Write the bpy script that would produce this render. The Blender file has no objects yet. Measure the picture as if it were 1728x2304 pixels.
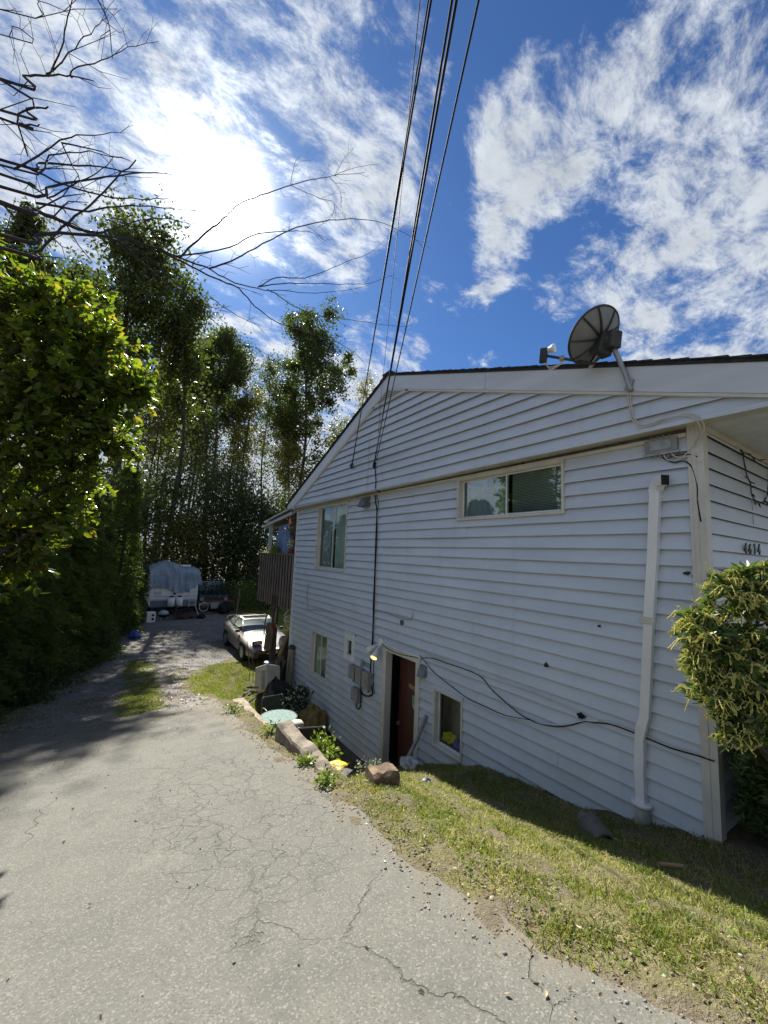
import bpy, math, random
import numpy as np
from mathutils import Vector, Matrix
R = random.Random(7)
C = bpy.data.collections.new("place"); bpy.context.scene.collection.children.link(C)
SC = bpy.context.scene

# ------------------------------------------------------------------ camera, sky, sun, exposure
cam = bpy.data.cameras.new("camera"); cam_o = bpy.data.objects.new("camera", cam); C.objects.link(cam_o)
cam.sensor_fit = 'VERTICAL'; cam.sensor_height = 24.0; cam.lens = 24.0 * 890.0 / 2304.0
cam.clip_start = 0.05; cam.clip_end = 5000
cx = Vector((0.82820, -0.55902, 0.03974)); cy = Vector((-0.09279, -0.06686, 0.99344)); cz = Vector((-0.55269, -0.82646, -0.10725))
cam_o.matrix_world = Matrix((cx, cy, cz)).transposed().to_4x4()
SC.camera = cam_o

SUN_AZ, SUN_EL = math.radians(8.4), math.radians(41.2)
sun_dir = Vector((math.sin(SUN_AZ) * math.cos(SUN_EL), math.cos(SUN_AZ) * math.cos(SUN_EL), math.sin(SUN_EL)))
sl = bpy.data.lights.new("sun", 'SUN'); sl.energy = 4.4; sl.angle = math.radians(0.55); sl.color = (1.0, 0.945, 0.84)
so = bpy.data.objects.new("sun", sl); C.objects.link(so)
so.rotation_euler = sun_dir.to_track_quat('Z', 'Y').to_euler()
SC.view_settings.view_transform = 'Standard'; SC.view_settings.look = 'None'
SC.view_settings.gamma = 1.0; SC.view_settings.use_curve_mapping = False
SC.view_settings.exposure = 1.42

class NT:
    """small helper for writing node trees"""
    def __init__(s, tree): s.t = tree; s.n = tree.nodes; s.l = tree.links
    def new(s, typ, **kw):
        n = s.n.new(typ)
        for k, v in kw.items(): setattr(n, k, v)
        return n
    def put(s, sock, v):
        if isinstance(v, bpy.types.NodeSocket): s.l.new(v, sock)
        elif v is not None: sock.default_value = v
    def math(s, op, a, b=None, c=None, clamp=False):
        n = s.new('ShaderNodeMath', operation=op); n.use_clamp = clamp
        for i, v in enumerate((a, b, c)): s.put(n.inputs[i], v)
        return n.outputs[0]
    def vmath(s, op, a, b=None, sc=None):
        n = s.new('ShaderNodeVectorMath', operation=op)
        s.put(n.inputs[0], a); s.put(n.inputs[1], b)
        if sc is not None: s.put(n.inputs[3], sc)
        return n.outputs['Value'] if op in ('DOT_PRODUCT', 'LENGTH', 'DISTANCE') else n.outputs[0]
    def ramp(s, v, lo, hi, a=0.0, b=1.0, smooth=True):
        n = s.new('ShaderNodeMapRange'); n.interpolation_type = 'SMOOTHSTEP' if smooth else 'LINEAR'
        for i, q in enumerate((v, lo, hi, a, b)): s.put(n.inputs[i], q)
        return n.outputs[0]
    def noise(s, vec, scale, detail=4, rough=0.55, dist=0.0, out=0):
        n = s.new('ShaderNodeTexNoise')
        s.put(n.inputs['Vector'], vec); s.put(n.inputs['Scale'], scale); s.put(n.inputs['Detail'], detail)
        s.put(n.inputs['Roughness'], rough); s.put(n.inputs['Distortion'], dist)
        return n.outputs[out]
    def mix(s, f, a, b, typ='RGBA', blend='MIX'):
        n = s.new('ShaderNodeMix'); n.data_type = typ; n.blend_type = blend
        k = 6 if typ == 'RGBA' else 2
        s.put(n.inputs[0], f); s.put(n.inputs[k], a if not isinstance(a, tuple) or len(a) == 4 else (*a, 1)); s.put(n.inputs[k + 1], b if not isinstance(b, tuple) or len(b) == 4 else (*b, 1))
        return n.outputs[2 if typ == 'RGBA' else 0]

W = bpy.data.worlds.new("World"); SC.world = W; W.use_nodes = True
def build_sky():
    T = NT(W.node_tree); T.n.clear()
    sky = T.new('ShaderNodeTexSky', sky_type='NISHITA'); sky.sun_disc = False
    sky.sun_elevation = SUN_EL; sky.sun_rotation = SUN_AZ
    sky.altitude = 100; sky.air_density = 1.0; sky.dust_density = 0.25; sky.ozone_density = 2.4
    d = T.vmath('NORMALIZE', T.new('ShaderNodeTexCoord').outputs['Generated'])
    sx = T.new('ShaderNodeSeparateXYZ'); T.l.new(d, sx.inputs[0])
    zz = T.math('MAXIMUM', sx.outputs[2], 0.0)
    flat = T.vmath('DIVIDE', d, None)
    cz_ = T.new('ShaderNodeCombineXYZ')
    den = T.math('ADD', zz, 0.22)
    for i in range(2): T.l.new(T.math('DIVIDE', sx.outputs[i], den), cz_.inputs[i])
    p = cz_.outputs[0]
    warp = T.vmath('SCALE', T.vmath('SUBTRACT', T.noise(p, 2.2, 3, out=1), (0.5, 0.5, 0.5)), sc=0.15)
    pw = T.vmath('ADD', p, warp)
    n1 = T.noise(pw, 3.6, 13, 0.66, 0.15)
    mp = T.new('ShaderNodeMapping'); T.l.new(pw, mp.inputs[0]); mp.inputs['Rotation'].default_value = (0, 0, 0.55); mp.inputs['Scale'].default_value = (1.0, 1.7, 1)
    n2 = T.noise(mp.outputs[0], 8.5, 12, 0.72, 0.2)
    # the cloud banks, those in view and those added outside it: direction, inner and outer half angle in degrees, weight
    cov = None
    for (vx, vy, vz, a0, a1, w) in CLOUDS:
        c = T.vmath('DOT_PRODUCT', d, tuple(Vector((vx, vy, vz)).normalized()))
        g = T.ramp(c, math.cos(math.radians(a1)), math.cos(math.radians(a0)), 0.0, w)
        cov = g if cov is None else T.math('ADD', cov, g)
    cov = T.math('MINIMUM', cov, 0.30)
    cov = T.math('ADD', cov, T.ramp(zz, 0.40, 0.12, 0.0, 0.26))   # a belt of cloud low over the horizon
    f = T.math('ADD', T.math('MULTIPLY', n1, 0.55), T.math('MULTIPLY', n2, 0.45))
    f = T.math('ADD', T.math('MULTIPLY', T.math('SUBTRACT', f, 0.5), 2.6), 0.34)
    f = T.math('ADD', f, T.math('MULTIPLY', cov, 1.25))
    dens = T.ramp(f, 0.46, 0.90)
    thick = T.ramp(f, 0.70, 1.05)
    sd = T.vmath('DOT_PRODUCT', d, tuple(sun_dir))
    sdc = T.math('MAXIMUM', sd, 0.0)
    fwd = T.math('ADD', T.math('MULTIPLY', T.math('POWER', sdc, 30.0), 0.8), T.math('MULTIPLY', T.math('POWER', sdc, 300.0), 13.0))
    fwd = T.math('MULTIPLY', fwd, T.ramp(n2, 0.38, 0.62, 0.15, 1.7))
    shade = T.math('ADD', 0.9, T.math('MULTIPLY', n2, 3.9))
    shade = T.math('SUBTRACT', shade, T.math('MULTIPLY', thick, 0.6))
    cb = T.math('ADD', shade, fwd)
    cc = T.vmath('SCALE', (0.90, 0.965, 1.04), sc=cb)
    glow = T.vmath('SCALE', (1.0, 0.96, 0.88), sc=T.math('ADD', T.math('MULTIPLY', T.math('POWER', sdc, 300.0), 4.0), T.math('MULTIPLY', T.math('POWER', sdc, 900.0), 40.0)))
    tint = T.mix(1.0, sky.outputs[0], (0.178, 0.278, 0.41), blend='MULTIPLY')
    base = T.vmath('ADD', tint, glow)
    col = T.mix(T.math('MULTIPLY', dens, 0.96), base, cc)
    bg = T.new('ShaderNodeBackground'); T.l.new(col, bg.inputs[0]); bg.inputs[1].default_value = 0.10
    o = T.new('ShaderNodeOutputWorld'); T.l.new(bg.outputs[0], o.inputs[0])
CLOUDS = [
    (-0.102, 0.678, 0.728, 6, 18, 0.17),
    (0.128, 0.587, 0.800, 4, 15, 0.17),
    (0.278, 0.588, 0.760, 3, 13, 0.2),
    (0.251, 0.488, 0.836, 3, 12, 0.16),
    (0.037, 0.720, 0.693, 4, 18, 0.17),
    (-0.162, 0.775, 0.610, 5, 16, 0.18),
    (0.368, 0.602, 0.709, 2, 6, 0.12),
    (0.192, 0.707, 0.680, 3, 8, 0.12),
    (0.356, 0.662, 0.660, 1.5, 4, 0.1),
    (0.356, 0.714, 0.603, 1, 4, 0.14),
    (0.288, 0.746, 0.601, 1, 3, 0.08),
    (0.552, 0.392, 0.736, 2, 8, 0.24),
    (0.574, 0.447, 0.687, 2, 7, 0.22),
    (0.602, 0.512, 0.613, 1, 5, 0.18),
    (0.557, 0.328, 0.763, 2, 6, 0.14),
    (0.598, 0.557, 0.577, 1, 4, 0.16),
    (0.545, 0.611, 0.575, 0.5, 3, 0.12),
    (0.488, 0.355, 0.797, 1, 3, 0.14),
    (0.456, 0.421, 0.784, 0.5, 2.5, 0.14),
    (0.616, 0.220, 0.756, 3, 8, 0.14),
    (0.642, 0.142, 0.753, 4, 10, 0.17),
    (0.699, 0.205, 0.685, 2, 7, 0.12),
    (0.737, 0.316, 0.597, 2, 8, 0.16),
    (0.864, 0.215, 0.455, 7, 13, 0.36),
    (0.797, 0.298, 0.525, 2, 6, 0.18),
    (0.712, 0.423, 0.560, 1, 5, 0.16),
    (0.778, 0.209, 0.593, 2, 8, 0.16),
    (0.649, 0.333, 0.684, 2, 6, 0.1),
    (0.482, 0.737, 0.474, 3, 7, 0.42),
    (0.234, 0.935, 0.266, 8, 18, 0.42),
    (0.087, 0.959, 0.271, 6, 16, 0.36),
    (0.383, 0.869, 0.314, 4, 12, 0.36),
    (-0.064, 0.978, 0.196, 6, 16, 0.3),
    (0.515, 0.635, 0.576, 0.5, 2, 0.06),
    (-0.776, 0.362, 0.517, 15, 55, 0.2),  # from here on unseen banks, added to brighten the fill light
    (-0.503, -0.704, 0.503, 15, 60, 0.2),
    (0.496, -0.744, 0.447, 15, 55, 0.18),
    (0.000, -0.196, 0.981, 5, 35, 0.1),
]
build_sky()

# ------------------------------------------------------------------ materials (all procedural)
MATS = {}
def mat(name, c1, c2=None, scale=6.0, rough=0.6, bump=0.0, bscale=None, metal=0.0, spec=0.5, detail=5, stretch=None, island=0.0, coat=0.0, thr=(0.35, 0.68)):
    if name in MATS: return MATS[name]
    m = bpy.data.materials.new(name); m.use_nodes = True; T = NT(m.node_tree)
    b = T.n['Principled BSDF']; b.inputs['Roughness'].default_value = rough; b.inputs['Metallic'].default_value = metal
    b.inputs['Specular IOR Level'].default_value = spec; b.inputs['Coat Weight'].default_value = coat
    co = T.new('ShaderNodeTexCoord').outputs['Object']
    if stretch:
        mp = T.new('ShaderNodeMapping'); T.l.new(co, mp.inputs[0]); mp.inputs['Scale'].default_value = stretch; co = mp.outputs[0]
    c2 = c2 or tuple(min(1, x * 0.78) for x in c1)
    n = T.noise(co, scale, detail, 0.6)
    col = T.mix(T.ramp(n, *thr), c1, c2)
    if island:
        rp = T.new('ShaderNodeNewGeometry').outputs['Random Per Island']
        hs = T.new('ShaderNodeHueSaturation'); T.l.new(col, hs.inputs['Color'])
        T.l.new(T.ramp(rp, 0, 1, 1 - island, 1 + island, False), hs.inputs['Value']); col = hs.outputs[0]
    T.l.new(col, b.inputs['Base Color'])
    if bump:
        bp = T.new('ShaderNodeBump'); bp.inputs['Strength'].default_value = bump; bp.inputs['Distance'].default_value = 0.02
        T.l.new(T.noise(co, bscale or scale * 6, 6, 0.65), bp.inputs['Height']); T.l.new(bp.outputs[0], b.inputs['Normal'])
    MATS[name] = m; return m
def leaf_mat(name, c1, c2, trans=0.4, rough=0.45, spec=0.4, c3=None, tcol=None):
    m = bpy.data.materials.new(name); m.use_nodes = True; T = NT(m.node_tree)
    b = T.n['Principled BSDF']; b.inputs['Roughness'].default_value = rough; b.inputs['Specular IOR Level'].default_value = spec
    rp = T.math('FRACT', T.math('ADD', T.new('ShaderNodeNewGeometry').outputs['Random Per Island'], T.new('ShaderNodeObjectInfo').outputs['Random']))
    n = T.noise(T.new('ShaderNodeNewGeometry').outputs['Position'], 0.9, 3)
    col = T.mix(T.math('MULTIPLY', T.math('ADD', rp, T.ramp(n, 0.35, 0.65)), 0.5), c1, c2)
    if c3: col = T.mix(T.ramp(rp, 0.86, 0.93), col, c3)
    T.l.new(col, b.inputs['Base Color'])
    tr = T.new('ShaderNodeBsdfTranslucent')
    T.l.new(T.mix(1.0, col, tcol or (1.35, 1.45, 0.55), blend='MULTIPLY'), tr.inputs[0])
    mx = T.new('ShaderNodeMixShader'); mx.inputs[0].default_value = trans
    T.l.new(b.outputs[0], mx.inputs[1]); T.l.new(tr.outputs[0], mx.inputs[2])
    T.l.new(mx.outputs[0], T.n['Material Output'].inputs[0]); MATS[name] = m; return m
def glass_mat(name, tint=(0.85, 0.92, 0.9), refl=0.22):
    m = bpy.data.materials.new(name); m.use_nodes = True; T = NT(m.node_tree); T.n.remove(T.n['Principled BSDF'])
    tr = T.new('ShaderNodeBsdfTransparent'); tr.inputs[0].default_value = (*tint, 1)
    gl = T.new('ShaderNodeBsdfGlossy'); gl.inputs['Roughness'].default_value = 0.01; gl.inputs[0].default_value = (0.95, 0.97, 1, 1)
    fr = T.new('ShaderNodeLayerWeight'); fr.inputs[0].default_value = 0.5
    mx = T.new('ShaderNodeMixShader')
    T.l.new(T.math('ADD', T.math('MULTIPLY', T.math('POWER', fr.outputs['Facing'], 5.0), 0.85), refl), mx.inputs[0]); T.l.new(tr.outputs[0], mx.inputs[1]); T.l.new(gl.outputs[0], mx.inputs[2])
    T.l.new(mx.outputs[0], T.n['Material Output'].inputs[0]); MATS[name] = m; return m

SIDING = mat('pale_blue_siding', (0.555, 0.61, 0.68), (0.50, 0.555, 0.62), 2.2, 0.42, 0.06, 40, island=0.05, stretch=(1, 0.5, 2.0))
def weather_siding():
    # dirt that washes down the boards and green-grey grime near the ground
    T = NT(SIDING.node_tree); b = T.n['Principled BSDF']; col = b.inputs['Base Color'].links[0].from_socket
    pos = T.new('ShaderNodeNewGeometry').outputs['Position']
    mp = T.new('ShaderNodeMapping'); T.l.new(pos, mp.inputs[0]); mp.inputs['Scale'].default_value = (3, 5.0, 0.35)
    streak = T.ramp(T.noise(mp.outputs[0], 1.3, 6, 0.6), 0.50, 0.80, 0, 0.30)
    col = T.mix(streak, col, (0.36, 0.38, 0.37))
    sx = T.new('ShaderNodeSeparateXYZ'); T.l.new(pos, sx.inputs[0])
    low = T.math('MULTIPLY', T.ramp(sx.outputs[2], -1.2, -3.2), T.ramp(T.noise(pos, 1.6, 6, 0.65), 0.30, 0.75))
    col = T.mix(T.math('MULTIPLY', low, 0.55), col, (0.36, 0.385, 0.34))
    spots = T.ramp(T.noise(pos, 38, 2, 0.5), 0.72, 0.78, 0, 0.5)
    col = T.mix(spots, col, (0.30, 0.31, 0.30))
    T.l.new(col, b.inputs['Base Color'])
weather_siding()
TRIM = mat('cream_trim', (0.60, 0.585, 0.52), (0.52, 0.50, 0.44), 5, 0.45, 0.05)
WHITE = mat('white_vinyl', (0.70, 0.72, 0.72), (0.60, 0.62, 0.61), 5, 0.4, 0.04)
FASCIA = mat('painted_fascia', (0.58, 0.615, 0.66), (0.51, 0.545, 0.59), 1.6, 0.4, 0.05, stretch=(1, .4, 3))
SHINGLE = mat('black_shingle', (0.020, 0.021, 0.026), (0.045, 0.045, 0.05), 30, 0.85, 0.5, 160)
DARKIN = mat('room_paint', (0.10, 0.095, 0.085), (0.07, 0.065, 0.06), 3, 0.8)
BROWN = mat('brown_door_wood', (0.085, 0.024, 0.016), (0.055, 0.015, 0.011), 4, 0.45, 0.1, stretch=(3, 3, .4))
CONC = mat('weathered_concrete', (0.26, 0.22, 0.175), (0.12, 0.10, 0.075), 7, 0.9, 0.7, 40)
CONCD = mat('foundation_concrete', (0.20, 0.195, 0.18), (0.12, 0.12, 0.11), 5, 0.9, 0.5, 40)
GREYBOX = mat('grey_painted_steel', (0.27, 0.275, 0.26), (0.20, 0.205, 0.19), 8, 0.5, 0.05)
DKGREY = mat('dark_grey_plastic', (0.055, 0.058, 0.062), (0.035, 0.037, 0.04), 8, 0.65, spec=0.3)
BLACK = mat('black_rubber', (0.012, 0.012, 0.013), (0.02, 0.02, 0.021), 8, 0.75, spec=0.25)
CREAMWIRE = mat('cream_cable', (0.58, 0.53, 0.44), (0.48, 0.43, 0.36), 8, 0.5)
GREYWIRE = mat('grey_cable', (0.30, 0.30, 0.30), (0.22, 0.22, 0.22), 8, 0.5)
STEEL = mat('galvanised_steel', (0.34, 0.35, 0.35), (0.24, 0.25, 0.25), 14, 0.42, 0.05, metal=0.5)
DOWN = mat('downspout_white', (0.78, 0.78, 0.785), (0.68, 0.675, 0.66), 2.4, 0.38, 0.05, stretch=(1, 1, .3))
GLASS = glass_mat('window_glass', refl=0.13)
GLASS_DIM = glass_mat('dusty_glass', (0.86, 0.92, 0.90), 0.04)
GLASS_CAR = glass_mat('car_glass', (0.45, 0.50, 0.50), 0.10)
BARK = mat('grey_bark', (0.060, 0.052, 0.045), (0.030, 0.026, 0.022), 9, 0.9, 0.8, 30, stretch=(1, 1, .25))
TWIG = mat('dark_twig_bark', (0.040, 0.033, 0.032), (0.022, 0.018, 0.018), 10, 0.85, 0.3)
WOODG = mat('weathered_grey_wood', (0.20, 0.165, 0.13), (0.11, 0.088, 0.068), 7, 0.85, 0.3, stretch=(1, 1, .2))
WOODB = mat('brown_stained_wood', (0.085, 0.058, 0.042), (0.045, 0.031, 0.024), 7, 0.8, 0.3, stretch=(2, 2, .3))
WOODL = mat('pale_sawn_wood', (0.36, 0.25, 0.14), (0.25, 0.165, 0.09), 9, 0.75, 0.2)

# ------------------------------------------------------------------ mesh helpers
def wl(o):
    v = Vector((0, 0, 0))
    while o is not None: v += o.location; o = o.parent
    return v
def tag(o, label=None, cat=None, group=None, kind=None):
    if label: o['label'] = label
    if cat: o['category'] = cat
    if group: o['group'] = group
    if kind: o['kind'] = kind
    return o
def empty(name, loc, label, cat, group=None):
    o = bpy.data.objects.new(name, None); C.objects.link(o); o.location = loc; o.empty_display_size = 0.1
    return tag(o, label, cat, group)
class MB:
    def __init__(s): s.v = []; s.f = []
    def add(s, vs, fs):
        k = len(s.v); s.v += [tuple(p) for p in vs]; s.f += [tuple(i + k for i in f) for f in fs]; return s
    def box(s, lo, hi, rot=None, c=None):
        vs = [Vector((x, y, z)) for x in (lo[0], hi[0]) for y in (lo[1], hi[1]) for z in (lo[2], hi[2])]
        if rot is not None:
            c = Vector(c) if c is not None else (Vector(lo) + Vector(hi)) / 2
            vs = [rot @ (v - c) + c for v in vs]
        return s.add(vs, [(0, 1, 3, 2), (4, 6, 7, 5), (0, 4, 5, 1), (2, 3, 7, 6), (0, 2, 6, 4), (1, 5, 7, 3)])
    def obox(s, c, size, rz=0, rx=0, ry=0):
        h = Vector(size) / 2; c = Vector(c)
        return s.box(c - h, c + h, Matrix.Rotation(rz, 3, 'Z') @ Matrix.Rotation(ry, 3, 'Y') @ Matrix.Rotation(rx, 3, 'X'), c)
    def tube(s, pts, r, n=6, cap=True):
        pts = [Vector(p) for p in pts]; m = len(pts)
        rr = r if isinstance(r, (list, tuple)) else [r] * m
        k = len(s.v); up = None
        for i, p in enumerate(pts):
            t = (pts[min(i + 1, m - 1)] - pts[max(i - 1, 0)])
            t = t.normalized() if t.length > 1e-9 else Vector((0, 0, 1))
            if up is None: up = t.orthogonal().normalized()
            up = up - t * up.dot(t)
            up = up.normalized() if up.length > 1e-6 else t.orthogonal().normalized()
            b = t.cross(up)
            for j in range(n):
                a = 2 * math.pi * j / n
                s.v.append(tuple(p + (up * math.cos(a) + b * math.sin(a)) * rr[i]))
        for i in range(m - 1):
            for j in range(n):
                s.f.append((k + i * n + j, k + i * n + (j + 1) % n, k + (i + 1) * n + (j + 1) % n, k + (i + 1) * n + j))
        if cap:
            s.f.append(tuple(k + j for j in range(n))[::-1]); s.f.append(tuple(k + (m - 1) * n + j for j in range(n)))
        return s
    def lathe(s, c, prof, n=20, axis='Z', rot=None):
        k = len(s.v); c = Vector(c); m = len(prof)
        for (r, h) in prof:
            for j in range(n):
                a = 2 * math.pi * j / n; q = Vector((r * math.cos(a), r * math.sin(a), h))
                if axis == 'X': q = Vector((q.z, q.x, q.y))
                if axis == 'Y': q = Vector((q.x, q.z, q.y))
                if rot is not None: q = rot @ q
                s.v.append(tuple(c + q))
        for i in range(m - 1):
            for j in range(n): s.f.append((k + i * n + j, k + i * n + (j + 1) % n, k + (i + 1) * n + (j + 1) % n, k + (i + 1) * n + j))
        s.f.append(tuple(k + j for j in range(n))[::-1]); s.f.append(tuple(k + (m - 1) * n + j for j in range(n)))
        return s
    def prism(s, poly, a, b, axis='X'):
        n = len(poly)
        def P(u, v, w): return {'X': (w, u, v), 'Y': (u, w, v), 'Z': (u, v, w)}[axis]
        vs = [P(u, v, a) for u, v in poly] + [P(u, v, b) for u, v in poly]
        return s.add(vs, [tuple(range(n))[::-1], tuple(range(n, 2 * n))] + [(i, (i + 1) % n, n + (i + 1) % n, n + i) for i in range(n)])
    def build(s, name, m, parent=None, smooth=False, bevel=0.0):
        me = bpy.data.meshes.new(name); off = wl(parent) if parent else Vector((0, 0, 0))
        me.from_pydata([tuple(Vector(v) - off) for v in s.v], [], s.f); me.materials.append(m)
        if smooth: me.shade_smooth()
        o = bpy.data.objects.new(name, me); C.objects.link(o); o.parent = parent
        if bevel:
            b = o.modifiers.new('bevel', 'BEVEL'); b.width = bevel; b.segments = 2; b.limit_method = 'ANGLE'
        return o
def np_mesh(name, V, F, m, parent=None, kind=None, smooth=False):
    """V (n,3) float array, F (k,3 or 4) int array"""
    me = bpy.data.meshes.new(name); off = np.array(wl(parent)) if parent else np.zeros(3)
    V = np.asarray(V, np.float32) - off.astype(np.float32); F = np.asarray(F, np.int32); k = F.shape[1]
    me.vertices.add(len(V)); me.vertices.foreach_set('co', V.ravel())
    me.loops.add(F.size); me.loops.foreach_set('vertex_index', F.ravel())
    me.polygons.add(len(F)); me.polygons.foreach_set('loop_start', np.arange(0, F.size, k, dtype=np.int32))
    me.polygons.foreach_set('loop_total', np.full(len(F), k, np.int32))
    if smooth: me.polygons.foreach_set('use_smooth', np.ones(len(F), bool))
    me.update(calc_edges=True); me.materials.append(m)
    o = bpy.data.objects.new(name, me); C.objects.link(o); o.parent = parent
    if kind: o['kind'] = kind
    return o
def copy_tree(o, loc=None, parent=None):
    c = o.copy(); C.objects.link(c)
    if parent: c.parent = parent
    if loc: c.location = loc
    for ch in list(o.children): copy_tree(ch, None, c)
    return c
def sm(a, b, x):
    t = min(1.0, max(0.0, (x - a) / (b - a))); return t * t * (3 - 2 * t)
def itp(t, x):
    return float(np.interp(x, [p[0] for p in t], [p[1] for p in t]))

# ------------------------------------------------------------------ the lie of the land (camera is at the origin, eye height about 1.6 m)
ZD = [(-40, -1.2), (-3, -1.22), (0, -1.52), (2, -1.87), (5, -2.38), (8.7, -3.03), (12, -3.55), (15, -3.85), (18, -3.92), (400, -3.92)]
ZW = [(-20, -1.75), (0.0, -2.02), (1.33, -2.20), (2.5, -2.54), (3.7, -2.69), (4.3, -2.92), (5.4, -3.38), (5.9, -3.86), (6.3, -4.1), (11, -4.1), (13, -3.95), (400, -3.92)]
ZS = [(3.6, -2.28), (4.2, -2.80), (5.0, -3.25), (5.6, -3.65), (6.3, -4.1), (10, -4.1), (12, -4.0), (14, -3.92), (400, -3.92)]
def gz(x, y):
    zd = itp(ZD, y)
    if x < 1.7: return zd
    if y < 1.6: x = max(1.7, x - 1.15 * (1 - sm(0.0, 1.6, y)) * (1 - sm(2.4, 3.4, x)) * .6)
    zw = itp(ZW, y)
    lawn = zd + (zw - zd) * sm(1.75, 4.2, x)
    if y < 3.4: return lawn
    xr = itp([(3.4, 2.05), (5.1, 2.02), (8.4, 2.26)], y)
    zs = itp(ZS, y); pit = zd if x < xr else zs + (zw - zs) * sm(2.3, 4.3, x)
    if y < 8.4: return lawn + (pit - lawn) * sm(3.4, 3.85, y)
    slope = zd + (zs - zd) * sm(1.9, 3.3, x)
    return pit + (slope - pit) * sm(8.4, 9.0, y)
XL = [(-40, -1.6), (0, -1.5), (9, -1.45), (12.6, -1.1), (15.4, -0.6), (17.6, 0.45), (26, 1.3), (40, 1.5)]
XR = [(-40, 2.5), (-1, 2.5), (0, 2.12), (.7, 1.90), (1.2, 1.74), (2, 1.68), (3, 1.76), (3.9, 1.84), (5, 1.74), (8.7, 1.98)]
# ------------------------------------------------------------------ ground, drive
def ground_mat():
    m = bpy.data.materials.new('earth_and_turf'); m.use_nodes = True; T = NT(m.node_tree); b = T.n['Principled BSDF']
    b.inputs['Roughness'].default_value = 0.95; b.inputs['Specular IOR Level'].default_value = 0.15
    p = T.new('ShaderNodeNewGeometry').outputs['Position']
    n1 = T.noise(p, 1.7, 6, 0.65); n2 = T.noise(p, 17, 5, 0.6); n3 = T.noise(p, 90, 3, 0.6)
    soil = T.mix(n2, (0.085, 0.070, 0.050), (0.20, 0.170, 0.125))
    soil = T.mix(T.ramp(n3, 0.62, 0.72), soil, (0.30, 0.28, 0.24))
    turf = T.mix(n2, (0.085, 0.085, 0.035), (0.17, 0.15, 0.075))
    turf = T.mix(T.ramp(n3, 0.5, 0.75), turf, (0.26, 0.23, 0.12))
    sx = T.new('ShaderNodeSeparateXYZ'); T.l.new(p, sx.inputs[0])
    xe = T.math('SUBTRACT', sx.outputs[0], T.math('MULTIPLY', T.math('MAXIMUM', T.math('SUBTRACT', 1.4, sx.outputs[1]), 0.0), 0.32))
    band = T.ramp(T.math('ADD', xe, T.math('MULTIPLY', T.noise(p, 4.5, 5, .65), 0.9)), 2.38, 2.02)
    band = T.math('MULTIPLY', band, T.ramp(sx.outputs[1], 9.0, 7.5))
    col = T.mix(T.math('MAXIMUM', T.ramp(n1, 0.46, 0.58), band), turf, soil)
    T.l.new(col, b.inputs['Base Color'])
    bp = T.new('ShaderNodeBump'); bp.inputs['Strength'].default_value = 0.9; bp.inputs['Distance'].default_value = 0.03
    T.l.new(T.math('ADD', n2, T.math('MULTIPLY', n3, 0.5)), bp.inputs['Height']); T.l.new(bp.outputs[0], b.inputs['Normal'])
    return m
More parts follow.
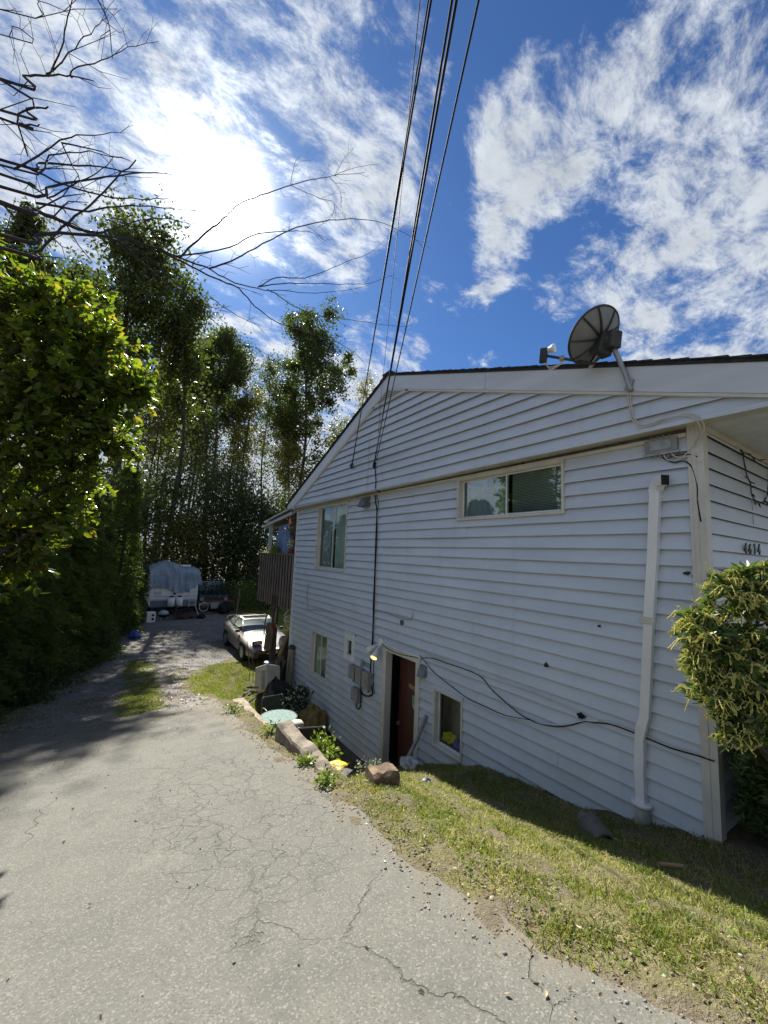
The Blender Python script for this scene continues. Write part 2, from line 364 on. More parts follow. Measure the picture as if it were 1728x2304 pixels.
def asphalt_mat():
    m = bpy.data.materials.new('old_asphalt'); m.use_nodes = True; T = NT(m.node_tree); b = T.n['Principled BSDF']
    b.inputs['Roughness'].default_value = 0.85; b.inputs['Specular IOR Level'].default_value = 0.3
    p = T.new('ShaderNodeNewGeometry').outputs['Position']
    sx = T.new('ShaderNodeSeparateXYZ'); T.l.new(p, sx.inputs[0])
    n1 = T.noise(p, 0.7, 5, 0.6); n2 = T.noise(p, 55, 4, 0.65)
    vo = T.new('ShaderNodeTexVoronoi'); T.l.new(p, vo.inputs['Vector']); vo.inputs['Scale'].default_value = 130
    sc_ = T.new('ShaderNodeSeparateColor'); T.l.new(vo.outputs['Color'], sc_.inputs[0])
    base = T.mix(n1, (0.116, 0.118, 0.102), (0.165, 0.164, 0.142))
    base = T.mix(T.ramp(T.noise(p, 3.2, 6, 0.7), 0.42, 0.72), base, (0.105, 0.106, 0.094))
    base = T.mix(T.ramp(sc_.outputs[0], 0.66, 0.99, 0, 0.55), base, (0.29, 0.285, 0.25))      # pale aggregate
    base = T.mix(T.ramp(sc_.outputs[1], 0.70, 0.98, 0, 0.6), base, (0.075, 0.070, 0.064))   # pits
    base = T.mix(T.ramp(T.noise(p, 300, 2, .5), 0.35, 0.7, 0, .5), base, (0.09, 0.09, 0.082))
    base = T.mix(T.ramp(T.noise(p, 0.9, 6, .75, 0.8), 0.56, 0.66, 0, .45), base, (0.085, 0.085, 0.078))      # old stains and worn patches
    base = T.mix(T.ramp(T.noise(p, 1.5, 5, .7), 0.30, 0.42, .35, 0), base, (0.21, 0.205, 0.175))
    # alligator cracking in the middle of the drive, long cracks nearer
    wv = T.vmath('ADD', p, T.vmath('SCALE', T.vmath('SUBTRACT', T.noise(p, 5, 4, out=1), (.5, .5, .5)), sc=0.22))
    def cracks(scale, w):
        v = T.new('ShaderNodeTexVoronoi', feature='DISTANCE_TO_EDGE'); T.l.new(wv, v.inputs['Vector']); v.inputs['Scale'].default_value = scale
        return T.ramp(v.outputs['Distance'], w * 0.35, w, 1, 0)
    rc = T.vmath('DISTANCE', T.vmath('MULTIPLY', p, (1.0, 0.42, 0)), (0.98, 1.62, 0))
    zone = T.math('MULTIPLY', T.ramp(rc, 0.95, 0.35), T.ramp(T.noise(p, 1.9, 4, 0.6), 0.36, 0.56))
    net = T.math('MULTIPLY', cracks(6.2, 0.022), zone)
    zone2 = T.math('MULTIPLY', T.ramp(T.noise(p, 1.1, 3, 0.5), 0.47, 0.60), T.ramp(sx.outputs[1], 7.5, 4.5))
    big = T.math('MULTIPLY', cracks(0.95, 0.007), zone2)
    edge = T.math('MULTIPLY', cracks(10, 0.05), T.math('MULTIPLY', T.ramp(sx.outputs[1], 4.2, 6.5), T.ramp(T.noise(p, 2.3, 4), 0.42, 0.6)))
    cr = T.math('MAXIMUM', T.math('MAXIMUM', net, big), T.math('MULTIPLY', edge, 0.8))
    base = T.mix(T.math('MULTIPLY', cr, 0.5), base, (0.045, 0.043, 0.036))
    # earth and dust carried in from the right-hand verge and at the broken lower end
    dirt = T.math('MULTIPLY', T.ramp(sx.outputs[1], 5.6, 8.4), T.ramp(T.noise(p, 2.4, 6, 0.7), 0.38, 0.62))
    base = T.mix(T.math('MULTIPLY', dirt, 0.7), base, (0.20, 0.178, 0.138))
    xe = T.math('SUBTRACT', sx.outputs[0], T.math('MULTIPLY', T.math('MAXIMUM', T.math('SUBTRACT', 1.4, sx.outputs[1]), 0.0), 0.32))
    verge = T.math('MULTIPLY', T.ramp(T.math('ADD', xe, T.math('MULTIPLY', T.noise(p, 5.5, 6, .7), 0.8)), 1.90, 2.2), T.ramp(T.noise(p, 60, 3, .6), 0.36, 0.52))
    base = T.mix(verge, base, T.mix(n2, (0.10, 0.088, 0.066), (0.21, 0.185, 0.14)))
    T.l.new(base, b.inputs['Base Color'])
    h = T.math('SUBTRACT', T.math('ADD', T.math('MULTIPLY', n2, 0.5), T.math('MULTIPLY', sc_.outputs[0], 0.5)), T.math('MULTIPLY', cr, 1.6))
    bp = T.new('ShaderNodeBump'); bp.inputs['Strength'].default_value = 0.8; bp.inputs['Distance'].default_value = 0.006
    T.l.new(h, bp.inputs['Height']); T.l.new(bp.outputs[0], b.inputs['Normal']); return m
def gravel_mat():
    m = bpy.data.materials.new('packed_gravel'); m.use_nodes = True; T = NT(m.node_tree); b = T.n['Principled BSDF']
    b.inputs['Roughness'].default_value = 0.9; b.inputs['Specular IOR Level'].default_value = 0.25
    p = T.new('ShaderNodeNewGeometry').outputs['Position']
    vo = T.new('ShaderNodeTexVoronoi'); T.l.new(p, vo.inputs['Vector']); vo.inputs['Scale'].default_value = 24
    sc_ = T.new('ShaderNodeSeparateColor'); T.l.new(vo.outputs['Color'], sc_.inputs[0])
    col = T.mix(sc_.outputs[0], (0.11, 0.108, 0.105), (0.25, 0.24, 0.225))
    col = T.mix(T.ramp(T.noise(p, 1.3, 5, 0.65), 0.45, 0.68), col, (0.13, 0.105, 0.075))
    col = T.mix(T.ramp(T.noise(p, 0.8, 6, 0.7), 0.56, 0.68), col, (0.085, 0.105, 0.035))
    # moss and thin turf between the wheel tracks
    sx = T.new('ShaderNodeSeparateXYZ'); T.l.new(p, sx.inputs[0])
    mid = T.math('ABSOLUTE', T.math('SUBTRACT', sx.outputs[0], T.math('ADD', T.math('MULTIPLY', sx.outputs[1], 0.05), 0.22)))
    moss = T.math('MULTIPLY', T.ramp(mid, 0.50, 0.20), T.math('MULTIPLY', T.ramp(sx.outputs[1], 16.5, 13.5), T.ramp(T.noise(p, 2.6, 5, .65), 0.36, 0.56)))
    col = T.mix(T.math('MULTIPLY', moss, 0.9), col, T.mix(T.noise(p, 14, 4), (0.075, 0.10, 0.025), (0.17, 0.19, 0.055)))
    T.l.new(col, b.inputs['Base Color'])
    bp = T.new('ShaderNodeBump'); bp.inputs['Strength'].default_value = 0.9; bp.inputs['Distance'].default_value = 0.03
    T.l.new(sc_.outputs[1], bp.inputs['Height']); T.l.new(bp.outputs[0], b.inputs['Normal']); return m
def axis_pts(spec):
    out = []
    for a, b, st in spec: out += list(np.arange(a, b - 1e-6, st))
    return out + [spec[-1][1]]
def build_ground():
    xs = axis_pts([(-1500, -100, 200), (-100, -20, 20), (-20, -4, 2), (-4, 1.6, .4), (1.6, 4.6, .06), (4.6, 6, .35), (6, 20, 2), (20, 100, 20), (100, 1500, 200)])
    ys = axis_pts([(-1500, -100, 200), (-100, -20, 20), (-20, 0, 1), (0, 3, .1), (3, 10, .07), (10, 16, .3), (16, 40, 1.5), (40, 100, 15), (100, 1500, 200)])
    V = []; nx = len(xs)
    for y in ys:
        for x in xs:
            z = gz(x, y)
            if 1.6 < x < 4.6 and -1 < y < 14:
                z += 0.018 * math.sin(x * 9.1 + y * 3.3) * math.sin(y * 7.7 - x * 2.2) + 0.012 * math.sin(x * 23 + 1) * math.sin(y * 19)
            V.append((x, y, z))
    F = [(j * nx + i, j * nx + i + 1, (j + 1) * nx + i + 1, (j + 1) * nx + i) for j in range(len(ys) - 1) for i in range(nx - 1)]
    tag(np_mesh('ground', V, F, ground_mat(), smooth=True), kind='structure')
def strip(name, y0, y1, dy, nu, left, right, m, lift, wob):
    V = []; F = []; ys = list(np.arange(y0, y1, dy)) + [y1]
    for y in ys:
        l = left(y) ; r = right(y) + wob * (math.sin(y * 5.1) * .5 + math.sin(y * 13.7 + 1) * .3 + math.sin(y * 31) * .2)
        for i in range(nu + 1):
            x = l + (r - l) * i / nu; yy = y + (max(0, y - 8.0) * (.35 * math.sin(x * 2.9) + .25 * math.sin(x * 7.1 + 1) + .15 * math.sin(x * 17)) if name == 'driveway' else 0); V.append((x, yy, gz(x if yy > 9 or yy < 1.9 else min(x, 1.69), yy) + lift))
    n = nu + 1
    F = [(j * n + i, j * n + i + 1, (j + 1) * n + i + 1, (j + 1) * n + i) for j in range(len(ys) - 1) for i in range(nu)]
    tag(np_mesh(name, V, F, m, smooth=True), kind='structure')
build_ground()
strip('driveway', -30, 8.75, .06, 36, lambda y: itp(XL, y) - .3, lambda y: itp(XR, y), asphalt_mat(), 0.012, 0.05)
strip('gravel_drive', 7.9, 30, .2, 12, lambda y: itp(XL, y) - .1, lambda y: itp([(7.9, 1.8), (8.5, 1.9), (11, 1.6), (13.6, 2.3), (15.5, 4.0), (19, 6.0), (21, 6.6), (23, 5.6), (30, 5.2)], y), gravel_mat(), 0.008, 0.16)

# ------------------------------------------------------------------ the house
DX = 4.3            # plane of the long side wall
YF, YB = 1.33, 10.87
GX = 4.1            # plane of the gable, which stands proud of the wall below
def zgb(y): return 1.285 - 0.006 * (y - 1.0)     # lower edge of the gable
RY, RZ = 6.08, 3.46 # ridge
def zroof(y): return RZ - 0.42 * (y - RY) if y > RY else RZ - 0.345 * (RY - y)
house = empty('house', (DX, YF, -4.1), 'two-storey house with pale blue lap siding and a low gable roof beside the drive', 'house')
ROW = 0.1505
OPEN = {  # name: y0, y1, z0, z1
    'wide': (2.615, 4.365, 0.555, 1.205), 'tall': (7.85, 9.44, -0.42, 1.165),
    'basement': (4.175, 4.79, -2.84, -2.0), 'narrow': (8.47, 9.40, -3.0, -1.935),
    'door': (5.135, 6.20, -4.1, -1.64), 'meter': (7.27, 7.70, -2.23, -1.71)}
def board(z0, z1, ya, yb, x0, wob, parent, name, m, slant=None, seam=False):
    """one clapboard: proud at its lower edge, thin at the top"""
    n = max(1, min(10, int((yb - ya) / .7) + 1)); mb = MB(); vs = []
    full = ROW; f = lambda z, zb: 0.017 - 0.014 * (z - zb) / full
    for i in range(n + 1):
        t = i / n; y = ya + (yb - ya) * t; yt = y
        if slant: yt = slant[0] + (slant[1] - slant[0]) * t
        dz = 0.0016 * math.sin(y * 2.1 + wob * 7) + 0.0013 * math.sin(y * 5.7 + wob * 3); dx = 0.002 * math.sin(y * 1.7 + wob * 5)
        vs += [(x0 - .033 + dx, y, z0 + .005 + dz), (x0 - 0.041 + dx, y, z0 + dz), (x0 - 0.042 + dx, y, z0 + .006 + dz), (x0 - max(.003, 0.041 - 0.038 * (z1 - z0) / full) + dx * .3, yt, z1)]
    fs = []
    for i in range(n):
        for j in range(3): fs.append((i * 4 + j, i * 4 + j + 1, i * 4 + j + 5, i * 4 + j + 4))
    fs += [(0, 3, 2, 1), (n * 4, n * 4 + 1, n * 4 + 2, n * 4 + 3)]
    mb.add(vs, fs)
    return mb.build(name, m, parent)
def intervals(lo, hi, cuts):
    out = [(lo, hi)]
    for a, b in cuts:
        out = [q for (s, e) in out for q in ((s, min(e, a)), (max(s, b), e)) if q[1] - q[0] > 0.02]
    return out
def wall_backing():
    ys = sorted({YF + .005, YB} | {v for o in OPEN.values() for v in o[:2]}); zs = sorted({-4.3, 1.5} | {v for o in OPEN.values() for v in o[2:]})
    mb = MB()
    for a, b in zip(ys, ys[1:]):
        for c, d in zip(zs, zs[1:]):
            my, mz = (a + b) / 2, (c + d) / 2
            if any(o[0] < my < o[1] and o[2] < mz < o[3] for o in OPEN.values()): continue
            mb.box((DX + .003, a, c), (DX + .12, b, d))
    mb.build('wall', CONCD, house)
    m2 = MB()
    m2.box((DX + .125, YF + .003, -4.3), (14, YF + .12, 1.45)); m2.box((DX + .125, YB - .12, -4.3), (14, YB - .003, 1.2)); m2.box((13.9, YF, -4.3), (14, YB, 1.2))
    m2.build('wall', CONCD, house)
    m3 = MB(); m3.box((DX + .13, YF + .13, -1.42), (13.8, YB - .13, -1.2)); m3.box((DX + .13, YF + .13, -4.2), (13.8, YB - .13, -4.05)); m3.box((DX + .13, YF + .13, 1.22), (13.8, YB - .13, 1.28))
    m3.box((7.2, YF + .13, -4.05), (7.3, YB - .13, 1.2)); m3.box((DX + .13, 6.9, -4.05), (7.2, 7.0, 1.2)); m3.box((DX + .13, 4.95, -1.2), (7.2, 5.05, 1.2))
    m3.build('floor', DARKIN, house)
wall_backing()
def siding():
    z = 1.21 - 35 * ROW; k = 0
    for r in range(36):
        z0, z1 = z + (r - .0) * ROW, z + (r + 1) * ROW + .004
        zt = min(z1, 1.24)
        if z0 > 1.2: continue
        if z0 < -4.02: continue
        cuts = []
        for o in OPEN.values():
            if o[2] < z1 - .004 and o[3] > z0 + .004: cuts.append((o[0], o[1]))
        for a, b in intervals(YF + .07, YB - .05, cuts):
            # long courses are made of lapped lengths
            seams = [a, b]
            if b - a > 2.4: seams = [a, a + (b - a) * (.28 + .5 * ((r * 37) % 10) / 10), b]
            for si, (p, q) in enumerate(zip(seams, seams[1:])): board(z0 - .0015 * si, zt, p - .0 * si, q, DX - .0045 * si, k + si * 3, house, 'siding_board', SIDING); k += 1
        for o in OPEN.values():   # the short lengths over and under openings
            if o[2] > z0 + .004 and o[2] < z1 - .004: board(z0, o[2], o[0], o[1], DX, k, house, 'siding_board', SIDING); k += 1
            if o[3] > z0 + .004 and o[3] < z1 - .004: board(o[3], zt, o[0], o[1], DX, k, house, 'siding_board', SIDING); k += 1
    # gable courses
    r = 0; z0 = zgb(6)
    while z0 < RZ - .3:
        z1 = z0 + ROW + .004
        yr = lambda zz: RY - (RZ - .10 - zz) / .345; yl = lambda zz: RY + (RZ - .10 - zz) / .42
        a0, b0, a1, b1 = max(.72, yr(z0)), min(10.98, yl(z0)), max(.72, yr(min(z1, RZ - .2))), min(10.98, yl(min(z1, RZ - .2)))
        zt = min(z1, RZ - .14)
        ss = [0, 1] if r % 2 else [0, .45, 1]
        if r > 9: ss = [0, 1]
        for p, q in zip(ss, ss[1:]):
            board(z0, zt, a0 + (b0 - a0) * p, a0 + (b0 - a0) * q, GX - (.0045 if p else 0), r + p * 3, house, 'siding_board', SIDING, slant=(a1 + (b1 - a1) * p, a1 + (b1 - a1) * q))
        z0 += ROW; r += 1
    mb = MB(); mb.prism([(.75, zgb(.75) + .02), (10.95, zgb(10.95) + .02), (RY, RZ - .12)], GX + .004, GX + .10); mb.build('gable_backing', WHITE, house)
    # front wall, facing the street
    z0 = 1.21 - 25 * ROW
    for r in range(26):
        z1 = min(z0 + ROW + .002, 1.40)
        if z0 > -2.4:
            n = 8; vs = []; x0, x1 = DX + .05, 9.0
            for i in range(n + 1):
                x = x0 + (x1 - x0) * i / n; dz = .0015 * math.sin(x * 3 + r)
                vs += [(x, YF - .026, z0 + .004 + dz), (x, YF - .032, z0 + dz), (x, YF - .033, z0 + .006 + dz), (x, YF - .003, z1)]
            MB().add(vs, [(i * 4 + j + 4, i * 4 + j + 5, i * 4 + j + 1, i * 4 + j) for i in range(n) for j in range(3)]).build('siding_board', SIDING, house)
        z0 += ROW
siding()
def trim_and_roof():
    MB().box((DX - .050, YF - .046, -2.24), (DX - .001, YF + .075, 1.30)).box((DX - .001, YF - .046, -2.24), (DX + .06, YF - .001, 1.30)).box((DX - .056, YF + .01, -2.24), (DX - .0505, YF + .045, 1.30)).build('corner_post', TRIM, house, bevel=.004)
    MB().box((DX - .048, YB - .055, -4.1), (DX - .001, YB + .02, 1.22)).build('corner_post', WHITE, house, bevel=.004)
    # moulding under the gable, soffit, lower lip of the gable
    MB().box((DX - .050, YF + .08, 1.195), (DX - .001, YB - .06, 1.232)).build('frieze', TRIM, house, bevel=.004)
    mb = MB(); mb.add([(GX - .005, .75, zgb(.75)), (GX - .005, 10.98, zgb(10.98)), (DX + .02, 10.98, zgb(10.98)), (DX + .02, .75, zgb(.75))], [(0, 1, 2, 3)]); mb.build('soffit', TRIM, house)
    mb = MB(); mb.add([(GX - .04, .75, zgb(.75) - .012), (GX - .04, 10.99, zgb(10.99) - .012), (GX + .01, 10.99, zgb(10.99) - .012), (GX + .01, .75, zgb(.75) - .012),
                       (GX - .04, .75, zgb(.75) + .01), (GX - .04, 10.99, zgb(10.99) + .01)], [(0, 3, 2, 1), (0, 1, 5, 4)]); mb.build('gable_lip', SIDING, house)
    MB().box((DX - .0285, 3.2, 1.23), (DX - .002, 3.204, 1.28)).build('soffit_joint', BLACK, house)
    # front soffit over the porch and the plain underside of the eave
    MB().box((GX + .10, .14, 1.300), (14, YF - .002, 1.33)).build('soffit', WHITE, house)
    MB().box((DX + .065, YF - .040, 1.24), (9, YF - .004, 1.298)).build('frieze', TRIM, house)
    # rake boards
    for (ya, yb) in ((RY, 11.10), (.20, RY)):
        n = 1; top = lambda y: zroof(y) - .035; h = .255
        cutb = lambda y: max(zgb(y) - .01, top(y) - h)
        ys = [ya + (yb - ya) * i / 24 for i in range(25)]
        vs = []
        for y in ys: vs += [(GX - .068, y, cutb(y) if y < 10.99 else top(y) - .12), (GX - .068, y, top(y)), (GX - .022, y, top(y)), (GX - .022, y, cutb(y) if y < 10.99 else top(y) - .12)]
        fs = [(i * 4 + j, i * 4 + (j + 1) % 4, i * 4 + 4 + (j + 1) % 4, i * 4 + 4 + j) for i in range(24) for j in range(4)] + [(0, 3, 2, 1), (96, 97, 98, 99)]
        MB().add(vs, fs).build('fascia', FASCIA, house)
        vs = []
        lo = max(ya, .40); hi = min(yb, 10.72)
        for y in (lo, hi):
            b = top(y) - h - .002; vs += [(GX - .062, y, b - .030), (GX - .062, y, b), (GX - .018, y, b), (GX - .018, y, b - .030)]
        MB().add(vs, [(0, 1, 5, 4), (1, 2, 6, 5), (2, 3, 7, 6), (3, 0, 4, 7), (0, 3, 2, 1), (4, 5, 6, 7)]).build('fascia_trim', TRIM, house)
    for y in (3.63, 8.9):
        z = zroof(y) - .035; MB().box((GX - .0692, y, z - .25), (GX - .0682, y + .006, z - .005)).build('fascia_joint', GREYBOX, house)
    # roof planes
    for (ya, yb) in ((RY, 11.24), (.12, RY)):
        MB().prism([(ya, zroof(ya) - .034), (ya, zroof(ya)), (yb, zroof(yb)), (yb, zroof(yb) - .034)], GX - .082, 14.3).build('roof', SHINGLE, house)
    # shingle ends that show along the rake, uneven and curling
    y = 11.26; k = 0
    while y > .1:
        L = .135 + R.uniform(-.006, .006); yn = y - L
        if abs((y + yn) / 2 - RY) > .05:
            za, zb = zroof(y), zroof(yn); t = R.uniform(.010, .020); o = R.uniform(.0, .014); curl = R.uniform(-.004, .010)
            lowfirst = y > RY
            ta, tb = (t + .004, .010) if lowfirst else (.010, t + .004)
            vs = [(GX - .100 - o, y, za + .001 - curl * .3), (GX - .100 - o, yn, zb + .001 - curl * .3), (GX - .100 - o, yn, zb + tb), (GX - .100 - o, y, za + ta),
                  (GX + .30, y, za + .001), (GX + .30, yn, zb + .001), (GX + .30, yn, zb + tb), (GX + .30, y, za + ta)]
            MB().add(vs, [(0, 1, 2, 3), (4, 7, 6, 5), (0, 3, 7, 4), (1, 5, 6, 2), (3, 2, 6, 7), (0, 4, 5, 1)]).build('shingle', SHINGLE, house)
        y = yn; k += 1
    MB().box((GX - .115, RY - .13, RZ - .012), (14.3, RY + .13, RZ + .022)).build('ridge_cap', SHINGLE, house)
    # louvred gable vent under the peak
    v = MB().prism([(5.38, 2.955), (6.62, 2.955), (6.30, 3.085), (5.66, 3.085)], GX - .046, GX - .040).build('gable_vent', BLACK, house)
    MB().prism([(5.30, 2.93), (6.72, 2.93), (6.72, 2.956), (5.30, 2.956)], GX - .062, GX - .038).build('frame', WHITE, v)
    for i in range(3):
        z = 2.975 + i * .037; w = .60 - i * .10
        MB().box((GX - .058, 6.0 - w, z), (GX - .0465, 6.0 + w, z + .012), Matrix.Rotation(.0, 3, 'X')).build('slat', WHITE, v)
    # eave gutter edge at the front and a water table under the siding at the back
    MB().box((GX + .0, .05, 1.36), (14.3, .12, 1.47)).build('gutter', WHITE, house)
trim_and_roof()

def window(name_label, key, fr=.05, sash='slide', glassl=GLASS, glassr=GLASS, split=.5, depth=.085, sill=False):
    y0, y1, z0, z1 = OPEN[key]
    w = MB()
    x0, x1 = DX - .056, DX + .01
    w.box((x0, y0, z0), (x1, y0 + fr * .55, z1)).box((x0, y1 - fr * .55, z0), (x1, y1, z1)).box((x0, y0 + fr * .55, z0), (x1, y1 - fr * .55, z0 + fr * .55)).box((x0, y0 + fr * .55, z1 - fr * .55), (x1, y1 - fr * .55, z1))
    f = w.build('window', TRIM, house, bevel=.003)
    if name_label: f['label'] = name_label
    a, b, c, d = y0 + fr * .55, y1 - fr * .55, z0 + fr * .55, z1 - fr * .55
    r = MB(); xi = DX + depth      # the reveal, seen from inside the frame
    r.box((x0 + .012, a, c), (xi, a + .012, d)).box((x0 + .012, b - .012, c), (xi, b, d)).box((x0 + .012, a + .012, c), (xi, b - .012, c + .014)).box((x0 + .012, a + .012, d - .012), (xi, b - .012, d)); r.build('reveal', TRIM, f)
    ym = a + (b - a) * split; s = .022
    def sash_(p, q, x, g):
        mb = MB(); mb.box((x - .014, p, c + .014), (x, p + s, d - .012)).box((x - .014, q - s, c + .014), (x, q, d - .012)).box((x - .014, p + s, c + .014), (x, q - s, c + .014 + s)).box((x - .014, p + s, d - .012 - s), (x, q - s, d - .012))
        mb.build('sash', WHITE, f)
        MB().box((x - .009, p + s, c + .014 + s), (x - .006, q - s, d - .012 - s)).build('pane', g, f)
    if sash == 'slide':
        sash_(a + .012, ym + .011, DX + .030, glassr); sash_(ym - .011, b - .012, DX + .052, glassl)
    else: sash_(a + .012, b - .012, DX + .045, glassl)
    return f
CURT = mat('pale_curtain', (0.42, 0.43, 0.40), (0.30, 0.32, 0.31), 3, 0.9)
CURTB = mat('blue_grey_curtain', (0.42, 0.46, 0.50), (0.28, 0.32, 0.36), 3, 0.9)
def curtain(parent, y0, y1, z0, z1, x, m, waves=7, name='curtain'):
    n = waves * 6; vs = []
    for i in range(n + 1):
        y = y0 + (y1 - y0) * i / n; d = .025 * math.sin(i * math.pi / 3) + .01 * math.sin(i * 1.7)
        vs += [(x + d, y, z0), (x + d * .7, y, z1)]
    return MB().add(vs, [(2 * i, 2 * i + 2, 2 * i + 3, 2 * i + 1) for i in range(n)]).build(name, m, parent, smooth=True)
w1 = window('wide sliding window with blinds near the front corner', 'wide', glassl=GLASS, glassr=GLASS)
mb = MB()
for i in range(30):
    z = .60 + i * .020; mb.box((DX + .115, 2.68, z), (DX + .132, 3.47, z + .003), Matrix.Rotation(.5, 3, 'Y'))
mb.build('blind', WHITE, w1)
curtain(w1, 3.55, 4.32, .57, 1.19, DX + .105, CURTB)
w2 = window('tall upstairs window close to the rear corner', 'tall', glassl=GLASS_DIM, glassr=GLASS_DIM)
curtain(w2, 7.9, 8.62, -.40, 1.15, DX + .095, mat('sage_blind', (0.46, 0.52, 0.48), (0.34, 0.40, 0.37), 1.2, .8), 3)
curtain(w2, 8.95, 9.40, -.40, 1.15, DX + .14, CURTB, 5)
w3 = window('small single basement window at grass level', 'basement', sash='one', glassl=GLASS_DIM)
w4 = window('narrow basement window near the rear corner', 'narrow', glassl=GLASS_DIM, glassr=GLASS_DIM)
curtain(w4, 8.70, 9.37, -2.97, -1.96, DX + .10, mat('olive_curtain', (0.48, 0.48, 0.38), (0.34, 0.34, 0.28), 3, .9), 4)
# an inner wall panel behind the basement pane, and what lies on its ledge
MB().box((DX + .36, 4.0, -4.0), (DX + .40, 5.0, -1.5)).build('partition', mat('tan_panel', (0.40, 0.35, 0.25), (0.30, 0.26, 0.18), 2, .9), house)
MB().box((DX + .125, 4.05, -2.90), (DX + .355, 4.94, -2.86)).build('window_ledge', WOODG, house)
def crumpled(name, c, r, m, seed, label, cat, squash=(1, 1, 1), n=14, amp=.28):
    rr = random.Random(seed); vs = []; fs = []
    ph = [(rr.uniform(2, 5), rr.uniform(0, 6), rr.uniform(2, 5), rr.uniform(0, 6)) for _ in range(4)]
    for i in range(n + 1):
        th = math.pi * i / n
        for j in range(2 * n):
            a = math.pi * j / n
            d = 1 + amp * sum(math.sin(p[0] * th + p[1]) * math.sin(round(p[2]) * a + p[3]) for p in ph) / 2.2
            vs.append((c[0] + r * d * math.sin(th) * math.cos(a) * squash[0], c[1] + r * d * math.sin(th) * math.sin(a) * squash[1], c[2] + r * d * math.cos(th) * squash[2]))
    k = 2 * n
    for i in range(n):
        for j in range(k): fs.append((i * k + j, (i + 1) * k + j, (i + 1) * k + (j + 1) % k, i * k + (j + 1) % k))
    return tag(MB().add(vs, fs).build(name, m), label, cat)
YELLOW = mat('yellow_plastic', (0.72, 0.58, 0.02), (0.60, 0.44, 0.02), 10, .4)
BLUE = mat('blue_cloth', (0.03, 0.06, 0.42), (0.02, 0.04, 0.28), 8, .7)
crumpled('blue_cloth', (DX + .125, 4.38, -2.74), .09, BLUE, 3, 'dark blue cloth bundle lying behind the basement window', 'cloth', (.8, 1.5, .95))
crumpled('yellow_bag', (DX + .135, 4.62, -2.71), .085, YELLOW, 5, 'crumpled yellow bag behind the basement window glass', 'bag', (.8, 1.5, .8))

# door: cream frame, brown leaf ajar
df = MB(); y0, y1, z0, z1 = OPEN['door']
df.box((DX - .054, y0, z0), (DX + .09, y0 + .105, z1 - .10)).box((DX - .054, y1 - .105, z0), (DX + .09, y1, z1 - .10)).box((DX - .054, y0, z1 - .0995), (DX + .09, y1, z1))
dframe = df.build('door_frame', TRIM, house, bevel=.004)
MB().box((DX - .07, y0 - .03, z1 + .001), (DX + .0, y1 + .03, z1 + .022)).build('drip_cap', WHITE, dframe)
a = math.radians(10.5); hy = y0 + .108
rot = Matrix.Rotation(-a, 3, 'Z'); piv = Vector((DX + .075, hy, 0))
def leafpt(u, v, z): return rot @ Vector((v, u, 0)) + piv + Vector((0, 0, z))
def leafbox(mb, u0, u1, v0, v1, za, zb):
    vs = [leafpt(u, v, z) for v in (v0, v1) for u in (u0, u1) for z in (za, zb)]
    return mb.add(vs, [(0, 1, 3, 2), (4, 6, 7, 5), (0, 4, 5, 1), (2, 3, 7, 6), (0, 2, 6, 4), (1, 5, 7, 3)])
door = leafbox(MB(), 0, .80, .0, .04, z0 + .02, z1 - .11).build('door', BROWN, house)
leafbox(MB(), .73, .76, -.05, -.001, -3.02, -2.96).build('handle', STEEL, door)
leafbox(MB(), .10, .42, -.004, -.001, -2.27, -2.205).build('sign_plate', mat('gold_plate', (0.36, 0.21, 0.07), (0.28, 0.15, 0.05), 12, .4), door)
g = MB(); pts = [(.14, -2.36), (.27, -2.36), (.27, -2.52), (.205, -2.585), (.14, -2.52)]
g.add([leafpt(u, -.0025, z) for u, z in pts], [(4, 3, 2, 1, 0)]); g.build('sticker', mat('pale_sticker', (0.55, 0.62, 0.52), None, 20, .5), door)
g = MB(); pts = [(.155, -2.372), (.255, -2.372), (.255, -2.505), (.155, -2.505)]
g.add([leafpt(u, -.004, z) for u, z in pts], [(3, 2, 1, 0)]); g.build('sticker', mat('green_sticker', (0.05, 0.30, 0.13), (0.10, 0.38, 0.18), 30, .5), door)
# cabled meter opening with mitred white frame
o = OPEN['meter']; mf = MB(); fw = .115
mf.box((DX - .046, o[0], o[2]), (DX + .02, o[0] + fw, o[3])).box((DX - .046, o[1] - fw, o[2]), (DX + .02, o[1], o[3])).box((DX - .046, o[0] + fw, o[2]), (DX + .02, o[1] - fw, o[2] + fw)).box((DX - .046, o[0] + fw, o[3] - fw), (DX + .02, o[1] - fw, o[3]))
mo = mf.build('meter_box', WHITE, house, bevel=.006); mo['label'] = 'small white framed opening in the siding above the grey boxes'
MB().box((DX + .05, o[0] + fw, o[2] + fw), (DX + .06, o[1] - fw, o[3] - fw)).build('back_plate', DKGREY, mo)
MB().box((DX + .02, o[0] + .16, o[2] + .19), (DX + .05, o[0] + .27, o[3] - .15)).build('meter_cover', mat('tan_plastic', (0.30, 0.24, 0.17), None, 8, .5), mo)
MB().box((DX - .005, o[0] + fw, o[2] + fw), (DX - .002, o[1] - fw, o[3] - fw)).build('pane', GLASS_DIM, mo)
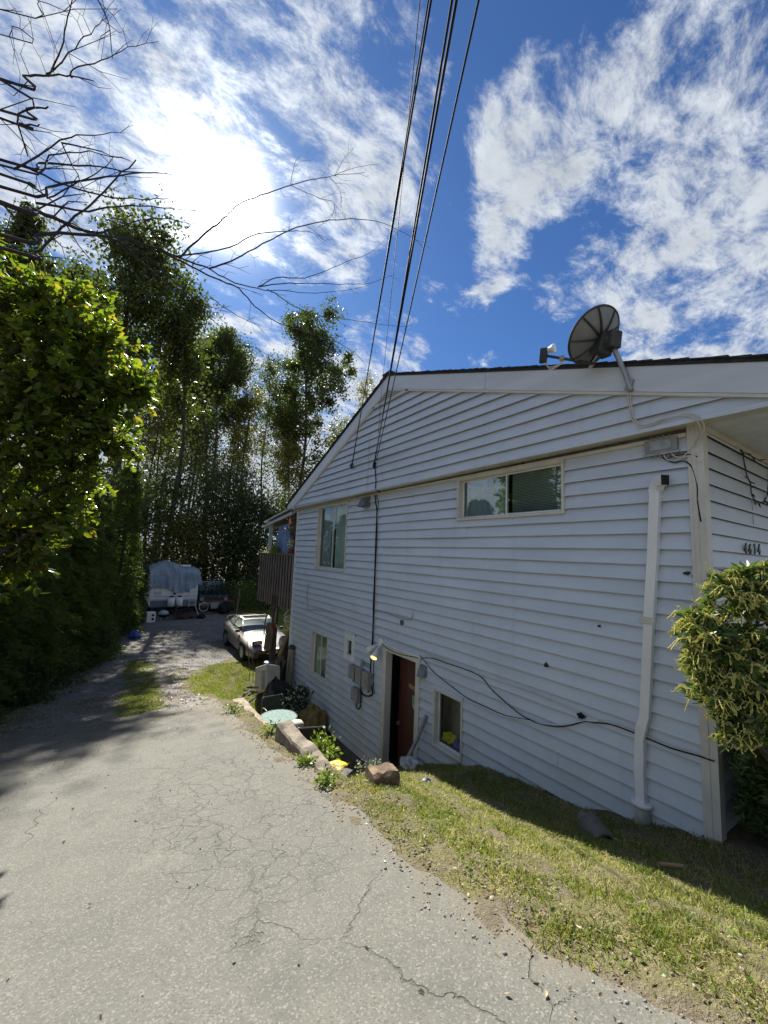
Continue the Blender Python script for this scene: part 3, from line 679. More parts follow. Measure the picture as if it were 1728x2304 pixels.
# house number, one thin metal digit each: 4 6 1 4 (flat seven-stroke cut-outs)
NUM = mat('pewter_digit', (0.10, 0.11, 0.11), (0.06, 0.065, 0.065), 12, .4, metal=.6)
def digit(pl, x, z, h=.105):
    mb = MB()
    for (x0, z0_, x1, z1_) in pl:
        d = Vector((x1 - x0, z1_ - z0_)); L = d.length; d /= L; nrm = Vector((-d.y, d.x)) * .0075
        c = [Vector((x0, z0_)) - d * .004 + nrm, Vector((x1, z1_)) + d * .004 + nrm, Vector((x1, z1_)) + d * .004 - nrm, Vector((x0, z0_)) - d * .004 - nrm]
        k = len(mb.v)
        mb.add([(x + p.x, YF - .044, z + p.y) for p in c] + [(x + p.x, YF - .032, z + p.y) for p in c], [(0, 1, 2, 3), (7, 6, 5, 4), (0, 4, 5, 1), (1, 5, 6, 2), (2, 6, 7, 3), (3, 7, 4, 0)])
    return mb
four = [(.045, 0, .045, .105), (.045, .105, .0, .035), (.0, .035, .062, .035)]
six = [(.05, .10, .02, .088), (.02, .088, .004, .05), (.004, .05, .008, .012), (.008, .012, .03, 0), (.03, 0, .052, .014), (.052, .014, .052, .04), (.052, .04, .03, .055), (.03, .055, .006, .04)]
one = [(.03, 0, .03, .105), (.03, .105, .008, .085)]
hn = empty('house_number', (5.27, YF, .155), 'row of four small metal digits 4614 on the front siding', 'house number')
for x, d, z in ((5.27, four, .155), (5.415, six, .158), (5.57, one, .162), (5.72, four, .165)):
    digit(d, x, z).build('digit', NUM, hn)
# ------------------------------------------------------------------ things fixed to the wall
def spline(pts, k=4):
    P = [Vector(p) for p in pts]; out = []
    for i in range(len(P) - 1):
        a, b, c, d = P[max(i - 1, 0)], P[i], P[i + 1], P[min(i + 2, len(P) - 1)]
        for j in range(k):
            t = j / k
            out.append(0.5 * ((2 * b) + (c - a) * t + (2 * a - 5 * b + 4 * c - d) * t * t + (3 * b - a - 3 * c + d) * t ** 3))
    return out + [P[-1]]
def wallcable(name, yz, r, m, label, x=None, k=4, cat='cable', group=None):
    x = x or (DX - .051)
    o = MB().tube(spline([(x if len(p) == 2 else p[2], p[0], p[1]) for p in yz], k), r, 6).build(name, m, None, smooth=True)
    return tag(o, label, cat, group)
wallcable('cable', [(6.50, -1.53), (5.76, -1.535), (5.30, -1.525), (4.60, -1.553), (3.89, -1.568), (3.06, -1.556), (2.87, -1.566), (2.40, -1.585), (2.25, -1.592), (2.12, -1.575), (1.94, -1.572), (1.83, -1.576), (1.63, -1.592), (1.43, -1.574), (1.31, -1.572)], .0065, CREAMWIRE, 'long cream cable running level along the siding to the front corner post')
wallcable('cable', [(6.36, -1.60), (6.1, -1.68), (5.70, -1.70), (5.30, -1.66), (5.11, -1.635), (4.84, -1.576), (4.53, -1.568), (3.89, -1.572), (3.62, -1.709), (3.24, -1.845), (3.08, -1.868), (2.92, -1.866), (2.71, -1.820), (2.55, -1.745), (2.40, -1.654), (2.30, -1.632), (2.14, -1.590), (1.94, -1.588), (1.63, -1.604), (1.43, -1.586), (1.31, -1.582)], .0065, BLACK, 'black cable that dips in a loop below the level cream cable', DX - .058)
wallcable('cable', [(5.12, -1.62), (4.83, -1.777), (4.59, -1.844), (4.35, -1.903), (4.10, -1.958), (3.75, -1.966), (3.42, -1.956), (3.08, -1.888), (2.88, -1.850), (2.65, -1.772), (2.45, -1.672), (2.26, -1.600)], .0065, WHITE, 'white cable sagging from the door frame over the basement window', DX - .056)
wallcable('cable', [(5.14, -1.60), (4.85, -1.75), (4.60, -1.83), (4.36, -1.88), (4.10, -1.935), (3.75, -1.945), (3.42, -1.945), (3.08, -1.880)], .005, BLACK, 'thin black cable beside the sagging white one above the basement window', DX - .050)
wallcable('cable', [(9.73, -.83), (9.81, -1.0), (9.82, -1.17), (9.76, -1.36), (9.68, -1.48), (9.2, -1.42), (8.32, -1.36)], .006, GREYWIRE, 'loose grey wire curling on the siding under the tall upstairs window')
wallcable('cable', [(6.54, -1.10), (6.2, -1.06), (5.88, -1.09), (5.55, -1.09), (5.41, -1.066), (5.36, -1.0), (5.35, -.944)], .006, GREYWIRE, 'short grey wire hooked up at its end beside the black riser')
wallcable('cable', [(6.71, 1.19), (6.66, 1.01), (6.61, .844), (6.607, .36), (6.60, -.12), (6.593, -.59), (6.60, -.90), (6.585, -1.14), (6.578, -1.344), (6.58, -1.645), (6.60, -1.953), (6.59, -2.32), (6.50, -2.55), (6.52, -2.63), (6.63, -2.69), (6.80, -2.72), (7.0, -2.67)], .013, BLACK, 'thick black service cable down the siding into the grey meter boxes')
wallcable('cable', [(6.66, 1.20), (6.56, 1.03), (6.57, .93), (6.60, .80), (6.56, .36), (6.57, -.3), (6.55, -.9), (6.555, -1.5), (6.50, -2.0), (6.47, -2.40), (6.42, -2.58)], .007, BLACK, 'thin black cable zigzagging beside the thick service cable', DX - .056)
wallcable('cable', [(6.47, 1.70, GX - .05), (6.42, 1.62, GX - .05), (6.40, 1.50, GX - .05), (6.38, 1.40, GX - .05), (6.40, zgb(6) + .0, GX - .035), (6.52, 1.24, DX - .06), (6.66, 1.21, DX - .03)], .011, BLACK, 'black cable looping over the lower lip of the gable', k=5)
wallcable('cable', [(6.355, 2.93, GX - .044), (6.36, 2.6, GX - .044), (6.375, 2.39, GX - .044), (6.31, 2.37, GX - .05)], .004, BLACK, 'thin black wire hanging from the gable vent')
wallcable('cable', [(6.72, 2.45, GX - .044), (6.70, 1.9, GX - .044), (6.72, 1.31, GX - .044)], .003, GREYWIRE, 'hair-thin grey wire straight down the gable')
wallcable('cable', [(1.784, 1.66, GX - .06), (1.775, 1.52, GX - .05), (1.76, 1.42, GX - .05), (1.70, 1.335, GX - .05), (1.60, 1.325, GX - .05), (1.497, 1.34, GX - .05), (1.342, 1.325, GX - .05), (1.27, 1.27, GX - .05), (1.262, 1.20, GX + .02), (1.33, 1.12, DX - .05), (1.352, 1.03, DX - .05), (1.42, 1.0, DX - .05), (1.50, 1.02, DX - .06), (1.54, 1.09, DX - .06)], .007, CREAMWIRE, 'cream cable from the satellite dish foot to the switch box', k=5)
wallcable('cable', [(1.80, 1.66, GX - .07), (1.79, 1.52, GX - .056), (1.775, 1.41, GX - .056), (1.71, 1.315, GX - .056), (1.60, 1.31, GX - .056), (1.48, 1.33, GX - .056), (1.33, 1.338, GX - .056), (1.245, 1.29, GX - .056), (1.235, 1.19, GX + .03), (1.36, 1.08, DX - .06), (1.46, .99, DX - .06), (1.56, 1.0, DX - .06), (1.60, 1.09, DX - .06)], .006, CREAMWIRE, 'second cream cable under the gable lip, twin of the dish cable', k=5)
wallcable('cable', [(1.60, 1.09, DX - .06), (1.60, 1.03), (1.545, .985), (1.507, .964), (1.45, .967), (1.417, .955), (1.375, .90), (1.352, .80), (1.342, .706), (1.345, .6), (1.338, .507), (1.325, .40)], .006, BLACK, 'black cable curving from the switch box down to the corner post')
wallcable('cable', [(1.58, 1.0), (1.52, 1.025), (1.449, 1.028), (1.40, 1.022), (1.362, 1.009), (1.33, .985)], .0055, BLACK, 'short black cable arching from the switch box to the corner post')
# odd rags, holes and blobs on the siding
DKHOLE = mat('torn_hole', (0.02, 0.02, 0.022), (0.035, 0.035, 0.035), 30, .9)
for (y, z, s, lab) in ((1.454, -.057, .030, 'left one of the two dark holes near the corner post'), (1.399, -.084, .026, 'right one of the two dark holes near the corner post'), (2.855, -1.197, .045, 'ragged dark hole in the siding above the level cream cable'), (2.246, -.653, .022, 'small dark hole under a lap left of the downspout'), (2.87, -2.56, .018, 'dark speck hole in the lowest siding course'), (1.714, -.419, .010, 'pinhole right of the downspout bracket')):
    n = 9; rr = random.Random(int(y * 100)); vs = [(DX - .0435, y + s * rr.uniform(.45, 1) * math.cos(2 * math.pi * i / n), z + s * .8 * rr.uniform(.4, 1) * math.sin(2 * math.pi * i / n)) for i in range(n)]
    vs += [(DX - .006, p[1], p[2]) for p in vs]
    tag(MB().add(vs, [tuple(range(n)), tuple(range(n, 2 * n))[::-1]] + [(i, (i + 1) % n, n + (i + 1) % n, n + i) for i in range(n)]).build('hole', DKHOLE), lab, 'hole')
crumpled('rag', (DX - .05, 5.66, -1.165), .045, mat('grey_rag', (0.11, 0.11, 0.105), (0.05, 0.05, 0.05), 20, .9), 9, 'dark grey rag stuck on the siding under the hooked wire', 'rag', (.5, 1, .9))
crumpled('cable_clip', (DX - .055, 2.44, -1.61), .04, BLACK, 11, 'black tape lump where the cables meet left of the downspout', 'cable clip', (.6, 1, .7))
# grey meter boxes
def gbox(y0, y1, z0, z1, d, label, lid=True):
    b = empty('junction_box', (DX - .02, (y0 + y1) / 2, z0), label, 'junction box', 'grey electrical boxes left of the basement door')
    MB().box((DX - .018 - d, y0, z0), (DX - .018, y1, z1)).build('box_body', GREYBOX, b, bevel=.006)
    MB().box((DX - .024 - d, y0 - .006, z0 + .012), (DX - .0185 - d, y1 + .006, z1 + .006)).build('cover', GREYBOX, b, bevel=.003)
    MB().lathe((DX - .024 - d, (y0 + y1) / 2, z0 + .05), [(.012, 0), (.012, -.008)], 8, 'X').build('screw', STEEL, b)
    MB().lathe((DX - .06, (y0 + y1) / 2, z0 - .06), [(.022, 0), (.022, .0595)], 10).build('conduit_hub', GREYBOX, b)
    return b
gbox(7.10, 7.32, -2.52, -2.27, .10, 'upper left grey box of the four electrical boxes')
gbox(6.83, 7.03, -2.55, -2.235, .11, 'middle grey box in the upper row of electrical boxes')
gbox(6.53, 6.75, -2.56, -2.245, .13, 'upper right grey box nearest the door')
gbox(6.93, 7.18, -2.91, -2.66, .10, 'lower grey box hanging under the other three')
tag(MB().box((DX - .030, 6.66, -2.235), (DX - .018, 6.87, -2.115)).build('plate', mat('teal_plate', (0.22, 0.34, 0.33), (0.17, 0.27, 0.27), 8, .5)), 'faded teal plate above the grey electrical boxes', 'plate')
tag(MB().box((DX - .05, 6.88, -2.22), (DX - .018, 6.98, -2.08)).build('conduit_fitting', GREYBOX, bevel=.004), 'small grey fitting left of the teal plate', 'fitting')
wallcable('cable', [(7.05, -2.97), (7.02, -3.02), (6.95, -3.03), (6.88, -2.95), (6.87, -2.75), (6.9, -2.6)], .012, BLACK, 'black conduit looping under the lower grey box', DX - .07)
# twin-head flood light
fl = empty('flood_light', (DX - .02, 6.30, -1.66), 'white twin-headed flood light beside the door frame, one head lit', 'flood light')
MB().lathe((DX - .018, 6.30, -1.63), [(.085, 0), (.085, -.03), (.05, -.06)], 16, 'X').build('mount', WHITE, fl, smooth=False)
for (dy, dz, dx, lit) in ((.19, -.15, -.12, 0), (-.05, -.20, -.15, 1)):
    c = Vector((DX - .05, 6.30, -1.64)); e = c + Vector((dx, dy, dz)); q = (e - c).normalized().to_track_quat('Z', 'Y').to_matrix()
    MB().tube([c, c + (e - c) * .45], .016, 8).build('arm', WHITE, fl)
    h = MB().lathe(c + (e - c) * .45, [(.028, 0), (.042, .04), (.052, .08), (.068, .13), (.072, .175)], 16, 'Z', q).build('lamp_head', WHITE, fl, smooth=True)
    if lit:
        lm = bpy.data.materials.new('warm_bulb'); lm.use_nodes = True
        pb = lm.node_tree.nodes['Principled BSDF']; pb.inputs['Base Color'].default_value = (.8, .7, .3, 1); pb.inputs['Emission Color'].default_value = (1, .82, .30, 1); pb.inputs['Emission Strength'].default_value = .55
    else: lm = WHITE
    MB().lathe(c + (e - c) * .45, [(.064, .1755), (.060, .195), (.03, .21)], 16, 'Z', q).build('bulb', lm, h, smooth=True)
# hooded vents
def vent(y, z, w, h, d, m, label, frame=None):
    v = empty('wall_vent', (DX - .02, y, z), label, 'vent')
    if frame: MB().box((DX - .024, y - w / 2 - .035, z - .05), (DX - .018, y + w / 2 + .035, z + h + .04)).build('flange', frame, v)
    a, b = y - w / 2, y + w / 2; x = DX - .025
    MB().add([(x, a, z + h), (x, b, z + h), (x, b, z), (x, a, z), (x - d, a, z - .01), (x - d, b, z - .01), (x - d * .45, a, z + h * .9), (x - d * .45, b, z + h * .9)],
             [(0, 1, 7, 6), (6, 7, 5, 4), (0, 6, 4, 3), (1, 2, 5, 7)]).build('hood', m, v)
    MB().box((x - d * .6, a + .02, z + .004), (x - d * .55, b - .02, z + h * .6)).build('flap', DKGREY, v)
    return v
vent(7.03, .98, .24, .20, .18, mat('dull_vent', (0.13, 0.14, 0.15), (0.08, 0.085, 0.09), 8, .5), 'dented metal hooded vent under the gable lip')
vent(5.045, -1.90, .15, .17, .10, mat('vent_grey', (0.20, 0.22, 0.25), (0.14, 0.15, 0.17), 6, .4), 'grey hooded vent in a white flange beside the door frame', WHITE)
# satellite switch box
sb = empty('switch_box', (DX - .02, 1.60, 1.06), 'flat grey cable switch box high on the siding by the corner post', 'switch box')
MB().box((DX - .075, 1.475, 1.075), (DX - .02, 1.745, 1.215)).build('box_body', GREYBOX, sb, bevel=.006)
MB().box((DX - .083, 1.52, 1.10), (DX - .0755, 1.70, 1.20)).build('cover', STEEL, sb, bevel=.003)
MB().box((DX - .078, 1.46, 1.055), (DX - .02, 1.76, 1.0745)).build('bracket', STEEL, sb)
for i in range(4): MB().lathe((DX - .05, 1.54 + i * .05, 1.216), [(.009, 0), (.009, .03)], 8).build('connector', STEEL, sb)
for i in range(5): MB().lathe((DX - .05, 1.50 + i * .055, 1.030), [(.007, 0), (.007, .0245)], 8).build('connector', STEEL, sb)
# the downspout that stops short of the gutter
dsp = empty('downspout', (DX - .06, 1.80, -2.2), 'white square downspout with an open elbow at its top, feeding a stub drain', 'downspout')
def rectloft(mb, secs):
    k = len(mb.v)
    for c, u, v, a, b in secs:
        c, u, v = Vector(c), Vector(u), Vector(v)
        for s, t in ((-1, -1), (1, -1), (1, 1), (-1, 1)): mb.v.append(tuple(c + u * s * a / 2 + v * t * b / 2))
    for i in range(len(secs) - 1):
        for j in range(4): mb.f.append((k + i * 4 + j, k + i * 4 + (j + 1) % 4, k + i * 4 + 4 + (j + 1) % 4, k + i * 4 + 4 + j))
    return mb
U, V_ = (0, 1, 0), (1, 0, 0)
def xd(z, e=0): return DX - .062 + e
rectloft(MB(), [((xd(0), 1.668, .70), U, V_, .085, .075), ((xd(0), 1.705, .1), U, V_, .085, .075), ((xd(0), 1.755, -.52), U, V_, .085, .075)]).build('pipe', DOWN, dsp, bevel=.005)
rectloft(MB(), [((xd(0), 1.755, -.515), U, V_, .080, .070), ((xd(0), 1.79, -1.05), U, V_, .080, .070), ((xd(0), 1.815, -1.40), U, V_, .082, .070), ((xd(0, -.012), 1.842, -1.50), U, V_, .092, .060), ((xd(0, -.004), 1.862, -1.62), U, V_, .078, .066), ((xd(0), 1.868, -1.78), U, V_, .084, .070), ((xd(0), 1.875, -1.90), U, V_, .084, .074)]).build('pipe', DOWN, dsp, bevel=.004)
rectloft(MB(), [((xd(0), 1.874, -1.885), U, V_, .078, .068), ((xd(0), 1.868, -2.17), U, V_, .078, .068)]).build('pipe', DOWN, dsp, bevel=.004)
# ribbed elbow turning out towards the front
el = []
for i in range(13):
    t = i / 12; a = t * math.radians(80); rad = .10
    cy, cz_ = 1.668 - rad + rad * math.cos(a) - .0, .695 + rad * math.sin(a)
    g = 1.0 + (.035 if i % 2 else 0)
    ph = math.radians(34) * min(1, t * 1.3); q = cy - 1.668
    el.append(((xd(0) + q * math.sin(ph), 1.668 + q * math.cos(ph), cz_), (math.sin(ph) * math.cos(a), math.cos(ph) * math.cos(a), math.sin(a)), (math.cos(ph), -math.sin(ph), 0), .088 * g, .078 * g))
hv = Vector((-math.sin(math.radians(34)), -math.cos(math.radians(34)), 0)); sv = Vector((math.cos(math.radians(34)), -math.sin(math.radians(34)), 0))
el.append((tuple(Vector(el[-1][0]) + hv * .06), (0, 0, 1), tuple(sv), .096, .086))
e1 = rectloft(MB(), el).build('elbow', DOWN, dsp)
c = Vector(el[-1][0]) - hv * .012; MB().add([c + sv * a_ * .041 + Vector((0, 0, b_ * .046)) for a_, b_ in ((-1, -1), (1, -1), (1, 1), (-1, 1))], [(0, 1, 2, 3)]).build('elbow_mouth', BLACK, e1)
MB().box((xd(0) - .044, 1.70, -.545), (xd(0) - .039, 1.82, -.485)).box((xd(0) - .039, 1.80, -.545), (DX - .02, 1.815, -.485)).build('strap', TRIM, dsp, bevel=.002)
MB().lathe((xd(0), 1.868, -2.20), [(.082, 0), (.088, .012), (.088, .026), (.070, .034)], 20).build('collar', DOWN, dsp, smooth=False)
MB().lathe((xd(0), 1.864, -2.45), [(.066, 0), (.068, .2495)], 20).build('drain_stub', mat('grimy_pipe', (0.42, 0.42, 0.36), (0.24, 0.25, 0.21), 7, .6), dsp, smooth=True)
# satellite dish on its foot on the rake board
dish = empty('satellite_dish', (GX - .06, 1.76, 1.70), 'grey satellite dish seen from behind on a bent mast above the eave', 'satellite dish')
ft = Vector((GX - .065, 1.78, 1.72)); knee = Vector((GX - .09, 1.97, 2.05)); 
hub = Vector((GX - .11, 2.03, 2.33)); 
MB().tube(spline([(4.020, 1.763, 1.681), (3.995, 1.796, 1.845), (3.971, 1.839, 2.006), (3.945, 1.867, 2.111), (3.930, 1.879, 2.195)], 5), .024, 10).build('mast', STEEL, dish, smooth=True)
MB().box((GX - .062, 1.70, 1.70), (GX - .0565, 1.86, 1.87), Matrix.Rotation(.35, 3, 'X')).obox((GX - .075, 1.775, 1.75), (.05, .06, .10), 0, .3).build('foot', STEEL, dish)
DISHG = mat('dish_grey', (0.20, 0.205, 0.205), (0.15, 0.155, 0.155), 3, .5)
DC, DN, DU, DR = Vector((3.856, 1.967, 2.266)), Vector((-0.069, 0.785, 0.616)), Vector((-0.206, -0.615, 0.761)), Vector((0.976, -0.075, 0.204))
def dpt(rho, t, off=0.0): return DC + DU * (0.280 * rho * math.cos(t)) + DR * (0.360 * rho * math.sin(t)) + DN * (.075 * rho * rho + off)
vs = []; fs = []; NR, NS = 8, 40
for side, off in ((0, 0.0), (1, -.008)):
    for i in range(NR + 1):
        for j in range(NS): vs.append(dpt(i / NR + 1e-4, 2 * math.pi * j / NS, off))
B_ = (NR + 1) * NS
for i in range(NR):
    for j in range(NS):
        q = (i * NS + j, i * NS + (j + 1) % NS, (i + 1) * NS + (j + 1) % NS, (i + 1) * NS + j); fs += [q, tuple(B_ + k for k in q[::-1])]
MB().add(vs, fs).build('reflector', DISHG, dish, smooth=True)
MB().tube([dpt(1.0, 2 * math.pi * j / 48, -.003) for j in range(49)], .013, 6).build('rim', DKGREY, dish, smooth=True)
for tt in (20, 60, 118, 160, 208, 252, 300, 335):
    a_ = math.radians(tt); MB().tube([dpt(q, a_, -.016) for q in (.18, .4, .6, .8, .98)], [.016, .012, .010, .009, .007], 5).build('rib', DKGREY, dish, smooth=True)
hb = DC - DN * .09; hubp = Vector((3.924, 1.880, 2.213))
MB().obox(DC - DN * .055 + DR * .02 - DU * .06, (.17, .13, .20), -.3, .2, .2).obox(hubp + (hb - hubp) * .35, (.13, .15, .17), -.3, .15).build('bracket', DKGREY, dish, bevel=.012)
MB().tube([hubp + Vector((0, 0, -.05)), hb, DC - DN * .02], [.04, .045, .05], 8).build('clamp', DKGREY, dish)
p0 = Vector((3.844, 2.032, 2.014)); p1 = Vector((3.753, 2.520, 2.272))
MB().tube([p0 + (p0 - p1) * .12 + Vector((0, 0, .08)), p0, p1], [.016, .016, .015], 8).build('feed_arm', DKGREY, dish)
MB().obox(p0.lerp(p1, .62), (.05, .05, .045), .4).build('arm_clip', GREYBOX, dish)
lnb = MB().obox(p1 + Vector((-.01, .01, .0)), (.06, .075, .16), .35, .1).build('feed_head', DKGREY, dish, bevel=.008)
q = (p0 + Vector((0, 0, .25)) - p1).normalized().to_track_quat('Z', 'Y').to_matrix()
MB().lathe(p1 + Vector((.01, -.02, .055)), [(.02, -.03), (.03, .02), (.048, .07), (.048, .085)], 14, 'Z', q).build('horn', WHITE, lnb)
for i in range(3): MB().tube(spline([p1 + Vector((.01 * i, 0, -.07)), p1 + Vector((.02 + .02 * i, -.02, -.13 - .01 * i)), p1.lerp(p0, .22 + .03 * i) + Vector((0, 0, -.10)), p1.lerp(p0, .45) + Vector((0, 0, -.01))], 4), .005, 5).build('cable', CREAMWIRE, lnb)
for i in range(3): MB().tube(spline([DC - DN * .03 - DU * .30 + DR * (.02 * i), DC - DN * .07 - DU * .15 + DR * (.02 * i - .02), hb + Vector((0, 0, .02 * i)), hubp + Vector((-.02, .0, .05)), hubp + Vector((0, -.03, -.10))], 4), .006, 5).build('cable', CREAMWIRE, dish)

# ------------------------------------------------------------------ overhead service wires
def drop(name, a, b, sag, r, m, label, k=26):
    a, b = Vector(a), Vector(b); pts = []
    for i in range(k + 1):
        t = i / k; p = a.lerp(b, t); p.z -= sag * 4 * t * (1 - t); pts.append(p)
    return tag(MB().tube(pts, r, 6).build(name, m, None, smooth=True), label, 'power line', 'overhead wires from the gable')
drop('power_line', (4.050, 7.380, 1.900), (-4.654, -10.841, 7.983), 0.35, 0.0075, BLACK, 'left of the overhead wires, landing on the left gable anchor')
drop('power_line', (4.050, 7.350, 1.920), (-4.698, -10.744, 8.131), 0.42, 0.0055, DKGREY, 'thin wire twisted beside the left overhead wire')
drop('power_line', (4.060, 6.360, 2.900), (-4.859, -8.467, 5.508), 0.25, 0.0035, DKGREY, 'thinnest overhead wire, ending at the gable vent')
drop('power_line', (4.050, 6.460, 1.760), (-4.310, -9.061, 7.823), 0.18, 0.0085, BLACK, 'left strand of the thick overhead pair')
drop('power_line', (4.050, 6.470, 1.790), (-4.237, -9.135, 7.757), 0.18, 0.01, BLACK, 'right strand of the thick overhead pair')
drop('power_line', (4.050, 6.400, 1.810), (-3.873, -9.240, 7.548), 0.12, 0.0075, BLACK, 'rightmost overhead wire, apart from the bundle')
kn = crumpled('cable_anchor', (GX - .05, 7.38, 1.88), .045, DKGREY, 21, 'dark knotted cable anchor on the gable, left one', 'cable anchor', (.8, 1, 1.2))
crumpled('cable_anchor', (GX - .05, 6.46, 1.74), .04, BLACK, 22, 'black cable anchor on the gable where the thick wires land', 'cable anchor', (.8, 1, 1.6))
# string of dead fairy lights along the porch
GREENW = mat('dark_green_wire', (0.012, 0.022, 0.014), (0.02, 0.03, 0.02), 10, .5)
def lights(xz, label, seed):
    s = empty('string_lights', (xz[0][0], YF, xz[0][1]), label, 'string lights', 'string lights on the porch siding')
    pts = spline([(x, YF - .035, z) for x, z in xz], 5); MB().tube(pts, .006, 5).build('wire', GREENW, s)
    rr = random.Random(seed)
    for p in pts[2::3]:
        d = Vector((rr.uniform(-.6, 1), rr.uniform(-.5, .1), rr.uniform(-.8, .3))).normalized()
        MB().tube([p, p + d * .035, p + d * .055], [.007, .007, .003], 5).build('bulb', GREENW, s)
    return s
lights([(5.13, 1.27), (5.37, 1.224), (5.474, 1.013), (5.603, .917), (5.614, .812), (5.812, .728), (6.047, .768), (6.29, .794), (6.6, .83)], 'dark string of fairy lights drooping lowest over the porch siding', 1)
lights([(5.30, 1.255), (5.372, 1.244), (5.663, 1.238), (6.045, 1.243), (6.40, 1.258)], 'dark string of fairy lights just under the porch soffit', 2)
lights([(6.35, 1.25), (6.26, .962), (6.2, .86), (6.047, .768)], 'short steep dark string of fairy lights rising to the soffit', 3)
tag(MB().tube(spline([(5.606, YF - .03, .773), (5.64, YF - .03, .62), (5.639, YF - .03, .471)]), .003, 5).build('cable', GREYWIRE), 'thin loose grey wire on the front siding above the house number', 'cable')

# ------------------------------------------------------------------ retaining walls and what lies about the sunken yard
def rough_block(name, secs, m, label, cat, parent=None, seed=3, nz=3):
    """secs: list of (centre xy, half width, z bottom, z top) along the run; jagged edges"""
    rr = random.Random(seed); vs = []; fs = []; m_ = 8
    for i, (x, y, hw, zb, zt, ang) in enumerate(secs):
        u = Vector((math.cos(ang), math.sin(ang)))
        j = lambda s: rr.uniform(-s, s)
        prof = [(-hw, zb), (-hw + j(.012), zb * .5 + zt * .5), (-hw + j(.012), zt - .03), (-hw + .03 + j(.01), zt + j(.008)), (hw - .03 + j(.01), zt + j(.008)), (hw + j(.01), zt - .03), (hw + j(.01), zb * .5 + zt * .5), (hw, zb)]
        for a, z in prof: vs.append((x + u.x * a, y + u.y * a, z))
    n = len(secs)
    for i in range(n - 1):
        for q in range(8): fs.append((i * 8 + q, i * 8 + (q + 1) % 8, i * 8 + 8 + (q + 1) % 8, i * 8 + 8 + q))
    fs += [tuple(range(8))[::-1], tuple(range((n - 1) * 8, n * 8))]
    return tag(MB().add(vs, fs).build(name, m, parent), label, cat)
rough_block('retaining_wall', [(1.985 + .01 * t + .012 * math.sin(i), 3.42 + 1.70 * t, .105, -2.75, -2.175 - .012 * math.sin(i * 2.1) - .01 * t, 0) for i, t in enumerate([k / 15 for k in range(16)])], CONC, 'thick weathered concrete retaining wall standing above the drive edge', 'retaining wall', seed=5)
rough_block('retaining_wall', [(2.02 + .27 * t + .006 * math.sin(i * 1.7), 5.14 + 3.25 * t, .13, -4.2, (-2.50 - .50 * t) + .04 * sm(.5, 1, t), 0) for i, t in enumerate([k / 22 for k in range(23)])], mat('pale_concrete_curb', (0.30, 0.25, 0.185), (0.19, 0.155, 0.11), 6, .9, .6, 40), 'low sloping concrete curb running on beyond the thick retaining wall', 'retaining wall', seed=8)
rough_block('wood_block', [(2.20 + .26 * t, 3.36 - .06 * t, .105, -2.27 , -2.045 + .012 * math.sin(i * 2.3), math.radians(80)) for i, t in enumerate([k / 5 for k in range(6)])], mat('rotten_timber', (0.24, 0.17, 0.105), (0.09, 0.06, 0.04), 9, .9, .6, 30), 'rotting square timber block lying at the end of the retaining wall', 'wood block', seed=4)
tag(MB().obox((2.66, 3.58, -2.30), (.05, .085, .045), .3, .1).build('wood_chip', WOODL, bevel=.004), 'small pale offcut of wood on the grass before the door', 'wood offcut')
crumpled('scrap', (2.92, 3.36, -2.34), .045, mat('grey_blue_scrap', (0.13, 0.14, 0.19), (0.06, 0.06, 0.08), 20, .5), 31, 'small crumpled grey scrap on the shaded grass', 'scrap', (1, 1, .6))
# splayed broken clay tile lying by the drain
def broken_tile():
    n = 10; vs = []; c = Vector((3.66, 1.98, -2.30)); ax = Vector((.55, .83, 0)).normalized(); sd = Vector((ax.y, -ax.x, 0))
    for k, r_ in ((0, .10), (1, .085)):
        for L in (0, .30):
            for i in range(n + 1):
                a = math.radians(-20 + 200 * i / n); l = L + (.04 * math.sin(i * 1.9) if L else 0)
                vs.append(tuple(c + ax * (l - .15) + sd * r_ * math.cos(a) + Vector((0, 0, r_ * math.sin(a) - .02))))
    fs = []; m = n + 1
    for i in range(n): fs += [(i, i + 1, m + i + 1, m + i), (2 * m + i + 1, 2 * m + i, 3 * m + i, 3 * m + i + 1), (m + i, m + i + 1, 3 * m + i + 1, 3 * m + i), (i + 1, i, 2 * m + i, 2 * m + i + 1)]
    tag(MB().add(vs, fs).build('broken_pipe', mat('grey_clay', (0.15, 0.145, 0.13), (0.09, 0.088, 0.08), 9, .8, .3)), 'broken half pipe lying on the shaded grass before the drain stub', 'broken pipe')
broken_tile()
tag(MB().tube([(4.24, 4.93, -2.46), (4.16, 5.02, -2.8), (3.95, 5.26, -3.50)], .03, 4).build('plank', mat('grey_plank', (0.30, 0.31, 0.31), (0.20, 0.20, 0.20), 8, .8)), 'grey weathered plank leaning on the door frame', 'plank')
crumpled('bag', (4.05, 5.05, -3.16), .13, mat('white_plastic_bag', (0.55, 0.56, 0.55), (0.36, 0.36, 0.34), 8, .5), 17, 'dirty white plastic bag in the grass at the foot of the door frame', 'bag', (1.1, 1.3, .6))
tag(MB().obox((3.35, 1.30, -2.03), (.02, .16, .012), .9, .0).build('stick', WOODL), 'short pale stick on the shaded lawn', 'stick')
crumpled('plastic_sheet', (2.17, 4.02, -2.30), .13, mat('scuffed_yellow_plastic', (0.60, 0.47, 0.02), (0.30, 0.21, 0.03), 9, .5, .3), 35, 'bright yellow plastic piece tucked behind the retaining wall', 'plastic sheet', (1.1, .8, .22), 12, .35)
tag(MB().obox((2.55, 4.62, -2.88), (.34, .26, .30), .5).build('crate', DKGREY, bevel=.01), 'dark crate behind the retaining wall next to the yellow plastic', 'crate')
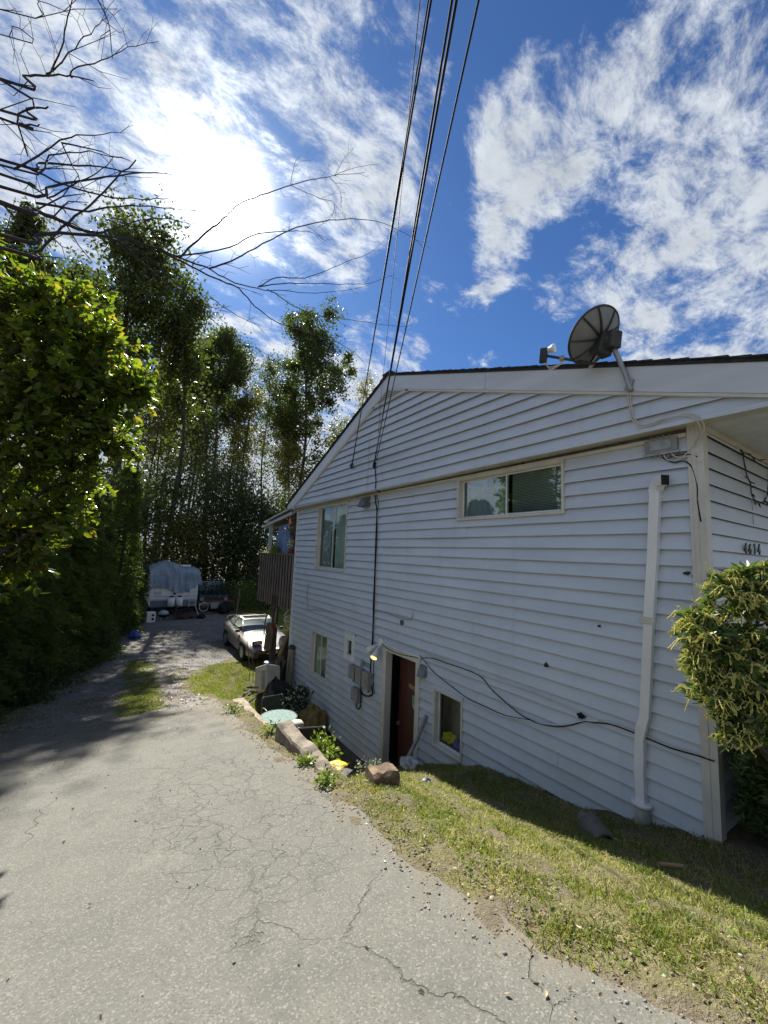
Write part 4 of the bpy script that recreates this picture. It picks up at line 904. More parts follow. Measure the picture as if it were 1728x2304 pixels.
# patio table
def patio_table(x, y, z, r, zf):
    t = empty('patio_table', (x, y, zf), 'round patio table with pebbled green glass top behind the retaining wall', 'table')
    gm = mat('pebbled_glass', (0.26, 0.35, 0.325), (0.13, 0.21, 0.195), 26, .8, .5, 90, spec=.12)
    MB().lathe((x, y, z - .008), [(r - .012, 0), (r - .012, .008)], 40).build('table_top', gm, t)
    mb = MB(); mb.tube([(x + r * math.cos(a), y + r * math.sin(a), z - .006) for a in [i * 2 * math.pi / 40 for i in range(41)]], .012, 6); mb.build('rim', DKGREY, t)
    for i in range(4):
        a = math.pi / 4 + i * math.pi / 2
        MB().tube([(x + (r - .03) * math.cos(a), y + (r - .03) * math.sin(a), z - .015), (x + (r * .55) * math.cos(a), y + (r * .55) * math.sin(a), z - .25), (x + (r * .95) * math.cos(a), y + (r * .95) * math.sin(a), zf)], .013, 6).build('leg', DKGREY, t, smooth=True)
patio_table(3.1, 8.24, -3.40, .375, -4.1)
def sling_chair(c, rz, zf, fm, sm_, label, h=.90):
    o = empty('patio_chair', (c[0], c[1], zf), label, 'chair')
    M = Matrix.Rotation(rz, 3, 'Z'); P = lambda x, y, z: M @ Vector((x, y, z)) + Vector((c[0], c[1], zf))
    w = .25
    for s in (-1, 1):
        MB().tube(spline([P(s * w, .26, 0), P(s * w, .24, .40), P(s * w, .20, .43), P(s * w, -.20, .42), P(s * w, -.28, h - .06), P(s * (w - .05), -.295, h)], 4), .012, 6).build('side_frame', fm, o, smooth=True)
        MB().tube(spline([P(s * w, -.30, 0), P(s * w, -.22, .41), P(s * (w + .03), -.10, .62), P(s * (w + .03), .22, .63), P(s * w, .25, .42)], 4), .012, 6).build('arm', fm, o, smooth=True)
    MB().tube([P(-(w - .05), -.295, h), P(w - .05, -.295, h)], .012, 6).build('top_rail', fm, o)
    mb = MB(); n = 8
    bk = [P(s * (w - .01), -.20 - .085 * i / n, .44 + (h - .46) * i / n) for i in range(n + 1) for s in (-1, 1)]
    mb.add(bk, [(2 * i, 2 * i + 1, 2 * i + 3, 2 * i + 2) for i in range(n)]); mb.build('backrest', sm_, o)
    mb = MB().add([P(s * (w - .01), .20 - .42 * i / n, .425 - .03 * math.sin(math.pi * i / n)) for i in range(n + 1) for s in (-1, 1)], [(2 * i, 2 * i + 1, 2 * i + 3, 2 * i + 2) for i in range(n)]); mb.build('seat', sm_, o)
GREENSL = mat('dark_green_sling', (0.045, 0.075, 0.05), (0.03, 0.05, 0.035), 12, .7)
sling_chair((3.30, 8.92), math.radians(180), -4.1, mat('olive_frame', (0.16, 0.20, 0.15), None, 8, .4), GREENSL, 'green sling patio chair facing the round table from behind', .78)
sling_chair((3.25, 7.02), math.radians(-20), -4.0, mat('pale_frame', (0.28, 0.28, 0.27), None, 8, .4), mat('black_sling', (0.03, 0.03, 0.03), None, 12, .8), 'black sling patio chair between the retaining wall and the house', .92)
tag(MB().lathe((3.30, 7.75, -3.40), [(.02, -.12), (.13, -.10), (.15, -.02), (.10, .04), (.02, .05)], 18).build('pillow', mat('cream_cushion', (0.62, 0.58, 0.50), (0.5, 0.46, 0.38), 8, .9), smooth=True), 'round cream cushion half hidden behind the retaining wall', 'cushion')
# yellow-brown sack by the house wall
crumpled('sack', (3.98, 8.45, -3.80), .32, mat('yellow_brown_tarp', (0.23, 0.17, 0.04), (0.10, 0.075, 0.025), 7, .7), 41, 'yellow-brown tarp bundle against the foot of the house wall', 'sack', (.8, 1.2, 1.15))
# the heap under the deck corner
crumpled('tarp_heap', (3.62, 10.05, -3.72), .47, mat('black_tarp', (0.012, 0.013, 0.015), (0.03, 0.03, 0.034), 5, .35), 43, 'black tarp bundle under the tilted beige box', 'tarp', (.85, .8, 1.0), 18, .20)
def tilted_box():
    m = mat('beige_metal', (0.56, 0.51, 0.42), (0.44, 0.39, 0.31), 6, .5, .06); b = empty('beige_box', (3.48, 10.25, -3.62), 'beige appliance box tilted on top of the black tarp heap', 'box')
    MB().obox((3.50, 10.25, -3.27), (.46, .42, .64), .35, -.42, .30).build('shell', m, b, bevel=.02)
    MB().obox((3.405, 10.035, -3.20), (.34, .02, .46), .35, -.42, .30).build('front_panel', mat('beige_panel', (0.47, 0.42, 0.34), None, 8, .6), b, bevel=.005)
tilted_box()
bk = empty('bucket', (3.84, 11.2, -3.35), 'pale bucket with a blue rim above the tilted beige box', 'bucket')
MB().lathe((3.84, 11.2, -3.40), [(.10, 0), (.13, .27)], 20).build('pail', mat('grey_white_pail', (0.42, 0.43, 0.42), (0.3, 0.3, 0.29), 8, .5), bk, smooth=True)
MB().lathe((3.84, 11.2, -3.13), [(.137, 0), (.140, .035), (.125, .036)], 20).build('rim', mat('blue_plastic', (0.04, 0.10, 0.24), (0.03, 0.07, 0.17), 8, .45), bk)
tag(MB().box((3.70, 11.05, -4.05), (4.02, 11.35, -3.405)).build('crate', WOODB, bevel=.01), 'brown wooden crate carrying the blue-rimmed bucket', 'crate')
crumpled('box', (4.09, 11.0, -3.09), .15, mat('dusty_cardboard', (0.33, 0.28, 0.20), (0.2, 0.165, 0.12), 8, .9), 47, 'dusty brown box sagging on the heap beside the deck post', 'box', (.9, .9, .62), 8, .12)
crumpled('scrap_heap', (4.02, 10.75, -3.50), .38, mat('brown_scrap', (0.085, 0.062, 0.04), (0.03, 0.024, 0.018), 9, .9, .5), 49, 'brown heap of scrap between the beige box and the log', 'scrap', (.55, .7, 1.2), 14, .4)
lg = empty('log_post', (4.17, 10.45, -4.05), 'thick bark-stripped log standing against the rear house corner', 'log')
MB().tube(spline([(4.10, 10.35, -4.08), (4.12, 10.38, -3.5), (4.16, 10.44, -2.9), (4.19, 10.48, -2.62)], 4), [.085 + .004 * math.sin(i * 2) for i in range(13)], 12).build('trunk', mat('stripped_log', (0.27, 0.235, 0.17), (0.13, 0.11, 0.08), 5, .85, .6, 20, stretch=(1, 1, .25)), lg, smooth=True)
MB().lathe((4.192, 10.485, -2.63), [(.092, 0), (.095, .07), (.05, .10)], 12).build('cap', DKGREY, lg)
tag(MB().tube([(3.98, 10.15, -4.08), (4.03, 10.28, -3.3), (4.12, 10.40, -2.75)], .022, 6).build('pole', WOODG), 'thin pole leaning in front of the bark-stripped log', 'pole')
tag(MB().obox((4.38, 11.6, -2.74), (.06, .12, .75), 0, .0, .32).build('plank', WOODL), 'pale plank leaning under the deck', 'plank')
tag(MB().tube([(4.60, 11.55, -1.60), (4.46, 11.6, -1.76), (4.32, 11.6, -1.92)], .012, 6).build('rod', WHITE), 'thin white rod slanting under the deck', 'rod')
WPL = mat('white_plastic', (0.62, 0.62, 0.60), (0.5, 0.5, 0.48), 8, .45)
wc = empty('plastic_chair', (4.55, 11.8, -2.3), 'white plastic chair lying on its side under the deck', 'chair')
for (a, b, t) in (((4.42, -2.0), (4.68, -1.95), .03), ((4.44, -2.02), (4.50, -2.22), .05), ((4.50, -2.20), (4.68, -2.10), .025), ((4.48, -2.28), (4.64, -2.20), .03)):
    MB().tube([(a[0], 11.8, a[1]), ((a[0] + b[0]) / 2, 11.77, (a[1] + b[1]) / 2 + .02), (b[0], 11.8, b[1])], [t * .8, t, t * .8], 6).build('slat', WPL, wc, smooth=True)
tag(MB().tube(spline([(4.15, 11.75, -2.18), (4.22, 11.76, -2.32), (4.33, 11.78, -2.41), (4.5, 11.8, -2.43), (4.68, 11.8, -2.44)]), .014, 6).build('rope', mat('pale_rope', (0.40, 0.39, 0.38), None, 10, .8)), 'pale rope sagging from the deck post to the house', 'rope')
crumpled('bag', (4.62, 12.2, -1.72), .14, mat('navy_bag', (0.03, 0.04, 0.12), (0.05, 0.06, 0.15), 8, .5), 51, 'navy blue bag jammed under the deck boards', 'bag', (1, .7, .8))
crumpled('bag', (4.47, 12.05, -2.78), .12, mat('white_bag', (0.60, 0.62, 0.68), (0.3, 0.34, 0.5), 6, .5), 53, 'white and blue bag behind the leaning pale plank', 'bag', (.7, .8, 1.2))
crumpled('junk_heap', (4.75, 12.0, -3.35), .55, mat('dark_junk', (0.03, 0.027, 0.026), (0.08, 0.07, 0.06), 9, .8), 55, 'dark heap of junk filling the space under the deck', 'junk', (.7, .7, 1.25), 16, .4)
# the wood heap beyond the curb
for i in range(6):
    a = R.uniform(-.9, .9); L = R.uniform(.25, .5); c = Vector((2.80 + R.uniform(-.16, .16), 9.55 + R.uniform(-.25, .25), -3.28 - .05 * (i % 3) + R.uniform(0, .1)))
    d = Vector((math.cos(a), math.sin(a), R.uniform(-.15, .25))) * L / 2
    tag(MB().tube([c - d, c, c + d], [.025, .03, .02], 6).build('broken_branch', mat('ashen_wood', (0.20, 0.19, 0.17), (0.05, 0.047, 0.04), 8, .9)), 'broken dark and pale branch in the small heap on the back lawn', 'branch', 'broken branches heaped on the back lawn')
# ------------------------------------------------------------------ deck behind the house
deck = empty('deck', (DX, 12.5, -4.0), 'raised brown wooden deck with board railing and sloping roof behind the house corner', 'deck')
BOARD = mat('greyed_deck_board', (0.225, 0.19, 0.16), (0.13, 0.11, 0.092), 7, .85, .3, stretch=(2, 2, .3))
y = 10.95; k = 0
while y < 14.15:
    w = .105 + R.uniform(-.01, .008); zb = -1.72 + R.uniform(-.05, .04); rt = Matrix.Rotation(R.uniform(-.010, .010), 3, 'X')
    MB().box((DX - .045, y, zb), (DX - .025, y + w, -.125), rt).build('railing_board', BOARD, deck)
    y += w + R.uniform(.125, .15); k += 1
MB().box((DX + .0, 10.93, -1.66), (DX + .02, 14.15, -.14)).build('railing_backing', mat('painted_shade_board', (0.030, 0.022, 0.018), (0.02, 0.015, 0.012), 6, .9), deck)  # one dark sheet; the shade between the boards is painted into its colour
y = DX + .10
while y < 8.6:
    MB().box((y, 14.16, -1.7 + R.uniform(-.04, .04)), (y + .088, 14.185, -.125)).build('railing_board', WOODB, deck); y += .13
MB().box((DX - .075, 10.89, -.122), (DX + .055, 14.24, -.080)).build('top_rail', WOODG, deck, bevel=.004)
MB().box((DX + .056, 14.12, -.122), (8.6, 14.24, -.080)).build('top_rail', WOODG, deck, bevel=.004)
MB().box((DX - .02, 10.89, -1.40), (8.6, 14.15, -1.22)).build('deck_floor', WOODB, deck)
for (px_, py_) in ((4.27, 12.22), (5.6, 14.0), (8.4, 14.08)):
    MB().box((px_ - .075, py_ - .08, -4.1), (px_ + .075, py_ + .08, -1.405)).build('support_post', WOODB, deck, bevel=.005)
for (px_, py_) in ((4.34, 13.42), (8.4, 13.42)):
    MB().box((px_ - .05, py_ - .055, -.079), (px_ + .05, py_ + .055, .92)).build('roof_post', mat('pale_green_paint', (0.42, 0.48, 0.46), (0.34, 0.39, 0.38), 6, .5), deck, bevel=.004)
def zdr(y): return 1.235 - .118 * (y - 10.9)
MB().prism([(10.9, zdr(10.9) - .12), (10.9, zdr(10.9) - .02), (13.95, zdr(13.95) - .02), (13.95, zdr(13.95) - .09)], DX - .075, DX - .02).build('roof_beam', MATS['pale_green_paint'], deck)
MB().prism([(10.9, zdr(10.9)), (10.9, zdr(10.9) + .02), (14.0, zdr(14.0) + .02), (14.0, zdr(14.0))], DX - .015, 8.7).build('roof_panel', WOODB, deck)
MB().prism([(11.4, zdr(11.4) + .075), (11.4, zdr(11.4) + .105), (13.85, zdr(13.85) + .105), (13.85, zdr(13.85) + .075)], DX - .09, 8.7).build('roof_sheet', WHITE, deck)
MB().box((DX - .03, 13.9, zdr(13.95) - .10), (8.7, 13.96, zdr(13.95) - .021)).build('roof_beam', MATS['pale_green_paint'], deck)
# blue cloth hung to dry, potted plants on the rail
def cloth():
    n = 40; vs = []
    for i in range(n + 1):
        t = i / n; y = 11.85 + 1.0 * t; d = .05 * math.sin(i * 1.15) + .02 * math.sin(i * 2.7)
        vs += [(DX + .14 + d, y + .35 * (t - .2), -.62), (DX + .14 + d, y + .14 * t, .2), (DX + .14 + d * .4, y, .86 - .05 * t)]
    fs = [(3 * i + j, 3 * i + 3 + j, 3 * i + 4 + j, 3 * i + 1 + j) for i in range(n) for j in range(2)]
    tag(MB().add(vs, fs).build('hanging_cloth', mat('blue_sheet', (0.20, 0.30, 0.48), (0.13, 0.21, 0.38), 2, .85), smooth=True), 'faded blue sheet hanging under the deck roof', 'cloth')
cloth()
tag(MB().tube(spline([(DX + .06, 10.95, .80), (DX + .06, 12.2, .62), (DX + .06, 13.4, .63)]), .006, 5).build('clothes_line', WHITE), 'thin white line strung under the deck roof', 'rope')

# ------------------------------------------------------------------ leaves
def leaf_quads(P, D, S, W_, fold=0.0, rng=None):
    """diamond leaves at P (n,3) along D, length S, width W_; two triangles folded on the mid-rib"""
    n = len(P); U = rng.normal(size=(n, 3)); U -= D * np.sum(U * D, 1, keepdims=True); U /= np.linalg.norm(U, axis=1, keepdims=True) + 1e-9
    N = np.cross(D, U); S = np.asarray(S).reshape(-1, 1); W_ = np.asarray(W_).reshape(-1, 1)
    a = P; b = P + D * S * .45 + U * W_ * .5 + N * W_ * fold; c = P + D * S; d = P + D * S * .45 - U * W_ * .5 + N * W_ * fold
    V = np.stack([a, b, c, d], 1).reshape(-1, 3); k = np.arange(n) * 4
    F = np.concatenate([np.stack([k, k + 1, k + 2], 1), np.stack([k, k + 2, k + 3], 1)], 0) if fold else np.stack([k, k + 1, k + 2, k + 3], 1)
    return V, F
def unit(a): return a / (np.linalg.norm(a, axis=1, keepdims=True) + 1e-9)
POPLAR = leaf_mat('poplar_leaf', (0.045, 0.066, 0.024), (0.085, 0.105, 0.032), .45)
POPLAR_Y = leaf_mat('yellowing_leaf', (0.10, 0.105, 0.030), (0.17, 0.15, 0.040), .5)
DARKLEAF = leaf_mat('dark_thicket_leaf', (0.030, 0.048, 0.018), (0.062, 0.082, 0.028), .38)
CEDAR = leaf_mat('cedar_spray', (0.060, 0.090, 0.024), (0.12, 0.15, 0.038), .46, .6, .2)
LAUREL = leaf_mat('laurel_leaf', (0.065, 0.105, 0.016), (0.14, 0.185, 0.028), .54, .32, .45, c3=(0.20, 0.17, 0.035), tcol=(1.7, 1.75, .55))
GRASSB = leaf_mat('grass_blade', (0.14, 0.18, 0.035), (0.25, 0.27, 0.07), .42, .5, .3, c3=(0.38, 0.33, 0.16))
DRYG = leaf_mat('dry_grass', (0.32, 0.28, 0.14), (0.46, 0.41, 0.24), .35, .7, .2)
PIERIS = leaf_mat('pieris_leaf', (0.050, 0.095, 0.026), (0.115, 0.165, 0.042), .30, .35, .5)
TASSEL = leaf_mat('pieris_tassel', (0.56, 0.55, 0.13), (0.70, 0.66, 0.26), .35, .6, .3, tcol=(1.1, 1.1, .7))
WEED = leaf_mat('weed_leaf', (0.10, 0.16, 0.03), (0.20, 0.25, 0.06), .4)
PALEFL = leaf_mat('pale_flower', (0.60, 0.58, 0.36), (0.70, 0.70, 0.62), .3, tcol=(1, 1, .9))

def tree(name, x, y, z, H, spec, seed, label, leafm, nleaf, lsize, group, trunk_r=.20, lean=(0, 0), limbs=26, limb0=.35, cloud=1.1, cat='tree'):
    """spec: list of (height fraction, crown radius) """
    rg = np.random.default_rng(seed); rr = random.Random(seed)
    t = empty(name, (x, y, z), label, cat, group)
    def axis(h): return Vector((x + lean[0] * h / H + .25 * math.sin(h * .35 + seed), y + lean[1] * h / H, z + h))
    mb = MB(); mb.tube([axis(H * i / 12) for i in range(13)], [trunk_r * (1 - .93 * i / 12) + .01 for i in range(13)], 7)
    ends = []
    wts = []
    for i in range(limbs):
        f = .30 + .67 * (i + rr.random()) / limbs; h = f * H; a = rr.uniform(0, 6.283)
        rad = max(.35, itp(spec, f)) * rr.uniform(.45, 1.25); p0 = axis(h * .90); p1 = axis(h) + Vector((math.cos(a) * rad, math.sin(a) * rad, rad * rr.uniform(.3, .95)))
        mid = p0.lerp(p1, .5) + Vector((rr.uniform(-.2, .2), rr.uniform(-.2, .2), rr.uniform(-.3, .1)))
        r0 = trunk_r * (1 - .85 * f) * .42
        mb.tube([p0, mid, p1], [r0, r0 * .6, .008], 5, False)
        for q in range(7): wts.append(.10 + .90 * sm(limb0 - .10, limb0 + .12, f)); ends.append(p0.lerp(p1, .35 + .65 * q / 6) + Vector((rr.gauss(0, .4), rr.gauss(0, .4), rr.gauss(0, .4))))
        for q in range(4): wts.append(.10 + .90 * sm(limb0 - .10, limb0 + .12, f)); ends.append(mid.lerp(p1, rr.random()) + Vector((rr.gauss(0, .55), rr.gauss(0, .55), rr.gauss(0, .5))) * rad * .4)
    mb.build('trunk', BARK, t, smooth=True)
    E = np.array([tuple(e) for e in ends]); wts = np.array(wts) * (.35 + rg.random(len(E)) ** 2 * 1.6); idx = rg.choice(len(E), nleaf, p=wts / wts.sum())
    wgt = .22 + .5 * rg.random(len(E))
    P = E[idx] + rg.normal(size=(nleaf, 3)) * (wgt[idx] * cloud)[:, None] * np.array([1, 1, .85])
    D = unit(rg.normal(size=(nleaf, 3)) + np.array([0, 0, -.4])); S = lsize * (.6 + .8 * rg.random(nleaf))
    V, F = leaf_quads(P, D, S, S * .72, 0, rg)
    np_mesh('crown', V, F, leafm, t)
    return t
# ------------------------------------------------------------------ the tall trees beyond the yard
TG = 'tall trees beyond the back yard'
K_ = 1.45
full = [(0, .2), (.35, 1.4 * K_), (.55, 2.6 * K_), (.75, 3.0 * K_), (.9, 2.0 * K_), (1, .5)]
slim = [(0, .1), (.3, .7 * K_), (.6, 1.5 * K_), (.8, 1.6 * K_), (.95, .8 * K_), (1, .2)]
wide = [(0, .3), (.3, 2.2 * K_), (.55, 3.6 * K_), (.75, 3.8 * K_), (.9, 2.4 * K_), (1, .5)]
thin = [(0, .1), (.35, .8), (.6, 1.5), (.8, 1.5), (.93, .8), (1, .2)]
mid = [(0, .2), (.4, 1.2), (.6, 2.6), (.8, 2.9), (.93, 1.7), (1, .4)]
tree('poplar_tree', 20.74, 52.2, -3.95, 39.3, wide, 1, 'tallest full-crowned poplar just left of the house roof', POPLAR, 31200, 0.3, TG, trunk_r=.34, limb0=.42, limbs=34)
tree('poplar_tree', 9.47, 55.1, -3.95, 34.8, full, 2, 'poplar with twin pointed tops left of the tallest full-crowned one', POPLAR, 19200, 0.3, TG, trunk_r=.28, limb0=.58)
tree('poplar_tree', 7.34, 56.5, -3.95, 32.7, slim, 3, 'slim poplar rising beside the twin-topped one', POPLAR, 9600, 0.3, TG, limb0=.5)
tree('poplar_tree', 3.08, 31.6, -3.95, 23.3, thin, 4, 'poplar whose dark tip stands under the bare branches', POPLAR, 10800, 0.23, TG, trunk_r=.2, limb0=.62)
tree('poplar_tree', -0.65, 30.0, -3.95, 25.6, mid, 5, 'largest dark tree crown under the bright sun', POPLAR, 18000, 0.23, TG, trunk_r=.30, limb0=.56, limbs=36)
tree('poplar_tree', 3.70, 58.0, -3.95, 28.7, full, 6, 'middle-height tree filling the gap below the largest crown', POPLAR, 10800, 0.3, TG, limb0=.55)
tree('poplar_tree', -11.36, 49.3, -3.95, 36.7, full, 7, 'dark tree at the left edge behind the bare branches', POPLAR, 16800, 0.31, TG, limb0=.5)
tree('poplar_tree', -6.81, 53.6, -3.95, 35.8, wide, 8, 'broad tree crown showing over the laurel', POPLAR, 20400, 0.31, TG, limb0=.4)
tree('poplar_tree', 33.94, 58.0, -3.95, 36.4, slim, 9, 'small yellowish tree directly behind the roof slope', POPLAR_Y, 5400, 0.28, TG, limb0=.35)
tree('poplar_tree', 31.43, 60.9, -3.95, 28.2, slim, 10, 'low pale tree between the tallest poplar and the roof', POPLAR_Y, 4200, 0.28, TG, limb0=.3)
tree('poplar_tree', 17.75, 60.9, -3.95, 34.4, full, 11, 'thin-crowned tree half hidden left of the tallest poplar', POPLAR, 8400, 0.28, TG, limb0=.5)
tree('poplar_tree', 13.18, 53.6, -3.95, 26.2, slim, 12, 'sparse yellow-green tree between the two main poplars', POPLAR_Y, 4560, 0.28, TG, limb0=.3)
tree('alder_tree', 1.38, 47.9, -3.95, 21.9, slim, 13, 'bare slender trunk leftmost of the thin alders', POPLAR_Y, 1800, 0.25, TG, trunk_r=.15, limb0=.3)
tree('alder_tree', 2.47, 49.3, -3.95, 21.2, slim, 14, 'straight slender alder second of the thin group', POPLAR_Y, 1800, 0.25, TG, trunk_r=.17, limb0=.3)
tree('alder_tree', 3.79, 50.8, -3.95, 23.1, slim, 15, 'slender alder with pale sparse leaves, third of the thin group', POPLAR_Y, 2160, 0.25, TG, trunk_r=.15, limb0=.3)
tree('alder_tree', 5.23, 49.3, -3.95, 21.4, slim, 16, 'thin leaning alder rightmost of the thin group', POPLAR_Y, 2160, 0.25, TG, trunk_r=.15, lean=(1.2,0), limb0=.3)
tree('poplar_tree', 17.76, 49.3, -3.95, 18.8, slim, 17, 'short yellowing tree in front of the tallest poplar trunk', POPLAR_Y, 3600, 0.25, TG, limb0=.25)
tree('poplar_tree', 13.78, 63.8, -3.95, 37.0, slim, 19, 'narrow poplar filling the gap right of the twin-topped one', POPLAR, 9600, 0.28, TG, limb0=.45)
tree('alder_tree', 5.05, 66.7, -3.95, 37.4, slim, 20, 'far poplar showing behind the thin alders', POPLAR, 7200, 0.28, TG, limb0=.45)
tree('poplar_tree', 9.55, 68.1, -3.95, 40.8, slim, 33, 'far slim poplar behind the twin-topped one', POPLAR, 7200, 0.28, TG, limb0=.4)
tree('poplar_tree', 23.38, 66.7, -3.95, 39.5, slim, 34, 'far poplar at the left flank of the tallest one', POPLAR, 9600, 0.28, TG, limb0=.4)
tree('poplar_tree', -3.75, 65.2, -3.95, 39.6, full, 35, 'far poplar between the largest crown and the laurel', POPLAR, 12000, 0.28, TG, limb0=.4)
tree('poplar_tree', 7.72, 47.9, -3.95, 20.6, slim, 18, 'thin dark trunk tree in front of the twin-topped poplar', POPLAR, 3600, 0.25, TG, trunk_r=.2, limb0=.3)
# ------------------------------------------------------------------ dark thicket between the trunks
def shrub(name, x, y, r, h, seed, label, leafm, n, ls, group, cat='shrub', z=None, aspect=.55, lift=.0, drop=-.2, stems=7):
    rg = np.random.default_rng(seed); rr = random.Random(seed); z = gz(x, y) if z is None else z
    t = empty(name, (x, y, z), label, cat, group); mb = MB()
    nc = 26; cs = []
    for i in range(nc):
        a = rr.uniform(0, 6.283); f = rr.random() ** .6; hh = lift + (h - lift) * (.12 + .88 * rr.random())
        rad = r * f * math.sqrt(max(.05, 1 - (max(0, hh / h - .45) / .62) ** 2)); cs.append((x + math.cos(a) * rad, y + math.sin(a) * rad, z + hh))
    for c_ in rr.sample(cs, stems):
        mb.tube([(x + rr.uniform(-.15, .15) * r, y + rr.uniform(-.15, .15) * r, z - .05), (x * .6 + c_[0] * .4, y * .6 + c_[1] * .4, z + (c_[2] - z) * .55), c_], [.035 * r + .01, .02 * r + .008, .004], 5, False)
    mb.build('stems', BARK, t, smooth=True)
    E = np.array(cs); idx = rg.integers(0, nc, n); sg = (.24 + .22 * rg.random(nc)) * r
    P = E[idx] + rg.normal(size=(n, 3)) * sg[idx][:, None] * np.array([1, 1, .8]); P[:, 2] = np.maximum(P[:, 2], z + .04)
    D = unit(P - np.array([x, y, z + h * .35]) + rg.normal(size=(n, 3)) * r * .8 + np.array([0, 0, drop * r])); S = ls * (.6 + .8 * rg.random(n))
    V, F = leaf_quads(P, D, S, S * aspect, .12 if ls > .06 and n < 30000 else 0, rg)
    np_mesh('foliage', V, F, leafm, t); return t
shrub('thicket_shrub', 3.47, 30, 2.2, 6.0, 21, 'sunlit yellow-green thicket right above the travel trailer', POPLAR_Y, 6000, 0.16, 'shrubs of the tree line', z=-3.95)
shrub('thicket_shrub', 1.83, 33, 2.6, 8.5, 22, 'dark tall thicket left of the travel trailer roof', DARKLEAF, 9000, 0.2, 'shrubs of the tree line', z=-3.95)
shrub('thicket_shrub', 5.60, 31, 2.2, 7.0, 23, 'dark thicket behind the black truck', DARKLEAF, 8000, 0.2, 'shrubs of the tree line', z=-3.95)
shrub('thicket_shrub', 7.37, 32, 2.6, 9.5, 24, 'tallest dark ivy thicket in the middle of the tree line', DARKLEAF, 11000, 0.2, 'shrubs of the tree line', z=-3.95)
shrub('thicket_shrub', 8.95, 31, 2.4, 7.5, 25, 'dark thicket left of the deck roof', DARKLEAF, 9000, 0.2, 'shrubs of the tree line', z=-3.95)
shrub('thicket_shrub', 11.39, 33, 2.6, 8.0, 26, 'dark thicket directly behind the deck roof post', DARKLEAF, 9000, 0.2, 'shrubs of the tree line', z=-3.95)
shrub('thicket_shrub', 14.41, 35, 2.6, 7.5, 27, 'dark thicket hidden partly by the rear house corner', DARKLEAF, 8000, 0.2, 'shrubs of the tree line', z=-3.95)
shrub('thicket_shrub', 7.36, 27, 1.0, 1.6, 28, 'pale low undergrowth at the far edge of the back lawn', WEED, 3000, 0.1, 'shrubs of the tree line', z=-3.95)
shrub('thicket_shrub', 5.67, 27, 1.0, 1.5, 29, 'low dark bush at the far edge of the back lawn', DARKLEAF, 2500, 0.1, 'shrubs of the tree line', z=-3.95)
shrub('thicket_shrub', 8.53, 26, 1.2, 2.0, 30, 'round dark bush beyond the back lawn under the deck', DARKLEAF, 3000, 0.1, 'shrubs of the tree line', z=-3.95)
shrub('thicket_shrub', -0.00, 29, 2.3, 7.5, 31, 'dark thicket behind the end of the cedar hedge', DARKLEAF, 8000, 0.2, 'shrubs of the tree line', z=-3.95)
shrub('thicket_shrub', -1.43, 32, 2.8, 8.0, 32, 'dark thicket behind the middle of the cedar hedge', DARKLEAF, 8000, 0.2, 'shrubs of the tree line', z=-3.95)
# ------------------------------------------------------------------ cedar hedge along the left of the drive
def cedar(x, y, r, H, seed, n, label, group='cedars of the hedge left of the drive', base=0.0, cat='hedge tree'):
    rg = np.random.default_rng(seed); z = gz(x, y) - .03; t = empty('cedar_tree', (x, y, z), label, cat, group)
    MB().tube([(x, y, z), (x + .05, y, z + H * .5), (x, y, z + H * .97)], [.11, .07, .01], 7).build('trunk', BARK, t, smooth=True)
    m = n // 12; hh = base + (H - base) * (1 - np.sqrt(1 - rg.random(m) * .985)); hh = base + (H - base) * (0.02 + .96 * rg.random(m) ** 1.25)
    env = r * np.clip((1 - (hh / H)) ** .62, .03, 1) * (0.86 + .14 * np.sin(hh * 5 + seed)); a = rg.random(m) * 6.283
    lob = 1 + .20 * np.sin(a * 3 + hh * 2.2 + seed) + .12 * np.sin(a * 7 - hh * 4)
    rad = env * lob * (.45 + .55 * rg.random(m) ** .4)
    B = np.stack([x + np.cos(a) * rad, y + np.sin(a) * rad, z + hh], 1)
    out = np.stack([np.cos(a), np.sin(a), np.full(m, .15)], 1)
    # each spray: a flat drooping fan of a dozen narrow fronds
    sl = (.20 + .20 * rg.random(m)) * (.7 + .3 * r)
    side = np.stack([-np.sin(a), np.cos(a), rg.normal(size=m) * .5], 1)
    P = np.repeat(B, 12, 0); O = np.repeat(out, 12, 0); Sd = np.repeat(side, 12, 0); L = np.repeat(sl, 12)
    k = np.tile(np.arange(12), m); tt = (k // 2) / 6.0; sg = np.where(k % 2 == 0, 1, -1)
    P = P + O * (L * tt * .9)[:, None] + np.array([0, 0, -1]) * (L * tt ** 2 * .45)[:, None]
    D = unit(O * .75 + Sd * (sg * .75)[:, None] + np.array([0, 0, -.35]) + rg.normal(size=P.shape) * .22)
    S = L * (.55 - .25 * tt); V, F = leaf_quads(P, D, S, S * .26 + .008, 0, rg)
    np_mesh('foliage', V, F, CEDAR, t); return t
cedar(-2.75, 8.4, 1.15, 5.2, 40, 26000, 'hedge cedar closest to the laurel')
cedar(-2.5, 10.3, 1.25, 5.6, 41, 28000, 'second hedge cedar, behind the laurel overhang')
cedar(-2.15, 12.1, 1.25, 5.2, 42, 30000, 'hedge cedar whose foot meets the end of the asphalt')
cedar(-1.95, 13.9, 1.25, 5.8, 43, 30000, 'hedge cedar beside the mossy drive edge')
cedar(-1.45, 15.8, 1.25, 5.4, 44, 30000, 'bulging hedge cedar where the drive bends')
cedar(-1.05, 17.7, 1.25, 6.0, 45, 28000, 'hedge cedar leaning out furthest over the gravel')
cedar(0.22, 21.3, 0.95, 7.6, 46, 24000, 'narrow dark spire cedar before the travel trailer')
cedar(-0.75, 20.0, 1.25, 5.8, 47, 22000, 'dense hedge cedar just before the narrow spire')
cedar(0.55, 23.6, 1.05, 4.6, 48, 16000, 'low cedar whose sprays touch the travel trailer')
